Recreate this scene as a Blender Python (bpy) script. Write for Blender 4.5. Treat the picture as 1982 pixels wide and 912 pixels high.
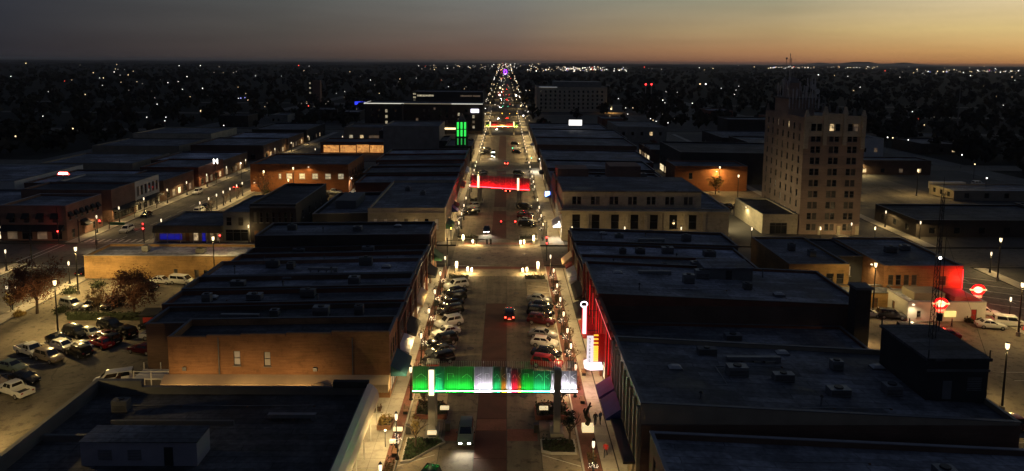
import bpy, bmesh, math, random
import numpy as np
from mathutils import Matrix, Vector
random.seed(7)
PI = math.pi
R = math.radians
sc = bpy.context.scene
for o in list(bpy.data.objects):
    bpy.data.objects.remove(o)
C = sc.collection

# ------------------------------------------------------------------ camera
F = 1380.0; CX = 991.0; YC = 280.0; HCAM = 45.0; CAMX = 0.9
PITCH = math.atan((YC - 119) / F); YAW = -13 / F; ROLL = R(0.43)
RM = Matrix.Rotation(YAW, 3, 'Z') @ Matrix.Rotation(PI / 2 - PITCH, 3, 'X') @ Matrix.Rotation(ROLL, 3, 'Z')
cam = bpy.data.cameras.new('camera'); camo = bpy.data.objects.new('camera', cam); C.objects.link(camo)
camo.matrix_world = Matrix.Translation((CAMX, 0, HCAM)) @ RM.to_4x4()
cam.sensor_width = 36; cam.lens = 36 * F / 1982; cam.shift_y = -(456 - YC) / 1982
cam.clip_start = 0.5; cam.clip_end = 90000
sc.camera = camo

def ground_at(x, y, z=0.0):          # where a line of sight of the survey photograph meets the plane z
    d = RM @ Vector(((x - CX) / F, (YC - y) / F, -1.0))
    t = (z - HCAM) / d.z
    return CAMX + t * d.x, t * d.y

# ------------------------------------------------------------------ sky at dusk
SUN_AZ = R(49)                        # glow to the right of the view
world = bpy.data.worlds.new('World'); sc.world = world; world.use_nodes = True
wt = world.node_tree
for n in list(wt.nodes): wt.nodes.remove(n)
def s2l(c):
    c = c / 255.0
    return c / 12.92 if c <= 0.04045 else ((c + 0.055) / 1.055) ** 2.4
def rgb(r, g, b): return (s2l(r), s2l(g), s2l(b), 1.0)
def wn(t, **k):
    n = wt.nodes.new(t)
    for a, v in k.items(): setattr(n, a, v)
    return n
tc = wn('ShaderNodeTexCoord')
sep = wn('ShaderNodeSeparateXYZ'); wt.links.new(tc.outputs['Generated'], sep.inputs[0])
flat = wn('ShaderNodeVectorMath', operation='MULTIPLY'); flat.inputs[1].default_value = (1, 1, 0)
wt.links.new(tc.outputs['Generated'], flat.inputs[0])
nrm = wn('ShaderNodeVectorMath', operation='NORMALIZE'); wt.links.new(flat.outputs[0], nrm.inputs[0])
dot = wn('ShaderNodeVectorMath', operation='DOT_PRODUCT'); wt.links.new(nrm.outputs[0], dot.inputs[0])
dot.inputs[1].default_value = (math.sin(SUN_AZ), math.cos(SUN_AZ), 0)
az = wn('ShaderNodeMapRange'); wt.links.new(dot.outputs['Value'], az.inputs[0])
az.inputs[1].default_value = -1; az.inputs[2].default_value = 1
ACOS = [-1, .1, .40, .66, .88, .978, 1.0]
BANDS = [
 (0.0, [(40,40,46),(43,42,47),(68,60,58),(94,75,64),(140,95,72),(180,122,75),(190,130,78)]),
 (0.9, [(42,43,49),(45,44,49),(76,67,63),(110,86,74),(172,127,87),(206,158,98),(214,166,104)]),
 (2.4, [(44,46,54),(48,49,55),(80,76,72),(114,102,92),(176,150,107),(222,193,130),(230,202,140)]),
 (5.0, [(44,48,58),(50,52,60),(82,84,83),(116,117,112),(158,155,130),(219,201,165),(226,208,170)]),
 (12., [(38,43,55),(42,47,58),(62,68,74),(80,89,96),(102,108,108),(130,134,128),(136,138,130)]),
 (30., [(38,45,61),(40,47,64),(47,56,72),(52,63,81),(58,69,86),(64,75,91),(66,76,91)]),
 (90., [(37,45,64)] * 7)]
prev = None
asin = wn('ShaderNodeMath', operation='ARCSINE'); wt.links.new(sep.outputs[2], asin.inputs[0])
for i, (el, cols) in enumerate(BANDS):
    rp = wn('ShaderNodeValToRGB'); rp.color_ramp.interpolation = 'EASE' if el > 20 else 'CARDINAL'
    rp.color_ramp.interpolation = 'LINEAR'
    e = rp.color_ramp.elements
    while len(e) > 1: e.remove(e[-1])
    for k, (c, col) in enumerate(zip(ACOS, cols)):
        p = (c + 1) / 2
        el_ = e[0] if k == 0 else e.new(p)
        el_.position = p; el_.color = rgb(*col)
    wt.links.new(az.outputs[0], rp.inputs[0])
    if prev is None: prev = rp.outputs[0]
    else:
        mr = wn('ShaderNodeMapRange'); mr.inputs[1].default_value = R(BANDS[i - 1][0]); mr.inputs[2].default_value = R(el)
        wt.links.new(asin.outputs[0], mr.inputs[0])
        mx = wn('ShaderNodeMix', data_type='RGBA'); wt.links.new(mr.outputs[0], mx.inputs[0])
        wt.links.new(prev, mx.inputs[6]); wt.links.new(rp.outputs[0], mx.inputs[7]); prev = mx.outputs[2]
cmap = wn('ShaderNodeVectorMath', operation='MULTIPLY'); cmap.inputs[1].default_value = (3, 3, 34); wt.links.new(tc.outputs['Generated'], cmap.inputs[0])
cno = wn('ShaderNodeTexNoise'); cno.inputs['Scale'].default_value = 1.6; cno.inputs['Detail'].default_value = 5; wt.links.new(cmap.outputs[0], cno.inputs['Vector'])
cmr = wn('ShaderNodeMapRange'); cmr.inputs[1].default_value = .3; cmr.inputs[2].default_value = .7; cmr.inputs[3].default_value = .93; cmr.inputs[4].default_value = 1.06; wt.links.new(cno.outputs['Fac'], cmr.inputs[0])
csc = wn('ShaderNodeVectorMath', operation='SCALE'); wt.links.new(prev, csc.inputs[0]); wt.links.new(cmr.outputs[0], csc.inputs['Scale'])   # thin uneven cirrus
bg = wn('ShaderNodeBackground'); wt.links.new(csc.outputs[0], bg.inputs[0]); bg.inputs[1].default_value = 1.0
wo = wn('ShaderNodeOutputWorld'); wt.links.new(bg.outputs[0], wo.inputs[0])

# ------------------------------------------------------------------ exposure / render
sc.view_settings.view_transform = 'Standard'; sc.view_settings.look = 'None'
sc.view_settings.exposure = 0.0; sc.view_settings.gamma = 1.0; sc.view_settings.use_curve_mapping = False
sc.render.engine = 'CYCLES'
cy = sc.cycles
cy.use_denoising = True
try: cy.denoiser = 'OPENIMAGEDENOISE'
except Exception: pass
cy.use_adaptive_sampling = True; cy.adaptive_threshold = .02; cy.adaptive_min_samples = 20
cy.use_light_tree = True; cy.max_bounces = 4; cy.diffuse_bounces = 2; cy.glossy_bounces = 2
cy.transmission_bounces = 2; cy.transparent_max_bounces = 4
cy.sample_clamp_indirect = 3.0; cy.sample_clamp_direct = 0.0
cy.caustics_reflective = False; cy.caustics_refractive = False

# ------------------------------------------------------------------ materials
MATS = {}
def M(name, col, rough=.85, var=.25, scale=.35, bump=0.0, metal=0.0, band=None, spec=None, fine=6.0, stain=0.0):
    """procedural surface: broad patches + fine grain; band = (axis scale xyz) for courses or seams"""
    if name in MATS: return MATS[name]
    m = bpy.data.materials.new(name); m.use_nodes = True; nt = m.node_tree; L = nt.links
    b = nt.nodes['Principled BSDF']; b.inputs['Roughness'].default_value = rough; b.inputs['Metallic'].default_value = metal
    if spec is not None: b.inputs['Specular IOR Level'].default_value = spec
    if var > 0:
        g = nt.nodes.new('ShaderNodeNewGeometry')
        n1 = nt.nodes.new('ShaderNodeTexNoise'); n1.inputs['Scale'].default_value = scale; n1.inputs['Detail'].default_value = 5
        n2 = nt.nodes.new('ShaderNodeTexNoise'); n2.inputs['Scale'].default_value = fine; n2.inputs['Detail'].default_value = 3
        L.new(g.outputs['Position'], n1.inputs['Vector']); L.new(g.outputs['Position'], n2.inputs['Vector'])
        ad = nt.nodes.new('ShaderNodeMath'); ad.operation = 'MULTIPLY_ADD'; ad.inputs[1].default_value = .35
        L.new(n2.outputs['Fac'], ad.inputs[0]); L.new(n1.outputs['Fac'], ad.inputs[2])
        src = ad.outputs[0]
        if band:
            mp = nt.nodes.new('ShaderNodeVectorMath'); mp.operation = 'MULTIPLY'; mp.inputs[1].default_value = band
            L.new(g.outputs['Position'], mp.inputs[0])
            n3 = nt.nodes.new('ShaderNodeTexNoise'); n3.inputs['Scale'].default_value = 1.0; n3.inputs['Detail'].default_value = 2
            L.new(mp.outputs[0], n3.inputs['Vector'])
            a2 = nt.nodes.new('ShaderNodeMath'); a2.operation = 'MULTIPLY_ADD'; a2.inputs[1].default_value = .6
            L.new(n3.outputs['Fac'], a2.inputs[0]); L.new(src, a2.inputs[2]); src = a2.outputs[0]
        mid = .675 + (.3 if band else 0)
        mr = nt.nodes.new('ShaderNodeMapRange'); mr.inputs[1].default_value = mid - .28; mr.inputs[2].default_value = mid + .28
        mr.inputs[3].default_value = 1 - var; mr.inputs[4].default_value = 1 + var
        L.new(src, mr.inputs[0])
        oi = nt.nodes.new('ShaderNodeObjectInfo')
        mo = nt.nodes.new('ShaderNodeMath'); mo.operation = 'MULTIPLY_ADD'; mo.inputs[1].default_value = .12; mo.inputs[2].default_value = .94
        L.new(oi.outputs['Random'], mo.inputs[0])
        mm = nt.nodes.new('ShaderNodeMath'); mm.operation = 'MULTIPLY'; L.new(mr.outputs[0], mm.inputs[0]); L.new(mo.outputs[0], mm.inputs[1])
        vm = nt.nodes.new('ShaderNodeVectorMath'); vm.operation = 'SCALE'; vm.inputs[0].default_value = col[:3]
        L.new(mm.outputs[0], vm.inputs['Scale']); L.new(vm.outputs[0], b.inputs['Base Color'])
        if stain > 0:                                          # oil drips, tar and tyre scuffs with outlines of their own
            n4 = nt.nodes.new('ShaderNodeTexNoise'); n4.inputs['Scale'].default_value = .9; n4.inputs['Detail'].default_value = 4; n4.inputs['Roughness'].default_value = .7
            L.new(g.outputs['Position'], n4.inputs['Vector'])
            m4 = nt.nodes.new('ShaderNodeMapRange'); m4.inputs[1].default_value = .36; m4.inputs[2].default_value = .47; m4.inputs[3].default_value = 1 - stain; m4.inputs[4].default_value = 1.0
            L.new(n4.outputs['Fac'], m4.inputs[0])
            v4 = nt.nodes.new('ShaderNodeVectorMath'); v4.operation = 'SCALE'; L.new(vm.outputs[0], v4.inputs[0]); L.new(m4.outputs[0], v4.inputs['Scale']); L.new(v4.outputs[0], b.inputs['Base Color'])
        if bump > 0:
            bp = nt.nodes.new('ShaderNodeBump'); bp.inputs['Strength'].default_value = bump; bp.inputs['Distance'].default_value = .03
            L.new(n2.outputs['Fac'], bp.inputs['Height']); L.new(bp.outputs[0], b.inputs['Normal'])
    else:
        b.inputs['Base Color'].default_value = (*col[:3], 1)
    MATS[name] = m
    return m
def EM(name, col, strength, sample=False, base=(.6, .6, .6)):
    if name in MATS: return MATS[name]
    m = bpy.data.materials.new(name); m.use_nodes = True
    b = m.node_tree.nodes['Principled BSDF']
    b.inputs['Base Color'].default_value = (*base, 1); b.inputs['Roughness'].default_value = .5
    b.inputs['Emission Color'].default_value = (*col, 1); b.inputs['Emission Strength'].default_value = strength
    m.cycles.emission_sampling = 'FRONT_BACK' if sample else 'NONE'
    MATS[name] = m
    return m
def room_light(name, col, strength, sample=False):
    """lit window: a bright room seen through glass, with blinds and furniture breaking the light up"""
    if name in MATS: return MATS[name]
    m = EM(name, col, strength, sample); nt = m.node_tree; b = nt.nodes['Principled BSDF']
    g = nt.nodes.new('ShaderNodeNewGeometry'); n = nt.nodes.new('ShaderNodeTexNoise'); n.inputs['Scale'].default_value = 1.6
    nt.links.new(g.outputs['Position'], n.inputs['Vector'])
    mr = nt.nodes.new('ShaderNodeMapRange'); mr.inputs[1].default_value = .35; mr.inputs[2].default_value = .68
    mr.inputs[3].default_value = strength * .25; mr.inputs[4].default_value = strength * 1.5
    nt.links.new(n.outputs['Fac'], mr.inputs[0]); nt.links.new(mr.outputs[0], b.inputs['Emission Strength'])
    b.inputs['Roughness'].default_value = .15
    return m

# paving and ground
M('earth', (.055, .052, .042), 1, .25, .012, fine=.15, spec=.05)
M('asphalt', (.125, .115, .098), .88, .35, .12, .3, band=(1.1, .05, 1), stain=.5)
M('asphalt_cross', (.15, .128, .095), .88, .35, .12, .3, band=(.05, 1.1, 1), stain=.5)
M('block_ground', (.075, .068, .058), .92, .4, .1, .2)
M('lot', (.155, .132, .098), .9, .6, .09, .3, band=(.3, .05, 1), stain=.5)
M('lot_dark', (.085, .08, .07), .9, .4, .1, .3, stain=.5)
M('road_slab', (.128, .106, .078), .85, .42, .25, .2, band=(1.3, .06, 1), stain=.5)
M('park_slab', (.27, .222, .155), .88, .34, .3, .2, band=(.2, .2, 1), stain=.5)
M('joint', (.05, .045, .04), .95, .2)
M('brick_paver', (.17, .065, .045), .9, .3, .5, .3, band=(4, 4, 1))
M('brick_dark', (.072, .024, .02), .9, .3, .4, .3, band=(4, 4, 1))
M('sidewalk', (.40, .37, .31), .88, .16, .4, .15, stain=.22)
M('kerb', (.36, .34, .30), .9, .2, .5)
M('paint', (.62, .6, .52), .8, .25, 1.5)
M('grass', (.035, .062, .02), .95, .35, .8, fine=9)
M('grass_blade', (.03, .055, .018), .9, .35, .8)
M('soil', (.05, .035, .025), .95, .3, 1)
# roofs
M('coping', (.13, .13, .135), .6, .25, .5)
M('coping_pale', (.26, .255, .27), .6, .2, .5)
def roof_skin(name, col, wet, seed):
    """rolled membrane: overlapping strips, patches, ponding stains and grit"""
    m = bpy.data.materials.new(name); m.use_nodes = True; nt = m.node_tree; L = nt.links; b = nt.nodes['Principled BSDF']
    b.inputs['Roughness'].default_value = .8; b.inputs['Specular IOR Level'].default_value = .22
    g = nt.nodes.new('ShaderNodeNewGeometry'); sx = nt.nodes.new('ShaderNodeSeparateXYZ'); L.new(g.outputs['Position'], sx.inputs[0])
    cb = nt.nodes.new('ShaderNodeCombineXYZ'); L.new(sx.outputs[0], cb.inputs[0]); L.new(sx.outputs[1], cb.inputs[1]); cb.inputs[2].default_value = 0
    wb = nt.nodes.new('ShaderNodeTexNoise'); wb.inputs['Scale'].default_value = .5; L.new(cb.outputs[0], wb.inputs['Vector'])
    wv = nt.nodes.new('ShaderNodeVectorMath'); wv.operation = 'MULTIPLY_ADD'; L.new(wb.outputs['Color'], wv.inputs[0]); wv.inputs[1].default_value = (.5, .25, 0); L.new(cb.outputs[0], wv.inputs[2])
    bt = nt.nodes.new('ShaderNodeTexBrick'); bt.inputs['Scale'].default_value = 1.0; bt.inputs['Brick Width'].default_value = 9.0; bt.inputs['Row Height'].default_value = 1.15; bt.inputs['Mortar Size'].default_value = .05; bt.offset = .37 + .05 * seed; bt.inputs['Bias'].default_value = -.1
    bt.inputs['Color1'].default_value = (.72, .72, .72, 1); bt.inputs['Color2'].default_value = (1.25, 1.25, 1.25, 1); bt.inputs['Mortar'].default_value = (.5, .5, .5, 1); L.new(wv.outputs[0], bt.inputs['Vector'])
    n1 = nt.nodes.new('ShaderNodeTexNoise'); n1.inputs['Scale'].default_value = .11; n1.inputs['Detail'].default_value = 6; n1.inputs['Roughness'].default_value = .65; L.new(g.outputs['Position'], n1.inputs['Vector'])
    r1 = nt.nodes.new('ShaderNodeMapRange'); r1.inputs[1].default_value = .38; r1.inputs[2].default_value = .62; r1.inputs[3].default_value = .45; r1.inputs[4].default_value = 1.45; L.new(n1.outputs['Fac'], r1.inputs[0])
    n2 = nt.nodes.new('ShaderNodeTexNoise'); n2.inputs['Scale'].default_value = 1.7; n2.inputs['Detail'].default_value = 5; L.new(g.outputs['Position'], n2.inputs['Vector'])
    r2 = nt.nodes.new('ShaderNodeMapRange'); r2.inputs[1].default_value = .3; r2.inputs[2].default_value = .7; r2.inputs[3].default_value = .7; r2.inputs[4].default_value = 1.3; L.new(n2.outputs['Fac'], r2.inputs[0])
    mu = nt.nodes.new('ShaderNodeMath'); mu.operation = 'MULTIPLY'; L.new(r1.outputs[0], mu.inputs[0]); L.new(r2.outputs[0], mu.inputs[1])
    v1 = nt.nodes.new('ShaderNodeVectorMath'); v1.operation = 'SCALE'; L.new(bt.outputs['Color'], v1.inputs[0]); L.new(mu.outputs[0], v1.inputs['Scale'])
    v2 = nt.nodes.new('ShaderNodeVectorMath'); v2.operation = 'MULTIPLY'; L.new(v1.outputs[0], v2.inputs[0]); v2.inputs[1].default_value = col; L.new(v2.outputs[0], b.inputs['Base Color'])
    r3 = nt.nodes.new('ShaderNodeMapRange'); r3.inputs[1].default_value = .36; r3.inputs[2].default_value = .46; r3.inputs[3].default_value = wet; r3.inputs[4].default_value = .85; L.new(n1.outputs['Fac'], r3.inputs[0]); L.new(r3.outputs[0], b.inputs['Roughness'])
    MATS[name] = m
for i_, (nm_, c_, w_) in enumerate([('roof_dark', (.16, .163, .175), .5), ('roof_mid', (.22, .225, .25), .5), ('roof_light', (.37, .38, .44), .55), ('roof_black', (.085, .085, .09), .6)]): roof_skin(nm_, c_, w_, i_)
# walls
M('tan_brick', (.36, .185, .085), .92, .36, .3, .3, band=(.5, .5, 7), stain=.22)
M('gold_brick', (.33, .20, .08), .92, .38, .3, .3, band=(.5, .5, 7), stain=.22)
M('red_brick', (.20, .075, .045), .92, .28, .3, .3, band=(.5, .5, 7))
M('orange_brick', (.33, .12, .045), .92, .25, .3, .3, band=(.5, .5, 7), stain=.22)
M('brown_brick', (.14, .085, .06), .92, .28, .3, .3, band=(.5, .5, 7))
M('dark_brick', (.05, .042, .036), .92, .3, .3, .3, band=(.5, .5, 7))
M('pink_brick', (.26, .15, .105), .92, .25, .3, .3, band=(.5, .5, 7))
M('cream_stone', (.52, .45, .32), .88, .2, .35, .15, band=(.3, .3, 3), stain=.22)
M('grey_stone', (.20, .175, .15), .9, .22, .35, .15, band=(.3, .3, 3))
M('tower_brick', (.31, .225, .175), .92, .25, .3, .2, band=(.4, .4, 6))
M('white_paint', (.62, .6, .55), .8, .15, .4)
M('grey_paint', (.14, .14, .135), .85, .2, .4)
M('dark_wall', (.04, .04, .04), .9, .3, .3)
M('stucco', (.30, .25, .18), .9, .2, .4)
M('concrete', (.27, .255, .22), .9, .22, .4, .2)
M('mullion', (.12, .11, .1), .5, .1)
M('sill', (.30, .27, .22), .8, .2)
M('glass', (.015, .017, .02), .08, 0, spec=.8)
M('glass_blind', (.13, .12, .10), .35, .5, 2.0)
M('glass_curtain', (.06, .055, .05), .3, .5, 1.2)
M('glass_far', (.02, .02, .022), .25, 0)
M('metal_pale', (.45, .44, .42), .45, .12, 1)
M('metal_dark', (.03, .03, .032), .5, .15, 1)
M('black_iron', (.012, .012, .012), .45, .1, 1)
M('galv', (.22, .225, .23), .45, .2, 1, metal=.4)
M('antenna_pale', (.5, .48, .46), .6, .2, 1)
M('awning_tan', (.62, .48, .30), .6, .08, .8)
M('awning_green', (.03, .10, .05), .8, .2, 1)
M('awning_teal', (.02, .10, .12), .8, .2, 1)
M('awning_black', (.02, .02, .02), .8, .2, 1)
M('awning_blue', (.03, .05, .22), .7, .2, 1)
M('awning_red', (.30, .04, .03), .8, .2, 1)
M('awning_white', (.6, .6, .62), .7, .1, 1)
M('red_paint', (.40, .03, .025), .6, .15, 1)
M('wood', (.20, .10, .05), .8, .3, 2, band=(.5, .5, 6))
M('bark', (.07, .05, .038), .95, .3, 2)
M('leaf_rust', (.13, .05, .025), .85, .45, .6, fine=3)
M('leaf_brown', (.11, .065, .03), .85, .4, .6, fine=3)
M('leaf_green', (.026, .036, .014), .85, .4, .7, fine=3)
M('leaf_gold', (.28, .19, .05), .85, .35, .7, fine=3)
M('wood_far', (.06, .055, .044), 1, .25, .02, fine=.3, spec=0)
M('hill', (.06, .045, .038), .95, .2, .001, fine=.01)
M('bronze', (.03, .024, .018), .45, .3, 2, metal=.6)
M('tyre', (.012, .012, .012), .9, .1, 2)
M('rim', (.35, .35, .36), .35, .05, 2, metal=.7)
M('car_glass', (.01, .012, .014), .06, 0, spec=.9)
M('chrome_lens', (.55, .55, .55), .2, 0)
M('tail_lens', (.25, .01, .01), .3, 0)
M('trim', (.02, .02, .02), .6, 0)
CARC = dict(white=(.60, .60, .58), silver=(.22, .225, .23), grey=(.06, .062, .066), black=(.006, .006, .007), red=(.20, .012, .012),
            maroon=(.06, .008, .01), blue=(.012, .025, .07), tan=(.26, .21, .15), green=(.13, .17, .15), charcoal=(.013, .014, .015))
for k, v in CARC.items():
    m = M('car_' + k, v, .22, .06, 3, spec=.25); m.node_tree.nodes['Principled BSDF'].inputs['Coat Weight'].default_value = .12
M('skin', (.42, .25, .17), .7, .1, 5); M('hair', (.03, .02, .015), .7, .1, 5)
M('cloth_red', (.45, .03, .03), .9, .15, 5); M('cloth_dark', (.03, .03, .04), .9, .15, 5); M('cloth_blue', (.05, .07, .14), .9, .15, 5)
M('cloth_pale', (.5, .5, .5), .9, .1, 5)
# lights
WARM = (1.0, .69, .28); AMBER = (1.0, .62, .24); COOL = (1.0, .93, .80)
EM('lamp_warm', (1.0, .80, .52), 1.8); EM('lamp_amber', (1.0, .78, .42), 2.6); EM('lamp_white', (1, .95, .86), 9)
EM('lamp_slit', (1.0, .82, .45), 2.2); EM('bulb', (1.0, .86, .66), 1.6)
EM('head_on', (1, .95, .85), 90); EM('head_far', (1, .95, .85), 260); EM('tail_far', (1, .04, .02), 60); EM('tail_on', (1, .04, .02), 12)
EM('sig_red', (1, .02, .02), 14); EM('sig_green', (.03, 1, .5), 12); EM('sig_amber', (1, .5, .05), 20); M('lens_off', (.02, .02, .02), .4, 0)
EM('neon_red', (1, .004, .008), .8, True, (.1, .02, .02)); EM('neon_pink', (1, .35, .45), 16, True); EM('neon_yellow', (1, .55, .02), 1.3)
EM('sign_white', (1, .93, .97), .85, True, (.15, .15, .15)); EM('led_green', (.02, 1, .06), 26, True)
EM('blue_led', (.03, .035, 1), .2, True, (.05, .05, .1)); EM('cornice_led', (1, .97, .80), .8)
EM('sign_blue', (.2, .35, 1), 6); EM('ring_white', (1, .8, .9), 5)
room_light('room_warm', (1, .70, .34), .7); room_light('room_dim', (1, .62, .30), .08); room_light('room_orange', (1, .42, .10), .75, True)
room_light('room_white', (1, .84, .52), .38); room_light('shop_warm', (1, .72, .38), .45); room_light('shop_bright', (1, .80, .46), 1.3, True)

# ------------------------------------------------------------------ mesh helpers
class MB:
    def __init__(s): s.v = []; s.f = []; s.m = []
    def add(s, vs, fs, mi=0):
        b = len(s.v); s.v += [tuple(p) for p in vs]
        for f in fs: s.f.append([i + b for i in f]); s.m.append(mi)
        return s
    def box(s, x0, x1, y0, y1, z0, z1, mi=0):
        return s.add([(x0,y0,z0),(x1,y0,z0),(x1,y1,z0),(x0,y1,z0),(x0,y0,z1),(x1,y0,z1),(x1,y1,z1),(x0,y1,z1)],
                     [(0,3,2,1),(4,5,6,7),(0,1,5,4),(1,2,6,5),(2,3,7,6),(3,0,4,7)], mi)
    def hexa(s, b, t, mi=0):          # bottom loop, top loop (ccw seen from above)
        n = len(b); fs = [tuple(range(n - 1, -1, -1)), tuple(range(n, 2 * n))]
        fs += [(i, (i + 1) % n, n + (i + 1) % n, n + i) for i in range(n)]
        return s.add(list(b) + list(t), fs, mi)
    def prism(s, pts, z0, z1, mi=0):
        return s.hexa([(x, y, z0) for x, y in pts], [(x, y, z1) for x, y in pts], mi)
    def quad(s, a, b, c, d, mi=0): return s.add([a, b, c, d], [(0, 1, 2, 3)], mi)
    def cyl(s, x, y, z0, z1, r0, r1=None, n=12, mi=0):
        r1 = r0 if r1 is None else r1
        cs = [(math.cos(2 * PI * i / n), math.sin(2 * PI * i / n)) for i in range(n)]
        return s.hexa([(x + r0 * a, y + r0 * b, z0) for a, b in cs], [(x + r1 * a, y + r1 * b, z1) for a, b in cs], mi)
    def lathe(s, x, y, prof, n=10, mi=0):
        for (r0, z0), (r1, z1) in zip(prof, prof[1:]): s.cyl(x, y, z0, z1, r0, r1, n, mi)
        return s
    def tube(s, p, q, r0, r1=None, n=6, mi=0):
        r1 = r0 if r1 is None else r1
        p = Vector(p); q = Vector(q); d = (q - p)
        if d.length < 1e-6: return s
        d.normalize(); a = d.orthogonal().normalized(); b = d.cross(a)
        cs = [(math.cos(2 * PI * i / n), math.sin(2 * PI * i / n)) for i in range(n)]
        return s.hexa([p + a * (r0 * u) + b * (r0 * w) for u, w in cs], [q + a * (r1 * u) + b * (r1 * w) for u, w in cs], mi)
    def ball(s, x, y, z, r, rz=None, n=8, k=5, mi=0):
        rz = rz or r; vs = [(x, y, z - rz)]; fs = []
        for j in range(1, k):
            t = -PI / 2 + PI * j / k
            for i in range(n): vs.append((x + r * math.cos(t) * math.cos(2*PI*i/n), y + r * math.cos(t) * math.sin(2*PI*i/n), z + rz * math.sin(t)))
        vs.append((x, y, z + rz)); T = len(vs) - 1
        for i in range(n):
            i2 = (i + 1) % n; fs.append((0, 1 + i2, 1 + i)); fs.append((T, T - n + i, T - n + i2))
            for j in range(k - 2): a = 1 + j * n; fs.append((a + i, a + i2, a + n + i2, a + n + i))
        return s.add(vs, fs, mi)
    def mesh(s, name, mats, smooth=False):
        me = bpy.data.meshes.new(name); me.from_pydata(s.v, [], s.f)
        for m in (mats if isinstance(mats, (list, tuple)) else [mats]):
            me.materials.append(MATS[m] if isinstance(m, str) else m)
        if any(s.m): me.polygons.foreach_set('material_index', s.m)
        if smooth:
            me.polygons.foreach_set('use_smooth', [True] * len(s.f))
            try: me.set_sharp_from_angle(angle=R(38))
            except Exception: pass
        me.update(); return me
def link(name, data, parent=None, loc=None, rz=0.0):
    o = bpy.data.objects.new(name, data); C.objects.link(o)
    if parent is not None:
        o.parent = parent
        if loc is None:                    # mesh given in world metres: undo the parent's own place
            p = parent; off = Vector((0, 0, 0))
            while p is not None: off = off + p.location; p = p.parent
            o.location = -off
        else: o.location = loc
    elif loc is not None: o.location = loc
    if rz: o.rotation_euler = (0, 0, rz)
    return o
def obj(name, mb, mats, parent=None, loc=None, rz=0.0, smooth=False):
    return link(name, mb.mesh(name, mats, smooth), parent, loc, rz)
def tag(o, label, cat=None, group=None):
    o['label'] = label
    if cat: o['category'] = cat
    if group: o['group'] = group
    return o
def thing(name, label, cat, loc=(0, 0, 0), rz=0.0, group=None):
    o = bpy.data.objects.new(name, None); C.objects.link(o); o.location = loc; o.rotation_euler = (0, 0, rz)
    o.empty_display_size = .3
    return tag(o, label, cat, group)
def struct(name, mb, mats, kind='structure'):
    o = obj(name, mb, mats); o['kind'] = kind; return o
KIDS = {}
def kids(o):
    return [c for c in o.children]
def copy_tree(src, parent=None):
    c = src.copy(); C.objects.link(c); c.parent = parent
    for ch in KIDS.get(src.name) or src.children: copy_tree(ch, c)
    return c
ORD = ['first','second','third','fourth','fifth','sixth','seventh','eighth','ninth','tenth','eleventh','twelfth','thirteenth','fourteenth',
       'fifteenth','sixteenth','seventeenth','eighteenth','nineteenth','twentieth','twenty-first','twenty-second','twenty-third','twenty-fourth',
       'twenty-fifth','twenty-sixth','twenty-seventh','twenty-eighth','twenty-ninth','thirtieth','thirty-first','thirty-second','thirty-third',
       'thirty-fourth','thirty-fifth','thirty-sixth','thirty-seventh','thirty-eighth','thirty-ninth','fortieth']

# ================================================================== the ground, streets and pavements
mb = MB(); S = 26500
mb.quad((-S, -300, -.25), (S, -300, -.25), (S, 24000, -.25), (-S, 24000, -.25)); struct('ground', mb, 'earth')
mb = MB()                                                    # low hills on the sunset horizon
def ridge(mb, x0, x1, y, hs, depth):
    n = len(hs); vs = []
    for i, h in enumerate(hs):
        x = x0 + (x1 - x0) * i / (n - 1); vs += [(x, y, -.3), (x, y + depth * .4, h), (x, y + depth, -.3)]
    fs = []
    for i in range(n - 1):
        a = 3 * i; fs += [(a, a + 3, a + 4, a + 1), (a + 1, a + 4, a + 5, a + 2)]
    mb.add(vs, fs)
rg = random.Random(3)
def bumps(n, base, peaks):
    out = []
    for i in range(n):
        t = i / (n - 1); h = base * math.sin(PI * t) ** .6
        for c, w, a in peaks: h += a * math.exp(-((t - c) / w) ** 2)
        out.append(max(-.3, h + rg.uniform(-3, 3)))
    return out
ridge(mb, 10200, 15800, 24500, bumps(60, 45, [(.18, .05, 55), (.42, .10, 80), (.50, .03, 30), (.72, .09, 70)]), 2500)
struct('hills', mb, 'hill')
AV = (-11.1, 9.7)
CROSS = [(8, 24), (154.5, 170.5), (300, 316), (447, 463), (594, 610), (741, 757)]
BLK = [(25, 153.5), (171.5, 299), (317, 446), (464, 593), (611, 740)]
mb = MB(); mb.quad((AV[0], 146, 0), (AV[1], 146, 0), (AV[1], 2600, 0), (AV[0], 2600, 0)); mb.quad((AV[0], -30, -.04), (AV[1], -30, -.04), (AV[1], 146, -.04), (AV[0], 146, -.04), 1)
avenue = struct('avenue', mb, ['road_slab', 'joint'])
mb = MB()
for x0, x1 in ((-103.5, -87.5), (91, 105), (-206, -192), (194, 208)): mb.quad((x0, -30, -.004), (x1, -30, -.004), (x1, 1500, -.004), (x0, 1500, -.004))
struct('side_street', mb, 'asphalt')
mb = MB()
for y0, y1 in CROSS:
    for x0, x1 in ((-700, -11.1), (-11.1, 9.7), (9.7, 700)):
        if y1 < 30 and abs(x0) < 12: continue
        mb.quad((x0, y0, .005), (x1, y0, .005), (x1, y1, .005), (x0, y1, .005))
struct('cross_street', mb, 'asphalt_cross')
mb = MB(); mb.quad((-11.1, 154.5, .008), (9.7, 154.5, .008), (9.7, 170.5, .008), (-11.1, 170.5, .008)); mb.quad((-11.1, 146, .0065), (9.7, 146, .0065), (9.7, 154.4, .0065), (-11.1, 154.4, .0065)); struct('crossing', mb, 'park_slab')
mb = MB(); rk = .12
for y0, y1 in BLK:
    for x0, x1 in ((-87.5, -11.1), (-192, -103.5), (9.7, 91), (105, 194)):
        mb.box(x0, x1, y0, y1, -.2, rk)
struct('pavement', mb, 'block_ground')
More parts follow.
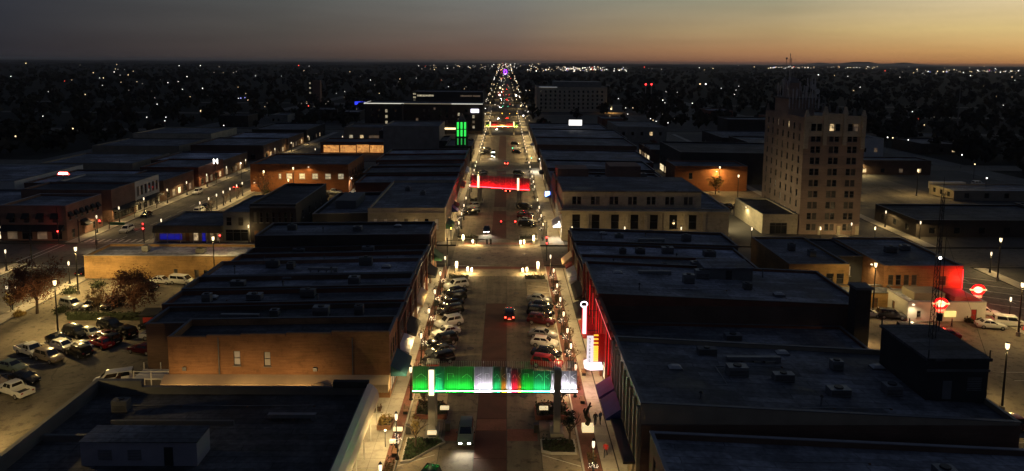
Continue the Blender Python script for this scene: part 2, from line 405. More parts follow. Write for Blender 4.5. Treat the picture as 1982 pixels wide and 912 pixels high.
# near avenue: concrete slabs, each a piece
def slab_mesh(w, l, mat, t=.12, gap=.03):
    mb = MB(); mb.box(-w / 2 + gap, w / 2 - gap, -l / 2 + gap, l / 2 - gap, -t, 0); return mb.mesh('slab', mat)
cols = [(-11.1, -6.6, 'park_slab'), (-6.6, -2.5, 'road_slab'), (1.3, 5.3, 'road_slab'), (5.3, 9.7, 'park_slab')]
for x0, x1, mt in cols:
    me = slab_mesh(x1 - x0, 4.5, mt)
    for k in range(20):
        link('slab', me, avenue, ((x0 + x1) / 2, 58.25 + 4.5 * k, 0))
me = slab_mesh(3.8, 6.2, 'brick_dark'); me2 = slab_mesh(3.8, 6.0, 'road_slab'); me3 = slab_mesh(3.8, 2.9, 'brick_paver')
y = 58.0
while y < 146:
    if 79 < y < 83.5: l, m_ = 2.9, me3
    elif y < 127: l, m_ = 6.2, me
    else: l, m_ = 6.0, me2
    link('slab', m_, avenue, (-.6, y + l / 2, 0)); y += l
mb = MB()                                                     # brick crosswalk bands and strips laid on the avenue
for x0, x1 in ((-6.2, -2.55), (1.35, 5.0)): mb.quad((x0, 80.4, .006), (x1, 80.4, .006), (x1, 83.2, .006), (x0, 83.2, .006))
for y0 in (151.2, 172.2): mb.quad((-9.6, y0, .011), (8.4, y0, .011), (8.4, y0 + 2.0, .011), (-9.6, y0 + 2.0, .011))
cw = struct('brick_crosswalk', mb, 'brick_paver')
mb = MB()
for y0, y1 in ((178, 212), (218, 292), (324, 430), (470, 590)): mb.quad((-2.5, y0, .004), (1.3, y0, .004), (1.3, y1, .004), (-2.5, y1, .004))
struct('brick_median', mb, 'brick_dark')
# sidewalk panels on both sides
walkL = struct('sidewalk_left', MB().box(-15.9, -12.45, 26, 153.4, .10, .125), 'joint')
walkR = struct('sidewalk_right', MB().box(11.9, 15.6, 26, 153.4, .10, .125), 'joint')
me = slab_mesh(1.72, 1.8, 'sidewalk', .06, .018)
for wk, xs in ((walkL, (-15.03, -13.31)), (walkR, (12.78, 14.62))):
    for x in xs:
        for k in range(51): link('panel', me, wk, (x, 61 + 1.8 * k, .155))
mb = MB(); mb.box(-12.44, -11.35, 26, 153, .1, .15); struct('brick_verge_left', mb, 'brick_paver')
mb = MB(); mb.box(9.95, 11.88, 26, 153, .1, .15); struct('brick_verge_right', mb, 'brick_paver')
mb = MB(); mb.box(-11.33, -11.1, 26, 153, .1, .16); mb.box(9.7, 9.93, 26, 153, .1, .16); struct('kerb', mb, 'kerb')
mb = MB()
for y0, y1 in BLK[1:]:
    mb.box(-15.8, -12.4, y0, y1, .1, .15); mb.box(11.9, 15.6, y0, y1, .1, .15)
struct('far_sidewalk', mb, 'sidewalk')
mb = MB()
for x0, x1 in ((-90.5, -87.5), (-107, -103.5)):
    for y0, y1 in BLK[:3]: mb.box(min(x0, x1) if x1 > -100 else x0, x1, y0, y1, .1, .16) if False else None
for y0, y1 in BLK[:3]:
    mb.box(-87.4, -84.6, y0 + .1, y1 - .1, .1, .15); mb.box(-106.8, -103.6, y0 + .1, y1 - .1, .1, .15); mb.box(88.2, 90.9, y0 + .1, y1 - .1, .1, .15); mb.box(105.1, 108, y0 + .1, y1 - .1, .1, .15)
struct('side_sidewalk', mb, 'sidewalk')
# parking lots
def lot(name, x0, x1, y0, y1, mat): mb = MB(); mb.quad((x0, y0, .126), (x1, y0, .126), (x1, y1, .126), (x0, y1, .126)); return struct(name, mb, mat)
lot('parking_lot_left', -84, -44.5, 30, 142, 'lot')
lot('parking_lot_right', 56, 88, 30, 130, 'lot')
lot('parking_lot_far_left', -84, -47.5, 196, 240, 'lot')
lot('parking_lot_far_right', 57, 90, 208, 246, 'lot')
lot('parking_lot_beyond', 110, 150, 218, 284, 'lot')
lot('parking_lot_corner', 108.5, 150, 100, 150, 'lot_dark')
lot('alley', 49.5, 55, 30, 153, 'lot_dark')
lot('lawn_left', -150, -108, 60, 140, 'grass')
# tar-sealed cracks wandering over the lots
rt = random.Random(9); mb = MB()
for (x0, x1, y0, y1, n) in ((-83, -46, 62, 141, 34), (57, 87, 64, 128, 22), (-83, -49, 198, 239, 8)):
    for _ in range(n):
        x, y, a = rt.uniform(x0, x1), rt.uniform(y0, y1), rt.uniform(0, 2 * PI)
        for k in range(rt.randint(4, 9)):
            a += rt.uniform(-.5, .5); q = (x + 1.5 * math.cos(a), y + 1.5 * math.sin(a)); w = .055; px, py = -math.sin(a) * w, math.cos(a) * w
            if x0 < q[0] < x1 and y0 < q[1] < y1: mb.quad((x - px, y - py, .129), (q[0] - px, q[1] - py, .129), (q[0] + px, q[1] + py, .129), (x + px, y + py, .129))
            x, y = q
o = struct('tar_seams', mb, 'joint')
# painted lines
mb = MB()
for k in range(9):
    y = 92 + 2.8 * k; mb.quad((-72.5, y, .131), (-66.5, y + 1.2, .131), (-66.5, y + 1.34, .131), (-72.5, y + .14, .131))
for k in range(13):
    y = 66 + 2.8 * k; mb.quad((58, y, .131), (63.2, y, .131), (63.2, y + .12, .131), (58, y + .12, .131))
    mb.quad((74, y, .131), (84, y, .131), (84, y + .12, .131), (74, y + .12, .131))
struct('parking_lines', mb, 'paint')
mb = MB()
for k in range(10):                                           # zebra bars across the side street and the cross street
    x = -102.8 + 1.6 * k; mb.quad((x, 172.5, .012), (x + .6, 172.5, .012), (x + .6, 175.5, .012), (x, 175.5, .012))
for yb in (150.6, 151.9, 171.6, 172.9):
    mb.quad((-103, yb, .010), (-88, yb, .010), (-88, yb + .25, .010), (-103, yb + .25, .010))
for xb in (-107.6, -105.9, -86.6, -84.9):
    mb.quad((xb, 155, .010), (xb + .25, 155, .010), (xb + .25, 170, .010), (xb, 170, .010))
for k in range(14):
    y = 60 + 7 * k; mb.quad((97.9, y, .002), (98.05, y, .002), (98.05, y + 3, .002), (97.9, y + 3, .002))
for k in range(5):
    y = 150 - 5 * k; mb.quad((93, y, .002), (104, y - 6, .002), (104, y - 5.75, .002), (93, y + .25, .002))
for k in range(40):
    y = 175 + 8 * k; mb.quad((-95.6, y, .002), (-95.45, y, .002), (-95.45, y + 4, .002), (-95.6, y + 4, .002))
for yb in (153.6, 171.3): mb.quad((-10.5, yb, .012), (-6.3 + 3.6, yb, .012), (-2.7, yb + .3, .012), (-10.5, yb + .3, .012)); 
struct('road_markings', mb, 'paint')
mb = MB()                                                     # stall lines on the avenue
dx, dy = .87, .5
for k in range(15):
    y = 99 + 3.3 * k
    if y < 144:
        mb.quad((-11.0, y, .006), (-6.9, y + 2.35, .006), (-6.9, y + 2.47, .006), (-11.0, y + .12, .006))
        mb.quad((5.7, y + 1.2, .006), (9.6, y, .006), (9.6, y + .12, .006), (5.7, y + 1.32, .006))
for y in (60, 65, 70, 75): mb.quad((-11, y, .006), (-7, y + 2.3, .006), (-7, y + 2.42, .006), (-11, y + .12, .006)); mb.quad((5.4, y + 2.3, .006), (9.6, y, .006), (9.6, y + .12, .006), (5.4, y + 2.42, .006))
struct('stall_lines', mb, 'paint')

# ================================================================== buildings
WCACHE = {}
RW = random.Random(17)
def win_meshes(kind, w, h):
    k = (kind, round(w, 2), round(h, 2))
    if k in WCACHE: return WCACHE[k]
    gm = {'w': 'glass', 'l': 'room_warm', 'i': 'room_dim', 's': 'shop_warm', 'S': 'shop_bright', 'o': 'room_orange', 'W': 'room_white', 'v': 'glass_blind', 'u': 'glass_curtain', 'd': 'wood', 'b': 'blue_led', 'r': 'red_paint', 'p': 'white_paint'}[kind]
    p = MB().box(-w / 2, w / 2, .15, .19, 0, h).mesh('pane', gm)
    t = .07; f = MB()
    f.box(-w/2, -w/2 + t, .06, .145, 0, h).box(w/2 - t, w/2, .06, .145, 0, h).box(-w/2 + t, w/2 - t, .06, .145, h - t, h).box(-w/2 + t, w/2 - t, .06, .145, 0, t)
    if kind in 'sSob' or w > 2.2:
        n = max(1, int(w / 1.5))
        for i in range(1, n): x = -w/2 + w * i / n; f.box(x - .04, x + .04, .065, .14, t, h - t)
        f.box(-w/2 + t, w/2 - t, .07, .135, h * .74, h * .74 + .06)
    else: f.box(-w/2 + t, w/2 - t, .065, .14, h * .5 - .03, h * .5 + .03)
    f = f.mesh('frame', 'mullion')
    s = MB().box(-w/2 - .1, w/2 + .1, -.09, -.003, -.14, -.002).mesh('sill', 'sill')
    WCACHE[k] = (p, f, s); return WCACHE[k]
def row(n, u0, u1, w, z0, z1, kind='w', pair=False):
    """n openings of width w spread over u0..u1"""
    out = []
    for i in range(n):
        c = u0 + (u1 - u0) * (i + .5) / n
        k = kind[i % len(kind)]
        if k == ' ': continue
        if pair:
            out.append((c - w - .12, c - .12, z0, z1, k)); out.append((c + .12, c + w + .12, z0, z1, k))
        else: out.append((c - w / 2, c + w / 2, z0, z1, k))
    return out
def wall_side(mb, o, u, width, h0, h1, ops, depth=.2, mi=0):
    ux, uy = u; nx, ny = uy, -ux
    P = lambda a, z, d=0: (o[0] + ux * a - nx * d, o[1] + uy * a - ny * d, z)
    hm = min(h0, h1)
    us = sorted({0.0, width, *[q for op in ops for q in op[:2]]}); zs = sorted({0.0, hm, *[q for op in ops for q in op[2:4]]})
    for a, b in zip(us, us[1:]):
        z_start = None
        for c, d in zip(zs, zs[1:]):
            hole = any(op[0] - 1e-6 <= a and b <= op[1] + 1e-6 and op[2] - 1e-6 <= c and d <= op[3] + 1e-6 for op in ops)
            if not hole and z_start is None: z_start = c
            if hole and z_start is not None: mb.quad(P(a, z_start), P(b, z_start), P(b, c), P(a, c), mi); z_start = None
        if z_start is not None: mb.quad(P(a, z_start), P(b, z_start), P(b, hm), P(a, hm), mi)
    if abs(h0 - h1) > 1e-6:
        if h0 > h1: mb.add([P(0, hm), P(width, hm), P(0, h0)], [(0, 1, 2)], mi)
        else: mb.add([P(0, hm), P(width, hm), P(width, h1)], [(0, 1, 2)], mi)
    for a, b, c, d, *_ in ops:
        mb.quad(P(a, c), P(a, c, depth), P(a, d, depth), P(a, d), mi); mb.quad(P(b, c, depth), P(b, c), P(b, d), P(b, d, depth), mi)
        mb.quad(P(a, d, depth), P(b, d, depth), P(b, d), P(a, d), mi); mb.quad(P(a, c), P(b, c), P(b, c, depth), P(a, c, depth), mi)
SIDES = {'S': lambda X0, X1, Y0, Y1: ((X0, Y0), (1, 0), X1 - X0, 0.0), 'E': lambda X0, X1, Y0, Y1: ((X1, Y0), (0, 1), Y1 - Y0, PI / 2),
         'N': lambda X0, X1, Y0, Y1: ((X1, Y1), (-1, 0), X1 - X0, PI), 'W': lambda X0, X1, Y0, Y1: ((X0, Y1), (0, -1), Y1 - Y0, -PI / 2)}
def add_windows(root, X0, X1, Y0, Y1, side, ops, base=None, far=False, zoff=0.0):
    o, u, width, rz = SIDES[side](X0, X1, Y0, Y1)
    L0 = root.location
    for a, b, c, d, k in ops:
        if k == 'w' and b - a < 1.6: k = RW.choice('wwwwwvuu')
        p, f, s = win_meshes(k, b - a, d - c); cc = (a + b) / 2
        loc = (o[0] + u[0] * cc - L0.x, o[1] + u[1] * cc - L0.y, c + zoff - L0.z)
        nm = 'door' if k in 'dr' else ('shop_window' if k in 'sSob' else 'window')
        w = link(nm, p, root, loc, rz)
        if far: continue
        link('frame', f, w, (0, 0, 0))
        if c > .5 and k not in 'sSob': link('sill', s, w, (0, 0, 0))
def building(name, label, X0, X1, Y0, Y1, h, wall, roof='roof_dark', drop=0.0, rear=None, par=.55, cop='coping', cat='building', far=False, group=None, gap=.015, **ops):
    X0 += gap; X1 -= gap; Y0 += gap; Y1 -= gap
    root = thing(name, label, cat, ((X0 + X1) / 2, (Y0 + Y1) / 2, 0), group=group)
    hx = lambda x: h - (0 if not drop else drop * ((x - X0) / (X1 - X0) if rear == 'X1' else (X1 - x) / (X1 - X0)))
    mb = MB()
    for sd in 'SENW':
        o, u, width, rz = SIDES[sd](X0, X1, Y0, Y1)
        wall_side(mb, o, u, width, hx(o[0]), hx(o[0] + u[0] * width), ops.get(sd, []))
        add_windows(root, X0, X1, Y0, Y1, sd, ops.get(sd, []), far=far)
    t = .28; a, b, c, d = X0 + t, X1 - t, Y0 + t, Y1 - t          # inside of the parapet
    zr = lambda x: hx(x) - par
    ins = [(a, c), (b, c), (b, d), (a, d)]
    for (p, q), (r_, s_) in zip(ins, ins[1:] + ins[:1]):
        mb.quad((r_, s_, zr(r_) - .05), (p, q, zr(p) - .05), (p, q, hx(p)), (r_, s_, hx(r_)))
    obj('wall', mb, wall, root)
    rm = MB(); rm.quad((a, c, zr(a)), (b, c, zr(b)), (b, d, zr(b)), (a, d, zr(a))); obj('roof', rm, roof, root)
    cm = MB(); e = .06; k = .09
    def bar(x0, x1, y0, y1):
        cm.hexa([(x0, y0, hx(x0)), (x1, y0, hx(x1)), (x1, y1, hx(x1)), (x0, y1, hx(x0))], [(x0, y0, hx(x0) + k), (x1, y0, hx(x1) + k), (x1, y1, hx(x1) + k), (x0, y1, hx(x0) + k)])
    bar(X0 - e, X1 + e, Y0 - e, Y0 + t + e); bar(X0 - e, X1 + e, Y1 - t - e, Y1 + e)
    bar(X0 - e, X0 + t + e, Y0 + t + e, Y1 - t - e); bar(X1 - t - e, X1 + e, Y0 + t + e, Y1 - t - e)
    obj('coping', cm, cop, root)
    root['h'] = 0; del root['h']
    return root
def band(root, name, x0, x1, y0, y1, z0, z1, mat): return obj(name, MB().box(x0, x1, y0, y1, z0, z1), mat, root)
def awning(root, side, u, y0, y1, z0, z1, proj, mat, name='awning'):
    """sloped awning on a wall at x = u ('E' or 'W') from y0 to y1, or at y = u ('S') from x = y0 to y1"""
    mb = MB(); s = {'E': 1, 'W': -1, 'S': 1}[side]
    if side == 'S':
        b = [(y0, u - proj, z0), (y1, u - proj, z0), (y1, u - .01, z0), (y0, u - .01, z0)]; t = [(y0, u - proj, z0 + .22), (y1, u - proj, z0 + .22), (y1, u - .01, z1), (y0, u - .01, z1)]
    else:
        b = [(u + .01 * s, y0, z0), (u + proj * s, y0, z0), (u + proj * s, y1, z0), (u + .01 * s, y1, z0)]; t = [(u + .01 * s, y0, z1), (u + proj * s, y0, z0 + .22), (u + proj * s, y1, z0 + .22), (u + .01 * s, y1, z1)]
    return obj(name, mb.hexa(b, t), mat, root)
def pilasters(root, side, X, ys, w, z0, z1, mat, proud=.25):
    me = MB().box(-w / 2, w / 2, -proud, .0, 0, z1 - z0).mesh('pilaster', mat)
    L0 = root.location
    for y in ys:
        if side in 'EW': link('pilaster', me, root, (X - L0.x + (.004 if side == 'E' else -.004), y - L0.y, z0), PI / 2 if side == 'E' else -PI / 2)
        else: link('pilaster', me, root, (y - L0.x, X - L0.y - .004, z0), 0)
XL = -14.3; XR = 15.0

# ---- near left: low white-fronted shop, foreground roof
b1 = building('corner_shop', 'low shop with dark sunken roof and lit cream awning, nearest on the left', -50, -16.1, 50, 85.6, 4.25, 'grey_paint', 'roof_black', par=.9, cop='coping',
    E=row(7, 1, 34, 3.2, .5, 2.5, 's'), S=[])
mb = MB(); mb.box(-20.4, -16.0, 85.05, 85.7, 4.35, 5.15); obj('raised_parapet', mb, 'dark_wall', b1)
mb = MB(); mb.box(-50.05, -44.2, 85.05, 85.7, 4.35, 5.2); mb.box(-50.05, -49.5, 50, 85.04, 4.35, 5.2); obj('raised_parapet', mb, 'grey_paint', b1)
mb = MB()                                                     # curved pale metal canopy along the pavement
prof = [(-16.05, 4.9), (-15.45, 4.55), (-14.95, 4.0), (-14.75, 3.25), (-14.75, 2.85)]
for (xa, za), (xb, zb) in zip(prof, prof[1:]):
    mb.quad((xb, 50, zb), (xb, 85.4, zb), (xa, 85.4, za), (xa, 50, za)); mb.quad((xa - .05, 50, za - .05), (xa - .05, 85.4, za - .05), (xb - .05, 85.4, zb - .05), (xb - .05, 50, zb - .05))
mb.add([(x, 85.4, z) for x, z in prof] + [(-16.05, 85.4, 2.85)], [tuple(range(6))]); obj('canopy', mb, 'cornice_cream' if 'cornice_cream' in MATS else M('cornice_cream', (.68, .62, .50), .6, .08, .6), b1)
me = MB().box(-.05, .05, -.03, .03, 0, 2.85).mesh('canopy_post', 'white_paint')
for k in range(9): link('canopy_post', me, b1, (-14.82 - b1.location.x, 52 + 4 * k - b1.location.y, .13))
mb = MB(); mb.box(-42.5, -30.6, 69.4, 72.6, 3.3, 5.9); obj('penthouse', mb, M('pent_pale', (.30, .29, .33), .8, .15, .5), b1)
mb = MB(); mb.box(-42.6, -30.5, 69.3, 72.7, 5.905, 6.0); obj('penthouse_roof', mb, 'roof_dark', b1)
mb = MB(); mb.box(-49.4, -42.6, 74.0, 74.4, 3.3, 4.1); obj('roof_curb', mb, 'grey_paint', b1); mb = MB(); mb.box(-44, -30, 77.6, 77.9, 3.3, 3.9); obj('roof_curb', mb, 'grey_paint', b1)

me = MB().box(-.45, .45, -.05, 0, 0, 2.0).mesh('door', 'metal_dark'); link('door', me, b1, (-33.5 - b1.location.x, 69.396 - b1.location.y, 3.4))
me = MB().box(-.7, .7, -.06, 0, 0, .07).mesh('louvre', 'galv')
for xx in (-37, -40):
    for k in range(7): link('louvre', me, b1, (xx - b1.location.x, 69.396 - b1.location.y, 4.0 + .17 * k))
# ---- left row along the avenue
b2 = building('tan_brick_store', 'long tan brick store with ribbed awning strip and two tall windows', -43.6, XL, 91, 98, 8.95, 'tan_brick', 'roof_black', drop=.6, rear='X0', par=.9,
    S=[(8.6, 9.5, 4.6, 6.6, 'i'), (12.6, 13.5, 4.5, 6.5, 'p'), (2.5, 3.6, .1, 1.3, 'd'), (6.0, 7.1, .1, 1.3, 'd'), (13.2, 16.6, .3, 1.3, 's'), (19.6, 21.2, .12, 1.35, 'r')],
    E=row(1, .6, 6.4, 5.2, .4, 3.0, 's') + row(3, .6, 6.4, 1.1, 5, 7.2))
for k, (x0, x1, z) in enumerate([(-43.6, -38.5, .0), (-38.45, -34, .12), (-33.95, -28.0, .18), (-27.95, -22, .22), (-21.95, XL, .3)]):
    hz = 8.95 - .6 * (XL - x1) / (XL + 43.6); band(b2, 'parapet_step', x0 + .02, x1 - .02, 90.93, 91.34, hz - .32, hz + z + .1, 'tan_brick')
mb = MB()                                                     # ribbed metal awning: every rib a bar
mb.hexa([(-44.2, 89.6, 1.55), (XL, 89.6, 1.55), (XL, 91.0, 1.55), (-44.2, 91.0, 1.55)], [(-44.2, 89.7, 2.6), (XL, 89.7, 2.6), (XL, 91.0, 3.35), (-44.2, 91.0, 3.35)])
aw = obj('awning', mb, 'awning_tan', b2)
me = MB().hexa([(-.05, -.03, 0), (.05, -.03, 0), (.05, .03, 0), (-.05, .03, 0)], [(-.05, .07, 1.06), (.05, .07, 1.06), (.05, .13, 1.06), (-.05, .13, 1.06)]).mesh('rib', 'awning_tan')
for k in range(74): link('rib', me, aw, (-44.0 + .4 * k, 89.58, 1.55))
me = MB().box(-.06, .06, -.12, 0, 0, 5.1).mesh('downpipe', 'galv')
for x in (-36.9, -19.2): link('downpipe', me, b2, (x - b2.location.x, 90.985 - b2.location.y, 3.4))
me = MB().box(-.25, .25, -.18, 0, 0, .5).mesh('meter_box', 'galv')
for x in (-41.5, -24.2): link('meter_box', me, b2, (x - b2.location.x, 90.99 - b2.location.y, 3.9))
mb = MB()                                                     # dome canopy over the side door
for j in range(8):
    for i in range(4):
        a0, a1 = PI * j / 8, PI * (j + 1) / 8; e0, e1 = PI / 2 * i / 4, PI / 2 * (i + 1) / 4
        q = lambda a, e: (-23.2 + 1.5 * math.cos(a) * math.cos(e), 89.55 - 1.2 * math.sin(a) * math.cos(e), 1.5 + 1.5 * math.sin(e))
        mb.quad(q(a0, e0), q(a0, e1), q(a1, e1), q(a1, e0))
obj('dome_canopy', mb, M('canopy_tan', (.42, .33, .2), .8, .15, 1), b2)
awning(b2, 'E', XL, 91.6, 97.6, 2.9, 4.4, 2.1, 'awning_teal')
names = [('brown_brick', 98, 105, 8.5, -50, 'roof_black', 'narrow brown brick shop beside the long tan brick store'),
         ('red_brick', 105, 111.5, 8.9, -51, 'roof_dark', 'red brick shop under a long black awning, left side of avenue'),
         ('brown_brick', 111.5, 118, 9.2, -51, 'roof_mid', 'brown shop with grey roof between red shop and blue-grey roof, left row'),
         ('pink_brick', 118, 127, 9.3, -50.5, 'roof_light', 'shop with the palest blue-grey roof in the left row'),
         ('red_brick', 127, 134.5, 8.6, -50, 'roof_mid', 'red brick shop two doors from the left corner building'),
         ('brown_brick', 134.5, 141, 8.1, -50, 'roof_dark', 'low brown shop next to the left corner building')]
for i, (wm, y0, y1, h, x0, rf, lab) in enumerate(names):
    w = y1 - y0
    b = building('row_shop', lab, x0, XL, y0, y1, h, wm, rf, drop=.9, rear='X0', par=.6 + .1 * (i % 3), group=None,
        E=row(1, .5, w - .5, w - 1.6, .4, 3.0, 'sS'[i % 2]) + row(3, .4, w - .4, 1.0, 4.9, 7.0, 'wiw'), W=row(2, 1, w - 1, 1.1, 4.2, 6))
    obj('cornice', MB().box(XL + .02, XL + .32, y0 + .05, y1 - .05, h - .75, h - .35), 'coping' if i % 2 else 'red_brick', b)
    pilasters(b, 'E', XL, [y0 + .3, y1 - .3], .45, .1, h - .8, wm, .28)
    if i == 1: awning(b, 'E', XL, y0 + .3, y1 + 0, 3.0, 4.2, 1.7, 'awning_black')
    if i == 0: awning(b, 'E', XL, y0 + .6, y1 - .4, 3.0, 3.9, 1.6, 'awning_white')
    if i == 3: awning(b, 'E', XL, y0 + .6, y1 - .6, 3.0, 4.0, 1.2, 'awning_tan')
    if i == 5: awning(b, 'E', XL, y0 + .3, y1 - .3, 3.0, 4.3, 1.8, 'awning_black')
b7 = building('corner_block', 'tall dark corner building with black side wall, far end of the left row', -49.5, XL, 141, 152.5, 10.2, 'dark_brick', 'roof_dark', drop=.5, rear='X0', par=.5, cop='coping',
    E=row(2, .6, 11, 4.4, .4, 3.2, 'sS') + row(5, .6, 11, 1.1, 5.2, 7.8, 'wwiww'))
obj('front_facing', MB().box(XL + .004, XL + .3, 141.1, 152.4, 8.8, 9.9), 'pink_brick', b7)
pilasters(b7, 'E', XL, [141.5, 146.7, 152], .6, .1, 8.75, 'pink_brick', .3)
awning(b7, 'E', XL, 146.8, 151, 3.0, 4.8, 2.0, 'awning_green')

# ---- left block behind the row
b14 = building('gold_brick_hall', 'long low golden brick building with grey roof beside the cross street', -85.2, -49.6, 142.9, 152.6, 4.9, 'gold_brick', 'roof_light', par=.5, cop='coping_pale',
    S=[(18.2, 19, .3, 2.2, 'w'), (22.4, 23.3, .3, 2, 'w'), (24.3, 25.1, .3, 2, 'w'), (32.6, 33.6, 2.2, 3, 'w')], W=row(3, 1, 9, 1.4, .8, 2.6))
b13 = building('blue_lit_bar', 'low bar with shingled mansard roof and blue lit windows', -85.5, -68.7, 173.2, 190, 4.1, 'stucco', 'roof_dark', par=.3,
    S=[(1.0, 6.6, .5, 2.1, 'b'), (7.4, 8.4, .15, 2.3, 'd'), (9.2, 10.6, .3, 2.3, 's'), (11.4, 12.4, .15, 2.3, 'b'), (13.3, 14.4, .3, 2.3, 'i'), (15.0, 16.2, .3, 2.3, 'i')])
mb = MB(); mb.hexa([(-85.6, 171.9, 2.6), (-68.8, 171.9, 2.6), (-68.8, 173.2, 2.6), (-85.6, 173.2, 2.6)], [(-85.6, 172.6, 4.2), (-68.8, 172.6, 4.2), (-68.8, 173.2, 4.25), (-85.6, 173.2, 4.25)]); ma = obj('mansard', mb, M('shingle', (.10, .085, .055), .95, .3, .8, band=(2, 2, 9)), b13)
me = MB().box(-.06, .06, -.06, .06, 0, 2.5).mesh('post', 'white_paint')
for k in range(6): link('post', me, b13, (-85.2 + 3.2 * k - b13.location.x, 172.1 - b13.location.y, .12))
b12 = building('pale_shopfront', 'narrow pale two-storey shopfront beside the blue lit bar', -68.6, -62.1, 173.2, 195, 7.6, 'concrete', 'roof_dark', par=.5,
    S=[(.7, 2.0, 4.2, 6.3, 'w'), (3.6, 4.9, 4.2, 6.3, 'w'), (.4, 6.0, .3, 3.2, 'w')], W=row(4, 8, 21, .9, 4.4, 6))
b12b = building('arcaded_brick_store', 'dark brick two-storey store with seven tall upper windows', -62.0, -50.6, 173.2, 203, 9.6, 'dark_brick', 'roof_black', par=.5,
    S=row(7, .5, 11, .75, 5.0, 7.6) + [(.8, 2.0, .15, 3, 'd'), (2.8, 5.6, .3, 3, 's'), (6.2, 7.4, .3, 3, 'S'), (8.0, 10.6, .3, 3, 'i')], E=row(4, 3, 27, 1, 5, 7))
obj('cornice', MB().box(-62, -50.7, 172.75, 173.2, 8.7, 9.2), 'grey_paint', b12b); awning(b12b, 'S', 173.2, -58, -55, 3.0, 4.1, 1.2, 'awning_black')
b9 = building('dark_rear_store', 'dark store with pale stepped parapet left of the seven-window store', -47.4, -33.3, 176, 205, 7.0, 'dark_wall', 'roof_dark', drop=.4, rear='X0', par=.9, cop='coping_pale', S=row(2, 9, 13, .8, 1.2, 2.4, 'wi'))
obj('lift_house', MB().box(-44, -38.5, 186, 198, 6.0, 8.1), 'grey_paint', b9)
b8 = building('cream_seven_window_store', 'cream store with seven tall narrow windows on its side wall, far corner', -33.2, XL + .3, 174.4, 216, 8.7, 'cream_stone', 'roof_dark', drop=.2, rear='X0', par=.7, cop='coping',
    S=row(7, .6, 18.4, .95, 3.1, 5.9, 'iiiwiwi'), E=row(6, 1, 40, 4, .4, 3.1, 'sSwsiS') + row(12, 1, 40, 1.1, 5, 7, 'wwiwwi'))
obj('string_course', MB().box(-33.1, XL + .35, 174.2, 174.4, 7.2, 7.5), 'cream_stone', b8)
awning(b8, 'E', XL + .3, 176, 183, 3, 4.3, 1.8, 'awning_green'); awning(b8, 'E', XL + .3, 196, 199.5, 3, 4.6, 1.7, 'awning_blue'); awning(b8, 'E', XL + .3, 202, 207, 3, 4, 1.6, 'awning_black')
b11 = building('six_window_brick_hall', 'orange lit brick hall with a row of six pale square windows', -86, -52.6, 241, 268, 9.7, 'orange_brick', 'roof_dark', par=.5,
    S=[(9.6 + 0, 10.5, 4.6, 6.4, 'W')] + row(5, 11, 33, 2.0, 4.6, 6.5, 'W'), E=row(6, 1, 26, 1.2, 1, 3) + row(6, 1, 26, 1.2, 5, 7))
for i, (x0, x1, y0, y1, h, wm, rf, lab) in enumerate([
    (-45, XL + .2, 216, 232, 8.2, 'red_brick', 'roof_mid', 'red brick shop just behind the cream seven-window store'),
    (-46, XL + .2, 232, 247, 8.8, 'brown_brick', 'roof_dark', 'brown shop level with the red arch, left side'),
    (-46, XL + .2, 247, 262, 8.0, 'pink_brick', 'roof_mid', 'pale brick shop beyond the red arch, left side'),
    (-47, XL + .2, 262, 280, 8.8, 'red_brick', 'roof_dark', 'long red brick shop beyond the red arch, left side'),
    (-47, XL + .2, 280, 298.5, 8.4, 'brown_brick', 'roof_light', 'corner shop at the far end of the second left row')]):
    w = y1 - y0
    b = building('row_shop', lab, x0, x1, y0, y1, h, wm, rf, drop=.5, rear='X0', par=.6,
        E=row(2, .5, w - .5, w / 2 - 1.3, .4, 3.0, 'sSi'[i % 3] + 's') + row(4, .5, w - .5, 1.1, 4.9, 7, 'wwiw'))
    obj('cornice', MB().box(x1 + .02, x1 + .35, y0 + .1, y1 - .1, h - .8, h - .4), 'red_brick', b)
    if i in (1, 3): awning(b, 'E', x1, y0 + 2, y1 - 2, 3, 4, 1.5, ['awning_red', 'awning_white'][i == 3])
bw = building('green_lit_clock_tower_base', 'corner building under the green lit spire', -26, -14.2, 318, 345, 7.2, 'dark_brick', 'roof_dark', far=True, E=row(5, 1, 26, 3, .4, 3, 's'), S=row(3, 1, 11, 1.2, 4, 6))
sp = thing('spire', 'slim spire with green lit louvred belfry beside the avenue', 'spire', (-18.8, 320.8, 0))
obj('shaft', MB().box(-21.6, -16.0, 318.4, 323.2, 7.0, 11.1), 'dark_brick', sp)
obj('belfry', MB().box(-21.4, -16.2, 318.6, 323.0, 11.12, 18.0), 'dark_wall', sp)
obj('cap', MB().hexa([(-20.6, 319.0, 18.0), (-17.0, 319.0, 18.0), (-17.0, 322.6, 18.0), (-20.6, 322.6, 18.0)], [(-19.1, 320.4, 21.6), (-18.5, 320.4, 21.6), (-18.5, 321, 21.6), (-19.1, 321, 21.6)]), 'grey_stone', sp)
me = MB().box(-.45, .45, -.06, .0, 0, 3.0).mesh('louvre', EM('louvre_green', (.03, 1, .10), 1.0))
me2 = MB().box(-.28, .28, -.06, .0, 0, 2.9).mesh('louvre_low', EM('louvre_dim', (.03, 1, .12), .35))
for x in (-1.6, 0, 1.6):
    for z in (11.4, 14.8): link('louvre', me, sp, (x, -2.21, z))
    link('louvre', me2, sp, (x, -2.41, 7.6))
building('plain_walled_hall', 'tall hall with one blank grey wall, left of the green spire', -56.2, -30, 332, 362, 14.6, 'concrete', 'roof_dark', far=True)
building('flat_roof_annex', 'low dark annex between blank hall and green spire', -29.9, -26.1, 330, 352, 8, 'dark_wall', 'roof_dark', far=True)
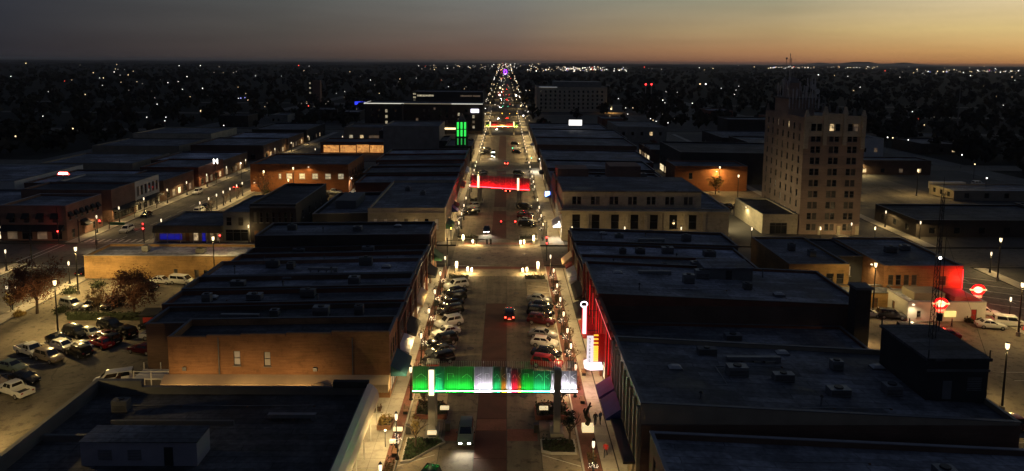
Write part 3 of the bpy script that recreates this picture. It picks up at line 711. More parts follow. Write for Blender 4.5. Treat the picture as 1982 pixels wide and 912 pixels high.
br = building('glass_fronted_restaurant', 'low restaurant with a long orange glowing glass front', -89, -57.5, 345, 362, 5.5, 'orange_brick', 'roof_dark', far=True, par=.4,
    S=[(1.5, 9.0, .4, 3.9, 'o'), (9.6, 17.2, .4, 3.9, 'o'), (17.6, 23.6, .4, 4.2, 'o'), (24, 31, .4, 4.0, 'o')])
obj('roof_overhang', MB().box(-89.6, -57.2, 343.6, 345, 4.4, 4.75), 'roof_mid', br)
hb = building('hotel', 'five-storey dark hotel with white lit cornice line', -86, -13.3, 440, 475, 18.8, 'dark_brick', 'roof_dark', par=.8, far=True,
    S=[(12.6, 14, 13.2, 15, 'W'), (12.6, 14, 9.7, 11.5, 'W'), (12.6, 14, 6.2, 8, 'W'), (66.4, 67.8, 13.2, 15, 'W'), (66.4, 67.8, 10, 11.8, 'W'), (66.4, 67.8, 6.8, 8.4, 'i'), (66.4, 67.8, 3.6, 5.2, 'W'), (57.4, 58.6, 11.4, 13.2, 'W'), (57.4, 58.6, 8, 9.8, 'i'), (42.5, 43.6, 15, 16.3, 'i'), (31.5, 33, 8, 9.8, 'i')] +
      [(u, u + 1.3, z, z + 1.7, 'w') for u in (4, 8, 18, 22, 36, 39, 46, 50, 54, 62) for z in (3.5, 6.9, 10.3, 13.7)])
mb = MB(); mb.box(-86.3, -61.8, 439.6, 439.9, 18.5, 18.95); mb.box(-32.5, -13.2, 439.6, 439.9, 18.5, 18.95); mb.box(-86.4, -86.1, 439.6, 462, 18.6, 18.95); obj('lit_cornice', mb, 'cornice_led', hb)
obj('lit_cornice', MB().box(-61.7, -32.6, 439.7, 439.9, 18.55, 18.85), EM('cornice_dim', (1, .85, .55), .28), hb)
obj('entrance_glow', MB().box(-38.5, -26, 439.5, 439.95, 2.9, 3.9), EM('entrance', (1, .72, .35), 2.5), hb)
obj('hotel_sign', MB().box(-20.5, -15.6, 439.55, 439.9, 13.4, 15.6), EM('hotel_sign_face', (.85, .82, 1), 3), hb)
obj('wing', MB().box(-63, -61.9, 432, 440, .1, 18.7), 'dark_brick', hb)
pg = building('parking_garage', 'long parking deck with lit slot openings behind the hotel', -72.5, -17, 560, 600, 20.8, 'dark_wall', 'roof_dark', far=True,
    S=[(.8, 3, 15.8, 17.2, 'W'), (.8, 3, 18.6, 19.8, 'W'), (4, 17, 17.2, 18.6, 'W'), (38, 47, 17.2, 18.4, 'i'), (47.6, 53.4, 17.2, 18.4, 'i'), (.8, 3, 13.2, 14.4, 'W')])
building('lit_courtyard_house', 'low building with floodlit yard in front of the hotel', -90, -60, 400, 425, 7.5, 'stucco', 'roof_dark', far=True, S=[(3, 5, 1, 3.2, 'W'), (9, 11, 1, 3.2, 'l'), (14, 26, .5, 3, 'i')])
building('side_annex', 'dark block between floodlit yard and blank hall', -66, -56.5, 376, 395, 8, 'dark_wall', 'roof_dark', far=True)

# ---- west of the side street on the left
ba = building('awninged_brick_corner', 'pink brick corner building with black window awnings on the side street', -123.4, -107.2, 173.4, 189, 8.9, 'pink_brick', 'roof_mid', par=.6, cop='coping_pale',
    S=row(4, 1, 15.2, 1.4, 4.6, 6.6) + row(4, .8, 15.4, 2.6, .4, 2.6, 'iwiw'), E=row(6, .5, 15, 1.0, 5.0, 7.0) + [(2, 3.2, .3, 2.5, 'w'), (6.2, 7.2, .15, 2.5, 'd'), (11, 12.2, .5, 2.4, 'w')])
for x in (-120.6, -117.1, -113.5, -110): awning(ba, 'S', 173.4, x - .85, x + .85, 5.6, 7.0, .8, 'awning_black')
for k in range(6): awning(ba, 'E', -107.2, 174.7 + 2.42 * k - .65, 174.7 + 2.42 * k + .65, 6.0, 7.2, .8, 'awning_black')
awning(ba, 'S', 173.4, -123, -107.8, 2.7, 4.1, 1.6, 'awning_black'); awning(ba, 'E', -107.2, 179, 181.4, 2.7, 4.2, 1.8, 'awning_black')
bn = building('plain_tan_neighbour', 'plain tan two-storey building with dark ground-floor awning, side street', -132, -107.3, 194, 206.5, 9.1, 'pink_brick', 'roof_black', par=.5, E=[(.8, 11.6, .4, 2.7, 'w')], S=[(16.5, 17.6, 4.6, 6.4, 'w'), (20.4, 21.5, 4.6, 6.4, 'w')])
awning(bn, 'E', -107.3, 194.3, 206, 2.9, 3.8, 1.8, 'awning_black')
bn2 = building('pale_window_row_building', 'pale building with a row of six dark upper windows, side street', -130, -107.3, 206.6, 221, 9.2, 'white_paint', 'roof_dark', par=.5, E=row(6, .4, 14, 1.3, 4.8, 7.6) + row(4, .4, 14, 2.2, .4, 2.7))
awning(bn2, 'E', -107.3, 207, 220.6, 2.9, 3.7, 1.7, 'awning_black')
bg_ = building('corner_shop_window', 'small shop with bright window left of the awninged corner building', -136, -123.6, 174, 186, 6.2, 'dark_brick', 'roof_dark', S=[(8.4, 9.6, .3, 1.9, 'S'), (9.8, 12, .3, 3.6, 'S')])
for i, (x0, x1, y0, y1, h, wm, rf, lab) in enumerate([
    (-160, -136.2, 176, 215, 5.2, 'grey_paint', 'roof_mid', 'broad low building with blue-grey roof at the left picture edge'),
    (-150, -124, 222, 250, 6, 'brown_brick', 'roof_light', 'building with a pale roof behind the pale window-row building'),
    (-190, -155, 225, 262, 6, 'white_paint', 'roof_mid', 'pale-walled low building far left behind the corner shops'),
    (-123.6, -107.4, 224, 246, 6.6, 'brown_brick', 'roof_dark', 'brown shop past the pale window-row building, side street'),
    (-128, -107.4, 250, 272, 7, 'red_brick', 'roof_mid', 'red shop at mid side street, left'),
    (-135, -107.4, 272, 298, 6.4, 'brown_brick', 'roof_light', 'grey-roofed shop before the second crossing, left street'),
    (-175, -140, 268, 298, 5.6, 'stucco', 'roof_mid', 'wide blue-grey roofed warehouse on the far left'),
    (-140, -107.4, 318, 350, 6.8, 'brown_brick', 'roof_mid', 'grey-roofed block beyond the second crossing, left street'),
    (-185, -146, 320, 352, 6.0, 'stucco', 'roof_dark', 'low dark shed beyond the warehouse on the far left'),
    (-190, -150, 365, 400, 7.0, 'cream_stone', 'roof_dark', 'pale-banded building with white canopy on the far left'),
    (-140, -108, 356, 384, 6, 'brown_brick', 'roof_light', 'long pale roof at the end of the left street'),
    (-138, -108, 390, 430, 7, 'dark_brick', 'roof_dark', 'dark block near the orange lit doorway, left street')]):
    building('low_block', lab, x0, x1, y0, y1, h, wm, rf, par=.5, far=y0 > 260, S=row(4, 1, x1 - x0 - 1, 2.0, .6, 2.6, ['wi', 'w', 'ww', 'iw', 'w', 'l'][i % 6]), E=row(5, 1, y1 - y0 - 1, 2.2, .6, 2.7, ['wiS', 'wsi', 'swi'][i % 3]))

# ---- right side of the avenue
r1 = building('brown_front_store', 'brown-walled store with dark blue roof at the bottom right', 15.6, 58.2, 46, 67.6, 8.2, 'brown_brick', 'roof_mid', drop=2.0, rear='X1', par=.6, cop='coping_pale',
    W=row(4, .6, 21, 3.6, .4, 3, 'iwsw') + row(6, .6, 21, 1.1, 4.6, 6.6))
r2 = building('pilastered_store', 'stone-piered store with tall dark windows and big dark roof, near right', XR, 54.5, 69.6, 87.6, 10.2, 'stucco', 'roof_dark', drop=2.0, rear='X1', par=.5, cop='coping',
    W=row(8, .5, 17.5, 1.15, 4.3, 9.2, 'w') + row(4, .4, 17.6, 3.4, .4, 3.2, 'wiww'), S=[], E=row(4, 1, 17, 1.2, 4, 6))
pilasters(r2, 'W', XR, [69.95 + 2.16 * k for k in range(9)], .55, .1, 9.7, 'stucco', .32)
obj('side_facing', MB().box(XR + .1, 54.4, 69.45, 69.6, .1, 7.9), 'brown_brick', r2)
obj('shop_canopy', MB().box(XR - 1.6, XR - .33, 69.9, 79, 3.35, 3.6), 'metal_dark', r2)
obj('shop_canopy', MB().hexa([(XR - 2.1, 79.3, 3.2), (XR - .33, 79.3, 3.2), (XR - .33, 84.2, 3.2), (XR - 2.1, 84.2, 3.2)], [(XR - 2.1, 79.3, 3.4), (XR - .33, 79.3, 4.6), (XR - .33, 84.2, 4.6), (XR - 2.1, 84.2, 3.4)]), 'awning_blue', r2)
obj('shop_canopy', MB().hexa([(XR - 2.2, 84.7, 3.2), (XR - .33, 84.7, 3.2), (XR - .33, 88.2, 3.2), (XR - 2.2, 88.2, 3.2)], [(XR - 2.2, 84.7, 3.4), (XR - .33, 84.7, 4.6), (XR - .33, 88.2, 4.6), (XR - 2.2, 88.2, 3.4)]), M('awning_violet', (.10, .06, .30), .7, .2, 1), r2)
ph = thing('lift_penthouse', 'black brick penthouse carrying the antenna mast on the near right roof', 'penthouse', (51.5, 79, 7.6))
obj('wall', MB().box(47.6, 54.4, 74.8, 84.6, 7.4, 12.6), 'dark_wall', ph)
obj('roof', MB().box(47.4, 54.6, 74.6, 84.8, 12.62, 12.95), 'roof_black', ph)
me = MB().box(-.05, .05, -.05, .05, 0, .9).mesh('roof_finial', 'metal_dark')
for x, y in ((47.6, 74.8), (54.4, 74.8), (47.6, 84.6), (54.4, 84.6), (51, 84.6)): link('roof_finial', me, ph, (x - 51.5, y - 79, 5.35))
me = MB().box(-.5, .5, -.05, 0, 0, 2.1).mesh('door', 'galv'); link('door', me, ph, (-1.6, -4.205, .6))
me = MB().box(-.8, .8, -.06, 0, 0, .09).mesh('louvre', 'galv')
for k in range(8): link('louvre', me, ph, (1.4, -4.205, 1.6 + .2 * k))
obj('string_course', MB().box(47.5, 54.5, 74.68, 74.79, 11.4, 11.65), 'grey_paint', ph)
# theatre
r3 = building('theatre', 'theatre washed in red neon with low dark roof behind its front', XR, 52, 87.7, 104, 6.0, 'red_brick', 'roof_dark', drop=.6, rear='X1', par=.4, W=row(3, .6, 15.8, 4, .3, 3, 'sSs'))
mb = MB(); mb.box(XR + .02, XR + .5, 87.75, 103.9, 6.1, 9.9); obj('front_screen', mb, 'red_brick', r3)
pilasters(r3, 'W', XR, [88.2, 90.6, 93, 98, 100.6, 103.4], .5, .1, 9.8, 'red_brick', .3)
me = MB().box(-.035, .035, -.03, .03, 0, 5.4).mesh('neon_tube', 'neon_red')
for y in (89.4, 91.8, 96.9, 99.3, 102): link('neon_tube', me, r3, (XR - .42 - r3.location.x, y - r3.location.y, 4.2))
obj('neon_tube', MB().box(XR - .42, XR - .34, 88, 103.8, 9.55, 9.63), EM('neon_dim', (1, .12, .12), .8), r3)
r4 = building('auditorium', 'big dark auditorium block behind the theatre sign', XR, 56, 104.1, 122, 10.3, 'red_brick', 'roof_mid', drop=1.7, rear='X1', par=.4, cop='coping',
    W=row(3, .6, 17.2, 4.6, .3, 3, 'iSs') + row(8, .6, 17.2, .9, 5.2, 8.6, 'w'))
obj('side_facing', MB().box(XR + .1, 55.9, 103.95, 104.1, .1, 8.4), 'brown_brick', r4)
pilasters(r4, 'W', XR, [104.6, 108.5, 112.5, 116.5, 121.5], .5, .1, 9.9, 'red_brick', .3)
me = MB().box(-.035, .035, -.03, .03, 0, 5.0).mesh('neon_tube', 'neon_red')
for y in (106.5, 110.5): link('neon_tube', me, r4, (XR - .42 - r4.location.x, y - r4.location.y, 4.6))
awning(r4, 'W', XR, 105, 112, 2.9, 4.2, 2.0, 'awning_red'); awning(r4, 'W', XR, 113.5, 120.5, 2.9, 4.0, 2.2, 'awning_black')
ch = thing('chimney', 'square black chimney stack behind the theatre roofs', 'chimney', (53.5, 103, 0))
obj('stack', MB().box(52.4, 54.6, 100.6, 102.8, .1, 12.2), 'dark_brick', ch); obj('cap', MB().box(52.2, 54.8, 100.4, 103.0, 12.21, 12.6), 'grey_paint', ch)
for i, (y0, y1, h, x1, rf, lab) in enumerate([(122.1, 131.5, 8.9, 47, 'roof_mid', 'dark-roofed brick shop next to the auditorium, right row'),
                                       (131.5, 141.5, 8.5, 47.5, 'roof_light', 'shop with striped awnings in the middle of the right row'),
                                       (141.5, 152.6, 8.9, 48.5, 'roof_mid', 'right corner shop facing the cream bank')]):
    w = y1 - y0
    b = building('row_shop', lab, XR, x1, y0, y1, h, ['red_brick', 'brown_brick', 'brown_brick'][i], rf, drop=.9, rear='X1', par=.45, cop='coping',
        W=row(2, .4, w - .4, w / 2 - 1.1, .3, 3, ['sw', 'Ss', 'is'][i]) + row(4, .4, w - .4, 1.0, 4.9, 7.1, 'wwiw'), N=row(6, 1, 30, 1.2, 4.6, 6.4))
    obj('cornice', MB().box(XR - .35, XR - .02, y0 + .1, y1 - .1, h - .8, h - .4), 'brown_brick', b); pilasters(b, 'W', XR, [y0 + .3, y1 - .3], .5, .1, h - .85, 'red_brick', .3)
    if i == 1:
        for k in range(3): awning(b, 'W', XR, y0 + .6 + 3.1 * k, y0 + 3.2 + 3.1 * k, 2.9, 4.0, 1.7, 'awning_white')
    if i == 0: awning(b, 'W', XR, y0 + .5, y1 - .5, 2.9, 4.1, 1.6, 'awning_black')
    if i == 2: awning(b, 'W', XR, y0 + 3, y0 + 7.4, 2.9, 4.9, 2.0, 'awning_tan'); awning(b, 'W', XR, y0 + .4, y0 + 2.6, 2.9, 4.1, 1.5, 'awning_red')
# cream bank beyond the crossing
bk = building('bank', 'cream stone bank with paired upper windows and tall lower windows, facing the crossing', 15.2, 57.5, 176, 200, 8.4, 'cream_stone', 'roof_mid', par=.4, cop='coping_pale',
    S=row(7, 1.2, 35.5, 2.0, 3.2, 6.9, 'w') + row(7, 1.2, 35.5, 2.0, .7, 2.6, 'iwwwwwi'), W=row(4, 1, 23, 3, .5, 6, 'S'))
obj('cornice', MB().box(14.8, 57.6, 175.4, 176, 7.3, 8.0), 'cream_stone', bk); obj('cornice_lip', MB().box(14.6, 57.6, 175.1, 175.4, 7.75, 8.05), 'cream_stone', bk)
mb = MB(); o, u, wd, rz = SIDES['S'](15.7, 50.6, 177.4, 199); ups = row(7, 1, 34, 1.0, 9.2, 11.2, 'w', True); wall_side(mb, o, u, wd, 12.4, 12.4, [(a, b_, c, d, k) for a, b_, c, d, k in ups])
mb.quad((15.7, 199, 0), (15.7, 177.4, 0), (15.7, 177.4, 12.4), (15.7, 199, 12.4)); mb.quad((50.6, 177.4, 0), (50.6, 199, 0), (50.6, 199, 12.4), (50.6, 177.4, 12.4)); mb.quad((50.6, 199, 0), (15.7, 199, 0), (15.7, 199, 12.4), (50.6, 199, 12.4))
obj('upper_storey', mb, 'cream_stone', bk); add_windows(bk, 15.7, 50.6, 177.4, 199, 'S', ups)
obj('upper_roof', MB().box(15.4, 50.9, 177.1, 199.3, 12.41, 12.75), 'roof_dark', bk)
pilasters(bk, 'S', 176, [15.6 + 1.2 + 4.9 * k for k in range(8)], .8, .1, 7.25, 'cream_stone', .3)
awning(bk, 'W', 15.2, 178, 186, 3, 4.4, 2, 'awning_white')
for i, (x0, x1, y0, y1, h, wm, rf, lab) in enumerate([
    (15.3, 47, 200.5, 216, 11.5, 'brown_brick', 'roof_dark', 'brown building with two brick penthouses behind the bank'),
    (15.3, 52, 216, 240, 8.6, 'brown_brick', 'roof_mid', 'dark roof level with the red arch, right side'),
    (15.3, 52, 240, 262, 9.0, 'dark_brick', 'roof_mid', 'dark brick store beyond the red arch, right side'),
    (15.3, 56, 262, 298.5, 8.4, 'brown_brick', 'roof_mid', 'long striped roof before the second crossing, right side'),
    (15.3, 60, 318, 352, 8, 'brown_brick', 'roof_dark', 'brown walled store beyond the second crossing, right side'),
    (15.3, 62, 352, 400, 7.6, 'dark_brick', 'roof_mid', 'low wide roof before the third arch, right side'),
    (15.3, 60, 400, 445, 7, 'dark_brick', 'roof_mid', 'low dark store at the third arch, right side'),
    (66, 125, 262, 298, 12, 'dark_wall', 'roof_black', 'big windowless black block in the middle right'),
    (66, 90, 318, 345, 6, 'brown_brick', 'roof_dark', 'small dark shop near the red lit tree'),
    (64, 92, 400, 440, 9, 'concrete', 'roof_dark', 'pale columned building below the hospital'),
    (112, 150, 318, 352, 9, 'dark_brick', 'roof_dark', 'dark block left of the tower'),
    (150, 178, 330, 360, 11, 'white_paint', 'roof_dark', 'pale windowed house behind the tower')]):
    w = y1 - y0; b = building('avenue_block', lab, x0, x1, y0, y1, h, wm, rf, par=.5, far=y0 > 250, drop=.5, rear='X1',
        W=row(4, .5, w - .5, w / 4 - 1.6, .4, 3, ['sSis', 'Ssws', 'sisS'][i % 3]) + row(6, .5, w - .5, 1.1, 4.9, 6.9, 'wwiw'), S=[] if i < 8 else row(5, 1, x1 - x0 - 1, 1.6, 4, 6, ['w', 'wwwl', 'w', 'wiw'][i % 4]))
    if i == 0: obj('penthouse', MB().box(16, 25, 204, 212, 11.3, 14.2), 'pink_brick', b); obj('penthouse', MB().box(31, 40, 203, 212, 11.3, 15.2), 'pink_brick', b)
    if i in (1, 3, 5): awning(b, 'W', x0, y0 + 2, y0 + 9, 3, 4, 1.6, ['awning_blue', 'awning_black', 'awning_white'][i // 2])
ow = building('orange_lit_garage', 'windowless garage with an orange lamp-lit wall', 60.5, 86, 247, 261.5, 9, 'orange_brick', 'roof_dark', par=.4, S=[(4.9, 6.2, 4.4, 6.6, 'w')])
# office tower
tw = thing('office_tower', 'eleven-storey brick office tower with pale crenellated crown and roof antennas', 'tower', (86.5, 198, 0))
TX0, TX1, TY0, TY1, TH = 78.6, 94.6, 184, 212, 31.2
ops_s = []; ops_w = []
for f in range(9):
    z = 1.2 + 2.95 * f
    ops_s += row(3, .8, 15.2, 1.15, z, z + 1.75, 'w', True)
    ops_w += row(7, .8, 27.2, .85 if f % 2 else .9, z, z + 1.75, 'wwwwwiwwww'[f:f + 7] if f < 4 else 'w')
z = 27.6
ops_s += [(a, b_, c, d, 'l' if i == 2 else ('i' if i == 5 else 'w')) for i, (a, b_, c, d, k) in enumerate(row(3, .8, 15.2, 1.3, z, z + 1.9, 'w', True))]
ops_w += row(7, .8, 27.2, .9, z, z + 1.8, 'wwiwlww')
mb = MB()
for sd, ops in (('S', ops_s), ('W', ops_w), ('E', []), ('N', [])):
    o, u, wd, rz = SIDES[sd](TX0, TX1, TY0, TY1); wall_side(mb, o, u, wd, TH, TH, ops)
obj('wall', mb, 'tower_brick', tw)
add_windows(tw, TX0, TX1, TY0, TY1, 'S', ops_s); add_windows(tw, TX0, TX1, TY0, TY1, 'W', ops_w)
obj('roof', MB().box(TX0 + .3, TX1 - .3, TY0 + .3, TY1 - .3, TH - .8, TH - .5), 'roof_dark', tw)
mb = MB()                                                     # pale stone facing round the two top storeys, with the window openings left free
o, u, wd, rz = SIDES['S'](TX0 - .14, TX1 + .14, TY0 - .14, TY1); topops = [(a + .14, b_ + .14, c - 26.2, d - 26.2, k) for a, b_, c, d, k in ops_s if c > 26]
tmp = MB(); wall_side(tmp, o, u, wd, 5.4, 5.4, topops, depth=.14); mb.add([(x, y, z + 26.2) for x, y, z in tmp.v], tmp.f)
obj('crown_facing', mb, 'cream_stone', tw)
me = MB().hexa([(-.5, -.42, 0), (.5, -.42, 0), (.5, .02, 0), (-.5, .02, 0)], [(-.5, -.42, 8.2), (.5, -.42, 8.2), (.5, .4, 8.2), (-.5, .4, 8.2)]).hexa([(-.62, -.5, 8.2), (.62, -.5, 8.2), (.62, .5, 8.2), (-.62, .5, 8.2)], [(-.2, -.15, 10.1), (.2, -.15, 10.1), (.2, .2, 10.1), (-.2, .2, 10.1)]).mesh('pinnacle', 'cream_stone')
for x in (-7.4, -2.6, 2.6, 7.4): link('pinnacle', me, tw, (x, -14.2, 23.4 + (.5 if abs(x) < 5 else -.4)))
obj('crown_gable', MB().box(-3.2 + 86.5, 3.2 + 86.5, 183.7, 184.25, TH + .05, TH + .95), 'cream_stone', tw)
me = MB().hexa([(-.4, -.4, 0), (.4, -.4, 0), (.4, .4, 0), (-.4, .4, 0)], [(-.15, -.15, 2.2), (.15, -.15, 2.2), (.15, .15, 2.2), (-.15, .15, 2.2)]).mesh('merlon', 'grey_stone')
for x in (-7.4, -2.6, 2.6, 7.4): link('merlon', me, tw, (x, 13.5, TH - .1))
for y in (-9, -4, 1, 6, 10): link('merlon', me, tw, (7.5, y, TH - .1))
me = MB().box(-.45, .45, -.25, 0, 0, 2.3).mesh('base_pier', 'cream_stone')
for x in (-2.5, 2.6, 7.5): link('base_pier', me, tw, (x, -14.003, .1), 0)
obj('lift_tower', MB().box(79, 86.2, 196, 206, TH - .5, 35.2), 'tower_brick', tw); obj('lift_tower_roof', MB().box(78.6, 87.6, 195.6, 206.4, 35.21, 35.7), 'grey_stone', tw); obj('lantern_stage', MB().hexa([(80.0, 198.4, 35.7), (83.6, 198.4, 35.7), (83.6, 203, 35.7), (80.0, 203, 35.7)], [(80.4, 198.8, 39.6), (83.2, 198.8, 39.6), (83.2, 202.6, 39.6), (80.4, 202.6, 39.6)]), 'tower_brick', tw); obj('lantern_cap', MB().hexa([(80.2, 198.6, 39.6), (83.4, 198.6, 39.6), (83.4, 202.8, 39.6), (80.2, 202.8, 39.6)], [(81.5, 200.2, 41.2), (82.1, 200.2, 41.2), (82.1, 200.9, 41.2), (81.5, 200.9, 41.2)]), 'grey_stone', tw)
ra = random.Random(5); mb = MB()
for k in range(34):
    x, y = ra.uniform(78.8, 87.2), ra.uniform(195.8, 205); z0 = 35.7; hh = ra.uniform(1.8, 5.6)
    mb.tube((x, y, z0), (x, y, z0 + hh), .06); mb.box(x - .13, x + .13, y - .1, y + .1, z0 + hh - 2.0, z0 + hh)
for k in range(10):
    x = 79 + k * .9; mb.tube((x, 195.5, 32.5), (x, 195.5, 36.6 + (k % 3)), .06); mb.box(x - .15, x + .15, 195.35, 195.6, 33.0 + (k % 3), 35.4 + (k % 3) * 1.2)
mb.tube((80, 199, 35.8), (80, 199, 47.8), .09); mb.tube((79.4, 199, 46), (80.7, 199, 46), .05); mb.tube((80.6, 199.6, 35.8), (80.6, 199.6, 46.5), .07); mb.tube((79.0, 199, 35.8), (79.0, 199, 46.2), .07); mb.ball(79.0, 199, 46.4, .3)
obj('antennas', mb, 'antenna_pale', tw)
me = MB().cyl(0, 0, 0, .25, .75, .75, 12).mesh('dish', 'metal_pale')
for x, y, z in ((86.4, 195.4, 37.4), (85.2, 195.2, 38.6)):
    d = link('dish', me, tw, (x - 86.5, y - 198, z)); d.rotation_euler = (PI / 2, 0, .3)
an = building('tower_annex', 'pale low annex with floodlit side wall joined to the office tower', 69, 78.4, 184.3, 207, 5.4, 'cream_stone', 'roof_black', par=.4, S=[(2.0, 6.6, .1, 3.1, 'w')])
# dark L-shaped club building and the white diner
r7 = building('club_hall', 'broad dark-roofed brick hall right of the alley', 55.2, 66.8, 132, 153, 7.0, 'gold_brick', 'roof_dark', par=.35, S=[(7.2, 8.6, 3.1, 5.2, 'w'), (9.2, 10.6, 3.1, 5.2, 'w')])
r7b = building('club_wing', 'brick wing glowing red at its right end behind the diner', 73, 88.2, 131.2, 153, 7.0, 'tan_brick', 'roof_dark', par=.35, S=[(.9, 1.9, 3.2, 5.2, 'w'), (2.4, 3.4, 3.2, 5.2, 'w'), (3.9, 4.9, 3.2, 5.2, 'w'), (5.4, 6.4, 3.2, 5.2, 'w'), (10.8, 12, 3.2, 5, 'w')])
r7c = building('club_link', 'recessed dark link between the two brick halls', 66.9, 72.9, 139, 153, 6.6, 'dark_wall', 'roof_black', par=.3, S=[(3, 3.7, 2.6, 4.6, 'i')])
r7d = building('service_shed', 'low brick service shed in front of the brick halls', 60, 74, 127, 131.9, 3.0, 'gold_brick', 'roof_mid', par=.25, S=[(9, 10, .15, 2.1, 'd')])
obj('neon_tube', MB().box(87.9, 88.02, 130.9, 131.0, 2.6, 6.4), EM('neon_wall', (1, .004, .01), 2.2), r7b)
dn = building('diner', 'small white diner with red door and glowing rooftop sign', 71.8, 85.6, 120.4, 127.6, 3.6, 'white_paint', 'roof_light', par=.4, cop='coping_pale', S=[(11.2, 12.2, .15, 2.3, 'r'), (1.6, 2.3, .8, 2.0, 'w')], W=[(2, 2.9, .15, 2.2, 'd')])
obj('raised_roof', MB().box(74, 79.5, 122.5, 126.5, 3.2, 4.5), 'stucco', dn); obj('roof_wing', MB().hexa([(80, 120.7, 3.55), (85.3, 120.7, 3.55), (85.3, 127.4, 3.55), (80, 127.4, 3.55)], [(80.4, 121.2, 4.3), (84.8, 122.2, 3.9), (84.8, 126.9, 3.9), (80.4, 126.9, 4.3)]), 'red_paint', dn)
obj('menu_board', MB().box(78.2, 80.2, 120.15, 120.35, 1.0, 2.0), EM('menu_glow', (1, .72, .2), 1.0), dn)
def saucer_sign(label, x, y, z, pole):
    t = thing('neon_sign', label, 'sign', (x, y, 0))
    obj('pole', MB().tube((0, 0, pole), (0, 0, z - .5), .09, n=8), 'metal_dark', t, (0, 0, 0))
    mb = MB(); n = 20
    mb.add([(.72 * math.cos(2*PI*i/n), -.14, z + .55 * math.sin(2*PI*i/n)) for i in range(n)] + [(.72 * math.cos(2*PI*i/n), .14, z + .55 * math.sin(2*PI*i/n)) for i in range(n)],
           [tuple(range(n)), tuple(range(2*n - 1, n - 1, -1))] + [(i, n + i, n + (i + 1) % n, (i + 1) % n) for i in range(n)])
    obj('disc', mb, EM('neon_disc', (1, .75, .38), 2.4), t, (0, 0, 0))
    mb = MB(); mb.box(-1.45, 1.45, -.2, .2, z - .08, z + .14); obj('wing', mb, EM('neon_wing', (1, .6, .25), 1.6), t, (0, 0, 0))
    mb = MB()
    for i in range(n):
        a, b_ = 2*PI*i/n, 2*PI*(i + 1)/n; mb.tube((1.15 * math.cos(a), 0, z + .9 * math.sin(a)), (1.15 * math.cos(b_), 0, z + .9 * math.sin(b_)), .17)
    obj('red_ring', mb, EM('neon_ring', (1, .004, .006), 2.2, True, (.1, .02, .02)), t, (0, 0, 0))
    obj('lower_panel', MB().box(-.7, .7, -.1, .1, z - 1.45, z - 1.0), EM('neon_panel', (1, .08, .02), 2.5), t, (0, 0, 0)) if pole < 1 else None
    return t
SAUCER = [saucer_sign('glowing red disc-shaped sign standing in front of the white diner', 75.9, 117.9, 4.2, .1),
saucer_sign('glowing red disc-shaped sign at the street side of the diner', 86.8, 124.6, 4.5, .1)]
for i, (x0, x1, y0, y1, h, wm, rf, lab) in enumerate([
    (108.6, 150, 182, 203, 4.6, 'dark_brick', 'roof_black', 'long black-roofed building right of the tower'),
    (150, 190, 176, 204, 5, 'dark_wall', 'roof_dark', 'dark shed at the right picture edge'),
    (128, 175, 287, 298, 6, 'brown_brick', 'roof_dark', 'low brick row behind the lit parking lot'),
    (112, 190, 362, 400, 7, 'dark_brick', 'roof_dark', 'dark row of houses far right of the tower'),
    (215, 270, 240, 290, 5, 'dark_wall', 'roof_dark', 'dark warehouse beyond the right parking lot'),
    (150, 192, 232, 246, 3.4, 'stucco', 'roof_mid', 'low pale shed with parked bus beside the lit parking lot')]):
    building('side_block', lab, x0, x1, y0, y1, h, wm, rf, far=True, par=.4, S=row(6, 1, x1 - x0 - 1, 1.6, 1, 2.6, ['w', 'wwi', 'wil', 'wwwl', 'w', 'w'][i]), W=row(3, 1, y1 - y0 - 1, 1.6, 1, 2.6))
hp = building('hospital', 'large pale many-windowed block on the skyline right of the avenue', 29, 92, 640, 690, 22.5, 'cream_stone', 'roof_dark', far=True, par=.8,
    S=[(u, u + 1.6, z, z + 2, 'w') for u in np.arange(3, 60, 4.2) for z in (3, 6.6, 10.2, 13.8, 17.4)])
obj('lit_edge', MB().box(31, 47, 639.5, 639.9, 22.2, 22.6), EM('edge_dim', (.9, .95, 1), .25), hp); obj('upper_block', MB().box(45, 88, 650, 680, 22.3, 27), 'concrete', hp)
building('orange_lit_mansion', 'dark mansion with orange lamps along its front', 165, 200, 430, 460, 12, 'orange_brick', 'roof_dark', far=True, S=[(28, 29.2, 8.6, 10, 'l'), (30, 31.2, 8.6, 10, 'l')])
building('steepled_hall', 'dark hall left of the tower with two lit windows', 128, 160, 405, 425, 13, 'dark_brick', 'roof_dark', far=True, S=[(26, 27.3, 7, 9, 'l'), (28, 29.3, 7, 9, 'l')])
# the dim rest of the town centre
rf = random.Random(21)
def filler(x0, x1, y0, y1, side):
    x = x0
    while x < x1 - 12:
        w = rf.uniform(12, 26); d = rf.uniform(14, 30)
        if rf.random() < .62:
            y = rf.uniform(y0 + 2, max(y0 + 3, y1 - d - 2))
            building('town_block', 'dim flat-roofed block in the dark streets %s' % side, x, min(x + w, x1), y, y + d, rf.uniform(4, 8.5), rf.choice(['brown_brick', 'dark_brick', 'stucco', 'red_brick', 'concrete']),
                     rf.choice(['roof_dark', 'roof_mid', 'roof_black']), far=True, group='dim blocks ' + side, S=row(3, 1, w - 1, 1.5, 1, 2.8, rf.choice(['w', 'ww ', 'wi', 'w', 'wwl'])))
        x += w + rf.uniform(2, 14)
filler(-86, -20, 480, 592, 'left of the avenue beyond the hotel'); filler(-86, -20, 612, 738, 'left of the avenue beyond the hotel')
filler(18, 90, 465, 592, 'right of the avenue before the hospital'); filler(108, 190, 465, 592, 'right of the avenue before the hospital'); filler(-190, -108, 440, 592, 'left of the avenue beyond the hotel')
filler(212, 330, 320, 445, 'right of the avenue before the hospital'); filler(-330, -212, 180, 300, 'far out on the left'); filler(-330, -212, 320, 445, 'far out on the left')

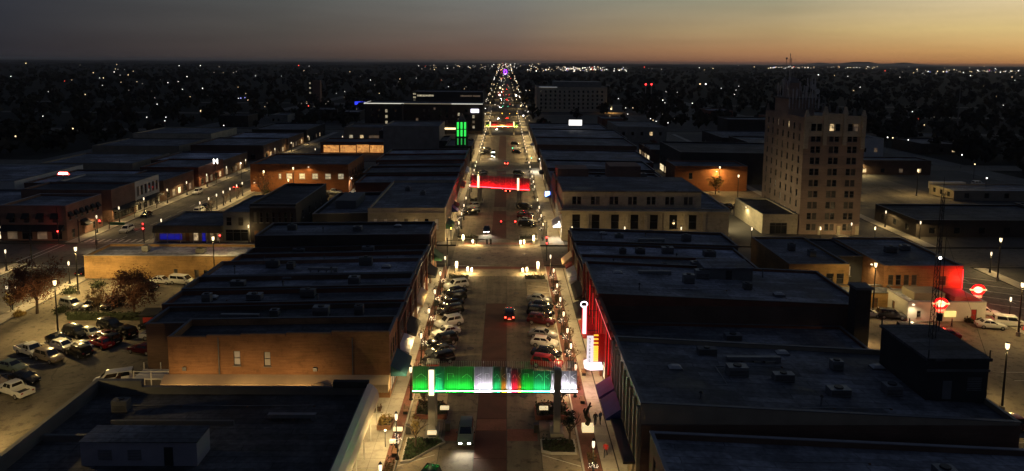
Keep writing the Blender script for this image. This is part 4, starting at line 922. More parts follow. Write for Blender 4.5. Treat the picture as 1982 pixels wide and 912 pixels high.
# ================================================================== street arches
def arch(label, x0, x1, y, rz, zb, zt, segs, colx, lit_cols, name='street_arch', nslat=90, slit=True, seed=0, panel='white'):
    """two posts carrying a long screen of white panels behind upright slats, washed by a strip of coloured lamps at its foot"""
    tot = sum(s_[0] for s_ in segs); segs = [(s_[0] / tot, *s_[1:]) for s_ in segs]
    t = thing(name, label, 'arch', ((x0 + x1) / 2, y, 0), rz); W = x1 - x0; h = zt - zb; ra = random.Random(seed)
    pm = M('screen_white', (.16, .16, .17), .7, .05, 1)
    me_p = None
    np_ = len(segs)
    for i, (wf, col, st, up) in enumerate(segs):
        a = -W / 2 + W * sum(s_[0] for s_ in segs[:i]); b_ = a + W * wf
        obj('screen_panel', MB().box(a + .02, b_ - .02, .28, .33, zb + .12, zt - up), pm, t, (0, 0, 0))
        e = EM('led_%d_%s' % (seed, i), col, st * (16 if col[2] > .9 else 9.0), True, (.1, .1, .1))
        obj('lamp_strip', MB().box(a + .03, b_ - .03, -.34, -.26, zb + .10, zb + .13), e, t, (0, 0, 0))
        mb = MB()                                              # pale outline laid on the panel
        c = (a + b_) / 2; q = min(.6, (b_ - a) * .3)
        if i % 3 == 0: pts = [(c - q, .55), (c, 1.0), (c + q, .55), (c + q, .2)]
        elif i % 3 == 1: pts = [(c + q, 1.05), (c - q, .7), (c + q, .35)]
        else: pts = [(c - q, .25), (c - q, 1.05), (c + q * .3, 1.05), (c + q * .3, .6)]
        for (xa, za), (xb, zb2) in zip(pts, pts[1:]): mb.tube((xa, .25, zb + h * .35 + za), (xb, .25, zb + h * .35 + zb2), .03, n=5)
        mb.tube((a, .25, zb + .15), (a, .25, zt - up), .025, n=5)
        obj('panel_outline', mb, EM('outline_%d_%s' % (seed, i), tuple(.4 + .6 * v for v in col), .09), t, (0, 0, 0))
    for i in range(1, len(segs)):
        if segs[i][1] != segs[i - 1][1]:
            a = -W / 2 + W * sum(s_[0] for s_ in segs[:i]); obj('divider', MB().box(a - .012, a + .012, -.40, .27, zb + .10, zt - .35 - max(segs[i][3], segs[i - 1][3])), 'metal_dark', t, (0, 0, 0))
    obj('lower_beam', MB().box(-W/2, W/2, -.42, .6, zb - .12, zb + .09), 'metal_dark', t, (0, 0, 0))
    obj('upper_beam', MB().box(-W/2, W/2, .34, .46, zt - .75, zt - .6), 'metal_dark', t, (0, 0, 0))
    me = MB().box(-.02, .02, .36, .42, 0, h + .55).mesh('slat', 'metal_pale')
    for k in range(nslat):
        x = -W / 2 + W * (k + .5) / nslat; link('slat', me, t, (x, 0, zb + .1))
    me = MB().box(-.015, .015, -.12, -.08, 0, h * .96).mesh('front_slat', 'metal_dark')
    for k in range(nslat):
        x = -W / 2 + W * (k + .5) / nslat; f = (x + W / 2) / W
        link('front_slat', me, t, (x, 0, zb + .1))
    for cx, lit in zip(colx, lit_cols):
        cx -= (x0 + x1) / 2
        obj('post', MB().box(cx - .42, cx + .42, -.92, -.44, .1, zt + .15), 'concrete', t, (0, 0, 0)); obj('post', MB().box(cx - .3, cx + .5, .62, 1.1, .1, zt - .4), 'concrete', t, (0, 0, 0))
        if lit: obj('lit_slot', MB().box(cx - .30, cx + .30, -1.03, -.93, zb - .1, zt + .1), 'lamp_slit', t, (0, 0, 0))
        obj('footing', MB().box(cx - .8, cx + .8, -1.25, 1.5, .1, .55), 'concrete', t, (0, 0, 0))
    return t
G = (.02, 1, .06); WT = (1, .93, .98); RD = (1, .02, .05); OR = (1, .4, .02); CY = (.03, 1, .25)
arch('near street arch with green, white and red lit screen', -10.1, 9.8, 82.3, 0, 5.35, 8.3,
     [(.11, G, 22, .0), (.10, CY, 24, 0), (.10, G, 24, 0), (.10, G, 22, 0), (.06, WT, 22, 0), (.065, WT, 24, 0), (.055, CY, 22, 0), (.035, OR, 24, 0), (.035, WT, 22, .1), (.04, RD, 40, .2), (.025, OR, 30, .2), (.08, G, 24, .3), (.075, CY, 24, .5), (.04, CY, 16, .5), (.06, WT, 20, .5), (.07, WT, 24, .5), (.05, WT, 26, .5)],
     (-7.75, 7.35), (True, False), seed=1)
arch('red lit street arch slanting across the second block', -10.6, 9.0, 221, math.atan2(-6.5, 19), 5.4, 9.0, [(.1, (1, .004, .006), 55, 0)] * 10, (-7.6, 5.6), (True, True), seed=2, nslat=60)
arch('farthest street arch with red and amber screen', -11, 8.5, 434, 0, 5.4, 8.4, [(.14, (.5, 1, .05), 12, 0), (.22, (1, .05, .02), 34, 0), (.28, (1, .4, .08), 30, 0), (.22, (1, .05, .02), 34, 0), (.14, (.5, 1, .05), 12, 0)], (-8.4, 6), (True, True), seed=3, nslat=30)

# ================================================================== lamps
def add_light(parent, loc, power, col, spot=None, size=.15, rot=None, blend=.6):
    key = ('L', power, col, spot, size, blend)
    if key not in WCACHE:
        l = bpy.data.lights.new('lamp_light', 'SPOT' if spot else 'POINT'); l.energy = power; l.color = col; l.shadow_soft_size = size
        if spot: l.spot_size = R(spot); l.spot_blend = blend
        WCACHE[key] = l
    o = bpy.data.objects.new('lamp_light', WCACHE[key]); C.objects.link(o); o.parent = parent; o.location = loc
    if rot: o.rotation_euler = rot
    return o
def proto_ped():
    t = thing('pedestrian_lamp', 'x', 'street lamp')
    obj('base', MB().lathe(0, 0, [(.28, 0), (.28, .12), (.19, .25), (.16, .8), (.10, .95)], 10), 'black_iron', t, (0, 0, 0))
    obj('post', MB().cyl(0, 0, .95, 3.75, .085, .06, 8), 'black_iron', t, (0, 0, 0))
    ln = obj('lantern', MB().lathe(0, 0, [(.09, 3.78), (.15, 4.0), (.16, 4.35), (.12, 4.6)], 8), 'lamp_warm', t, (0, 0, 0))
    obj('cap', MB().lathe(0, 0, [(.2, 4.61), (.12, 4.75), (.03, 4.9)], 8), 'black_iron', ln, (0, 0, 0))
    return t
def proto_tall(h=9.3):
    t = thing('lot_lamp', 'x', 'street lamp')
    obj('base', MB().cyl(0, 0, 0, .7, .32, .32, 10), 'concrete', t, (0, 0, 0))
    obj('post', MB().cyl(0, 0, .7, h - .95, .15, .10, 8), 'black_iron', t, (0, 0, 0))
    obj('lantern', MB().lathe(0, 0, [(.10, h - .95), (.22, h - .75), (.25, h - .1)], 10), 'lamp_amber', t, (0, 0, 0)); obj('cap', MB().cyl(0, 0, h - .09, h + .02, .3, .2, 10), 'black_iron', t, (0, 0, 0))
    return t
PED = proto_ped(); TALL = proto_tall()
PK = {PED.name: list(PED.children), TALL.name: list(TALL.children)}
KIDS.update(PK)
used = {}
def place(proto, label, x, y, z, group, power, col, head, spot=150, rz=0, blend=.9):
    if proto.name not in used: used[proto.name] = 1; o = proto
    else: o = copy_tree(proto)
    o.location = (x, y, z); o.rotation_euler = (0, 0, rz); tag(o, label, 'street lamp', group)
    if power: power = round(power * (.72, 1.0, 1.22, .9)[(int(x * 3) + int(y * 7)) % 4]); add_light(o, (0, 0, head), power, col, spot, .2, None, blend)
    return o
ysL = [67.5, 77.9, 90.5, 102.3, 113, 122.7, 133.6, 144.5, 177, 188, 199, 210, 232, 243, 254, 265, 276, 287, 322, 336, 350, 364, 380, 396, 412, 428, 468, 490, 512, 536, 560, 584]
ysR = [61.5, 72.1, 91.5, 98.7, 104.6, 111.8, 118.9, 126.5, 136, 146, 176, 186, 197, 208, 230, 240, 251, 262, 274, 286, 322, 336, 350, 364, 380, 396, 412, 428, 468, 490, 512, 536, 560, 584]
for sd, x, ys in (('left', -10.75, ysL), ('right', 10.55, ysR)):
    for i, y in enumerate(ys):
        big = y < 300
        place(PED, 'black post lamp, %s along the %s kerb of the avenue from the front' % (ORD[i], sd), x - (.7 if sd == 'left' and y < 150 else 0), y, .14, 'lantern lamps along the avenue', (1300 if big else 4200) if (big or i % 2) else 2600, WARM, 3.66, 174, 0, .18)
for i, y in enumerate((55.5, 66.8, 78.8)):
    t = thing('added_globe_lamp', 'added short globe lamp on the left verge, %s from the front' % ORD[i], 'street lamp', (-12.9, y, .15)); obj('post', MB().cyl(0, 0, 0, 1.9, .05, .04, 8), 'black_iron', t, (0, 0, 0)); obj('globe', MB().ball(0, 0, 2.0, .12), 'lamp_warm', t, (0, 0, 0)); add_light(t, (-.05, 0, 2.35), 210, WARM, None, .12)  # extra globe lamps added to brighten the pale canopy and left walk
wst = [(-104.6, 147.9), (-86.1, 139.3), (-104.6, 181.7), (-104.8, 192.8), (-104.7, 206.1), (-104.6, 220.4), (-104.6, 234), (-104.6, 250), (-104.6, 268), (-104.6, 288), (-86.2, 178), (-86, 200.5), (-86, 206.6), (-86, 212.3), (-86, 217.4), (-86, 222.8), (-86, 228.5), (-86, 233.4), (-86.2, 244), (-86.2, 262), (-86.2, 282), (-104.6, 325), (-86.2, 325), (-104.6, 350), (-86.2, 350), (-104.6, 380), (-86.2, 380)]
for i, (x, y) in enumerate(wst):
    place(PED, 'post lamp on the left side street, %s from the front' % ORD[i], x, y, .14, 'lantern lamps on the left side street', 420 if y > 200 and x > -90 and i % 2 else 1050, WARM, 3.66, 174, 0, .18)
for i, (x, y) in enumerate([(-62, 172), (-42, 172.2), (-22, 172.4), (17.5, 172.2), (30.5, 172.2), (44.5, 172.2), (62, 172.2), (-46, 153.9)]): place(PED, 'post lamp on the cross street, %s from the left' % ORD[i if i < 7 else 7], x, y, .14, 'lantern lamps on the cross street', 150, WARM, 3.66, None)
for i, (x, y) in enumerate([(79.5, 173.2), (93.4, 173.6)]): place(PED, 'added post lamp lighting the office tower front, %s one' % ('left', 'right')[i], x, y, .14, None, 800, WARM, 3.66, None)  # two lamps added to lighten the tower front
est = [(89.5, 146), (106.5, 150), (106.4, 193), (108.5, 180), (89.6, 178), (106.5, 215), (89.5, 120), (106.5, 118)]
for i, (x, y) in enumerate(est): place(PED, 'post lamp on the right side street, %s from the front' % ORD[i], x, y, .14, 'lantern lamps on the right side street', 900, WARM, 3.66, 174, 0, .18)
for x, y, pw, lab in [(-71.8, 112.5, 5200, 'tall lamp among the parked cars in the left lot'), (-80.8, 133.2, 5200, 'tall lamp beside the big tree, left lot'), (-58.2, 143.0 - 1.2, 1400, 'tall lamp against the golden brick wall'),
                   (-64.5, 213, 2600, 'tall lamp in front of the six-window brick hall'), (-77.3, 229, 2200, 'lamp rising out of the bare tree, far left lot'), (-60, 76, 6500, 'tall lamp in the near corner of the left lot'),
                   (68.1, 125.1, 3000, 'tall lamp in front of the brick halls, right lot'), (86.6, 113.7, 2600, 'tall lamp at the diner parking edge'), (104, 144, 2200, 'tall lamp across the right side street'), (66, 88, 2600, 'tall lamp beside the cars in the near right lot'),
                   (142.2, 240, 3200, 'tall lamp in the floodlit lot beyond the tower'), (120, 236, 3200, 'second tall lamp in the floodlit lot beyond the tower'), (76, 226, 3200, 'tall lamp in the lot left of the tower'), (75.5, 244.5, 3600, 'tall lamp before the orange lit garage wall'),
                   (-70, 236.5, 1200, 'tall lamp beside the brick hall shrubs')]:
    place(TALL, lab, x, y, .12, 'tall lot lamps', pw * 2.8 * (.48 if x > 40 else 1), (1, .68, .24), 8.2, 174, 0, .18)
for i in range(12): place(TALL, 'tall lamp along the far avenue beyond the parking deck, %s from the front' % ORD[i], (-12.5, 11.2)[i % 2], 625 + 55 * i, .12, 'tall lamps along the far avenue', 5200, (1, .68, .24), 8.2, 174, 0, .18)
# short lamp with wide head in the right lot
t = thing('short_lot_lamp', 'short post lamp near the white hatchback, right lot', 'street lamp', (58.6, 109.9, .12)); obj('post', MB().cyl(0, 0, 0, 3.6, .1, .08, 8), 'black_iron', t, (0, 0, 0)); obj('lantern', MB().lathe(0, 0, [(.12, 3.6), (.24, 3.8), (.26, 4.4)], 10), 'lamp_amber', t, (0, 0, 0)); add_light(t, (0, 0, 3.5), 1500, AMBER, 160, .2, None, .9)
# twin-armed lamp by the left pavement edge
t = thing('twin_lamp', 'small twin-headed lamp on the pavement island by the left tree', 'street lamp', (-87, 124, .12)); obj('post', MB().cyl(0, 0, 0, 3.9, .09, .07, 8), 'black_iron', t, (0, 0, 0)); obj('arm', MB().tube((-.8, 0, 3.8), (.8, 0, 3.8), .05), 'black_iron', t, (0, 0, 0))
for x in (-.8, .8): obj('lantern', MB().lathe(x, 0, [(.1, 3.85), (.2, 4.0), (.2, 4.4)], 8), 'lamp_warm', t, (0, 0, 0))
add_light(t, (0, 0, 3.6), 700, WARM, 160, .2, None, .9)
# wall lamps
def wall_lamp(label, x, y, z, dx, dy, power, col=WARM, spot=150, tilt=.5, mat='lamp_warm', blend=.8):
    t = thing('wall_lamp', label, 'wall lamp', (x, y, z)); a = math.atan2(dx, -dy)
    obj('bracket', MB().box(-.06, .06, -.28, 0, -.05, .05), 'metal_dark', t, (0, 0, 0), ); obj('lens', MB().box(-.2, .2, -.5, -.29, -.12, .1), mat, t, (0, 0, 0)); t.rotation_euler = (0, 0, a)
    add_light(t, (0, -.62, -.1), power, col, spot, .15, (-tilt, 0, 0) if tilt else None, blend); return t
wall_lamp('lit wall lamp at the far end of the low near shop', -15.95, 84.6, 3.0, 1, 0, 700)
for i, y in enumerate((54.5, 60.5, 66.5, 72.5, 78.5)): wall_lamp('lamp under the cream canopy of the near shop, %s from the front' % ORD[i], -16.0, y, 2.75, 1, 0, 260, WARM, 160, .6)
for i, x in enumerate((-41, -33, -26)): wall_lamp('unseen added floodlight aimed at the tan brick store, %s from the left' % ORD[i], x, 85.62, 3.3, 0, 1, 400, AMBER, 160, 1.42)  # unseen floodlights, added to light the tan wall and its awning
wall_lamp('lamp under the awning of the tan brick store', -31.2, 90.96, 1.5, 0, -1, 160, WARM, 160, .3)
wall_lamp('white lamp on the corner of the six-window hall', -52.4, 243, 4.6, 1, 0, 1500, (1, .85, .6), 160, .3, 'lamp_white')
wall_lamp('lamp at the left end of the six-window brick hall', -84.5, 240.96, 3.3, 0, -1, 300, AMBER, 165, .2); wall_lamp('lamp over the middle of the six-window brick hall', -66, 240.96, 8.8, 0, -1, 330, AMBER, 165, .2)
wall_lamp('floodlight on the side wall of the tower annex', 68.9, 196, 4.9, -1, 0, 900, (1, .8, .4), 165, .1); wall_lamp('floodlight on the bank side facing the annex', 57.6, 190, 6.4, 1, 0, 5200, (1, .8, .4), 160, 1.2)
wall_lamp('lamp on the diner front corner', 72.4, 120.3, 3.3, 0, -1, 500, (1, .8, .45), 165, .3); wall_lamp('lamp above the recess between the brick halls', 72.9, 134.8, 6.2, -1, 0, 800, (1, .75, .35), 160, .4)
wall_lamp('bright lamp on the shed at the right edge', 150 + .0, 175.9, 4.2, 0, -1, 1200, (1, .9, .55), 140, .2); wall_lamp('sodium lamp on the orange lit garage', 75, 246.95, 7.2, 0, -1, 1200, (1, .5, .15), 165, .25)
for i, x in enumerate((140, 146)): wall_lamp('bright lamp on the row behind the lit parking lot, %s' % ('left one' if i == 0 else 'right one'), x, 286.9, 6.0 - 1.0 * i, 0, -1, 2600, (1, .78, .35), 165, .3, 'lamp_white')
wall_lamp('white lamp on the corner of the bank', 15.0, 177.2, 4.6, -1, 0, 1500, COOL, 160, .2, 'lamp_white'); wall_lamp('blue-white lamp on the right row beyond the red arch', 15.2, 288, 5.6, -1, 0, 3500, COOL, 160, .2, 'lamp_white')
for i, x in enumerate((170, 176, 180.5, 186)): wall_lamp('orange lamp on the mansion front, %s from the left' % ORD[i], x, 429.9, 4 - .3 * i, 0, -1, 1800, (1, .42, .12), 165, .2, 'lamp_amber')
wall_lamp('orange lamp beside the hospital', 96, 636, 5, 0, -1, 6000, (1, .5, .12), 170, .2, 'lamp_amber'); wall_lamp('red lamp under the crimson-lit tree', 74, 352, 5, 0, -1, 900, (1, .03, .02), 170, .2, 'sig_red')

add_light(r7b, (87.2 - r7b.location.x, 130.2 - r7b.location.y, 4.6), 650, (1, .008, .014), None, .3); add_light(SAUCER[1], (-.3, -.6, 3.4), 400, (1, .02, .02), None, .3); add_light(SAUCER[0], (0, -.6, 3.2), 400, (1, .03, .02), None, .3)
# ================================================================== theatre signs
def text_mesh(txt, size, mat):
    cu = bpy.data.curves.new('lettering', 'FONT'); cu.body = txt; cu.size = size; cu.align_x = 'CENTER'; cu.extrude = .012
    o = bpy.data.objects.new('tmp', cu); C.objects.link(o); dg = bpy.context.evaluated_depsgraph_get(); me = bpy.data.meshes.new_from_object(o.evaluated_get(dg))
    bpy.data.objects.remove(o); me.materials.append(MATS[mat]); return me
sg = thing('theatre_sign', 'white lit vertical theatre sign with black letters above glowing marquee', 'sign', (12.9, 93.4, 0))
obj('marquee', MB().hexa([(11.9, 92.6, 3.6), (12.6, 92.0, 3.6), (14.3, 92.2, 3.6), (14.3, 94.6, 3.6), (12.6, 94.8, 3.6), (11.9, 94.2, 3.6)], [(11.9, 92.6, 4.1), (12.6, 92.0, 4.1), (14.3, 92.2, 4.1), (14.3, 94.6, 4.1), (12.6, 94.8, 4.1), (11.9, 94.2, 4.1)]), EM('marquee_glow', (1, .86, .97), 1.3, True, (.2, .2, .2)), sg)
obj('sign_blade', MB().box(12.2, 13.05, 92.9, 93.3, 4.3, 8.0), 'sign_white', sg)
for i, ch_ in enumerate('STIEFEL'):
    me = text_mesh(ch_, .46, 'black_iron'); o = link('letter', me, sg, (12.55 - 12.9, 92.88 - 93.4, 7.5 - .5 * i)); o.rotation_euler = (PI / 2, 0, 0)
me = MB().box(0, .62, -.08, .08, 0, .16).mesh('yellow_bar', 'neon_yellow')
for i, z in enumerate([4.45, 4.7, 4.95, 5.2, 5.45, 5.7, 5.95, 6.2, 6.45, 6.95, 7.5, 8.05]): link('yellow_bar', me, sg, (13.1 - 12.9, 93.1 - 93.4, z))
obj('sign_back', MB().box(13.1, 14.6, 93.2, 93.35, 4.3, 8.3), 'red_paint', sg)
add_light(sg, (-1.4, -.4, 3.2), 260, (1, .45, .75), None, .3); add_light(sg, (-1.6, 0, 5.5), 160, (1, .35, .25), None, .3)
for yy in (89.5, 97, 103): add_light(r3, (XR - 1.3 - r3.location.x, yy - r3.location.y, 6.0), 170, (1, .006, .01), None, .3)
add_light(r4, (XR - 1.3 - r4.location.x, 109 - r4.location.y, 6.5), 170, (1, .006, .01), None, .3)
bl = thing('blade_sign', 'tall thin pink-white neon blade sign topped by a ring', 'sign', (12.75, 101.5, 0))
obj('tube', MB().box(12.5, 13.0, 101.3, 101.5, 5.1, 9.3), EM('blade_glow', (1, .72, .82), 1.6, True), bl)
mb = MB()
for i in range(16):
    a, b_ = 2*PI*i/16, 2*PI*(i+1)/16; mb.tube((12.65 + .48 * math.cos(a), 101.4, 9.55 + .42 * math.sin(a)), (12.65 + .48 * math.cos(b_), 101.4, 9.55 + .42 * math.sin(b_)), .07)
obj('ring', mb, 'ring_white', bl); obj('red_edge', MB().box(13.02, 13.14, 101.32, 101.48, 5.0, 9.5), 'neon_red', bl); obj('red_edge', MB().box(12.36, 12.48, 101.32, 101.48, 5.0, 9.0), 'neon_red', bl)
obj('bracket', MB().tube((13.1, 101.4, 8.6), (15.1, 101.4, 8.6), .05).tube((13.1, 101.4, 5.6), (15.1, 101.4, 5.6), .05), 'metal_dark', bl)
s2 = thing('shop_sign', 'small blue lit projecting sign past the bank', 'sign', (14.3, 219, 0)); obj('panel', MB().box(13.4, 14.9, 218.9, 219.1, 3.2, 4.8), 'sign_blue', s2); obj('bracket', MB().tube((14.8, 219, 4.9), (15.3, 219, 4.9), .05), 'metal_dark', s2)
s3 = thing('roof_sign', 'white lit letter M sign beyond the side street lamps', 'sign', (-106.2, 262, 0)); o = link('letter', text_mesh('M', 2.6, 'lamp_white'), s3, (0, 0, 6.6)); o.rotation_euler = (PI/2, 0, 0); obj('post', MB().tube((-106.2, 262.1, 0.1), (-106.2, 262.1, 6.7), .1), 'metal_dark', s3)
s4 = thing('red_pole_sign', 'red and white winged neon sign among the far left roofs', 'sign', (-140, 226, 0)); obj('pole', MB().tube((-140, 226, 0), (-140, 226, 8), .15), 'metal_dark', s4); obj('face', MB().hexa([(-142, 225.9, 8), (-138, 225.9, 8), (-138, 226.2, 8), (-142, 226.2, 8)], [(-141.2, 225.9, 9), (-138.8, 225.9, 9), (-138.8, 226.2, 9), (-141.2, 226.2, 9)]), EM('red_face', (1, .05, .03), 3), s4); obj('stripe', MB().box(-141.4, -138.6, 225.7, 225.88, 8.25, 8.6), 'lamp_white', s4)
s5 = thing('billboard', 'white lit sign panel above the right rooftops', 'sign', (40.5, 402, 0)); obj('face', MB().box(36.8, 44.2, 402, 402.3, 9.2, 12.4), EM('bill_face', (1, .97, .9), 1.6), s5); obj('leg', MB().tube((38, 402.2, 6), (38, 402.2, 9.3), .12).tube((43, 402.2, 6), (43, 402.2, 9.3), .12), 'metal_dark', s5)

# ================================================================== traffic signals
def signal_pole(label, x, y, h, arm, heads, lit):
    """arm: signed length along x; heads at fractions; lit colour faces the camera (-y) or 'b' = seen from the back"""
    t = thing('traffic_signal', label, 'traffic light', (x, y, .1))
    obj('post', MB().cyl(0, 0, 0, h, .13, .09, 8), 'black_iron', t, (0, 0, 0))
    if arm: obj('mast_arm', MB().tube((0, 0, h - .6), (arm, 0, h - .2), .08, .05), 'black_iron', t, (0, 0, 0))
    for px, pz in heads:
        hd = obj('signal_head', MB().box(px - .18, px + .18, -.16, .16, pz, pz + 1.05), 'metal_dark', t, (0, 0, 0))
        for k, c in enumerate(('green', 'amber', 'red')):
            m = {'r': 'red', 'g': 'green', 'a': 'amber'}.get(lit)
            on = (c == m)
            sd = -1 if lit != 'b' else 1
            l = MB(); yy = sd * .165; l.box(px - .12, px + .12, min(yy, yy + sd * .05), max(yy, yy + sd * .05), pz + .07 + .33 * k, pz + .31 + .33 * k)
            obj('lens', l, ('sig_' + c) if on else 'lens_off', hd, (0, 0, 0))
    if lit == 'r': add_light(t, (heads[0][0], -.5, heads[0][1] + .8), 90, (1, .03, .02), None, .1)
    return t
signal_pole('signal mast with red lights over the avenue at the far side of the crossing', 11.0, 168, 7.0, -12, [(-7.6, 5.9), (-11, 5.9)], 'r')
signal_pole('signal mast with its signals seen from behind, near left of crossing', -11.5, 150.5, 7.0, 9.5, [(6.3, 5.7), (8.6, 5.7), (9.4, 5.7)], 'b')
signal_pole('right corner signal post with red lamp', 10.4, 157.5, 6.2, 0, [(0, 4.7), (0, 3.3)], 'r'); signal_pole('left corner post with orange signal', -12.3, 171.5, 5, 0, [(0, 3.6)], 'a')
signal_pole('signal with red lamp on the far side of the left crossing', -103.8, 172.4, 5.6, 6, [(5.4, 4.5)], 'r'); signal_pole('signal with two red lamps in the middle of the left crossing', -84.6, 166, 6.4, -2, [(0, 4.2), (0, 5.3)], 'r')
signal_pole('red signal above the golden brick roof', -61.7, 154, 7, 0, [(0, 5.6)], 'r'); signal_pole('low red signal in front of the awninged corner building', -107.8, 170.8, 9, 0, [(0, 2.2)], 'r')
for i, (x, y) in enumerate([(-97, 152.8), (-104.3, 155.5)]): signal_pole('unlit black mast at the left crossing, %s' % ('right one' if i == 0 else 'left one'), x if i else -88.2, y, 8, 0, [(0, 4.5)], 'b')
signal_pole('green signal at the second crossing over the avenue', 10.8, 318, 7, -7, [(-6.6, 6)], 'g'); signal_pole('green signal on the right corner of the second crossing', 12, 300, 5.5, 0, [(0, 4)], 'g')
signal_pole('pair of green signals far down the avenue', 11, 610, 8, -13, [(-8, 6.6), (-12.5, 6.6)], 'g'); signal_pole('row of amber signals far down the avenue', 11, 520, 8, -14, [(-2, 6.6), (-7, 6.6), (-12.5, 6.6)], 'a')
signal_pole('red signal pair far down the avenue', 11, 800, 8, -13, [(-6, 6.6), (-12.5, 6.6)], 'r'); signal_pole('red signal left of the avenue beside the hotel', -14, 470, 7, 0, [(0, 5)], 'r')
t = thing('street_name_sign', 'green street name sign at the left crossing', 'sign', (-93, 171.5, 0)); obj('plate', MB().box(-95.5, -91.9, 171.4, 171.5, 4.6, 5.3), M('sign_green', (.02, .16, .07), .5, .05), t); obj('arm', MB().tube((-91.9, 171.5, 5.0), (-84.6, 166.1, 5.3), .05), 'black_iron', t)

# ================================================================== vehicles
def loft(mb, secs, mi=0):
    n = len(secs[0]); b = len(mb.v); mb.v += [p for s_ in secs for p in s_]
    for i in range(len(secs) - 1):
        for j in range(n):
            j2 = (j + 1) % n; mb.f.append([b + i * n + j, b + i * n + j2, b + (i + 1) * n + j2, b + (i + 1) * n + j]); mb.m.append(mi)
    mb.f.append([b + j for j in range(n - 1, -1, -1)]); mb.m.append(mi); mb.f.append([b + (len(secs) - 1) * n + j for j in range(n)]); mb.m.append(mi)
def body_sec(y, w, z0, z1):
    return [(-w * .86, y, z0), (w * .86, y, z0), (w, y, z0 + .14), (w, y, z1 - .16), (w * .93, y, z1 - .03), (w * .7, y, z1), (-w * .7, y, z1), (-w * .93, y, z1 - .03), (-w, y, z1 - .16), (-w, y, z0 + .14)]
CARK = {
 'sedan': dict(L=4.7, W=.90, st=[(-2.35, .78, .38, .82), (-2.2, .86, .26, .96), (-1.5, .9, .24, 1.0), (0, .9, .24, .98), (1.2, .9, .24, .95), (2.0, .86, .26, .82), (2.35, .72, .36, .66)], cab=(-1.75, 1.0, -1.15, .25, 1.44, .93, .62)),
 'hatch': dict(L=4.3, W=.89, st=[(-2.15, .8, .38, .9), (-2.05, .86, .26, 1.04), (0, .89, .24, 1.02), (1.2, .89, .24, .98), (1.9, .86, .26, .84), (2.15, .72, .36, .66)], cab=(-2.05, 1.05, -1.6, .3, 1.5, .97, .64)),
 'suv': dict(L=4.8, W=.95, st=[(-2.4, .86, .42, .98), (-2.3, .93, .32, 1.1), (0, .95, .3, 1.1), (1.3, .95, .3, 1.06), (2.1, .92, .32, .98), (2.4, .82, .42, .8)], cab=(-2.3, 1.15, -2.05, .45, 1.76, 1.06, .72)),
 'van': dict(L=5.1, W=.98, st=[(-2.55, .9, .38, 1.0), (-2.45, .97, .3, 1.1), (0, .98, .28, 1.1), (1.6, .97, .28, 1.04), (2.3, .93, .3, .92), (2.55, .8, .4, .75)], cab=(-2.48, 1.75, -2.35, .9, 1.85, 1.05, .78)),
 'pickup': dict(L=5.7, W=1.0, st=[(-.85, 1.0, .42, 1.14), (0, 1.0, .4, 1.14), (1.6, 1.0, .4, 1.14), (2.5, .97, .42, 1.08), (2.85, .86, .5, .9)], cab=(-.82, 1.35, -.62, .75, 1.84, 1.12, .74)),
}
PROTO = {}
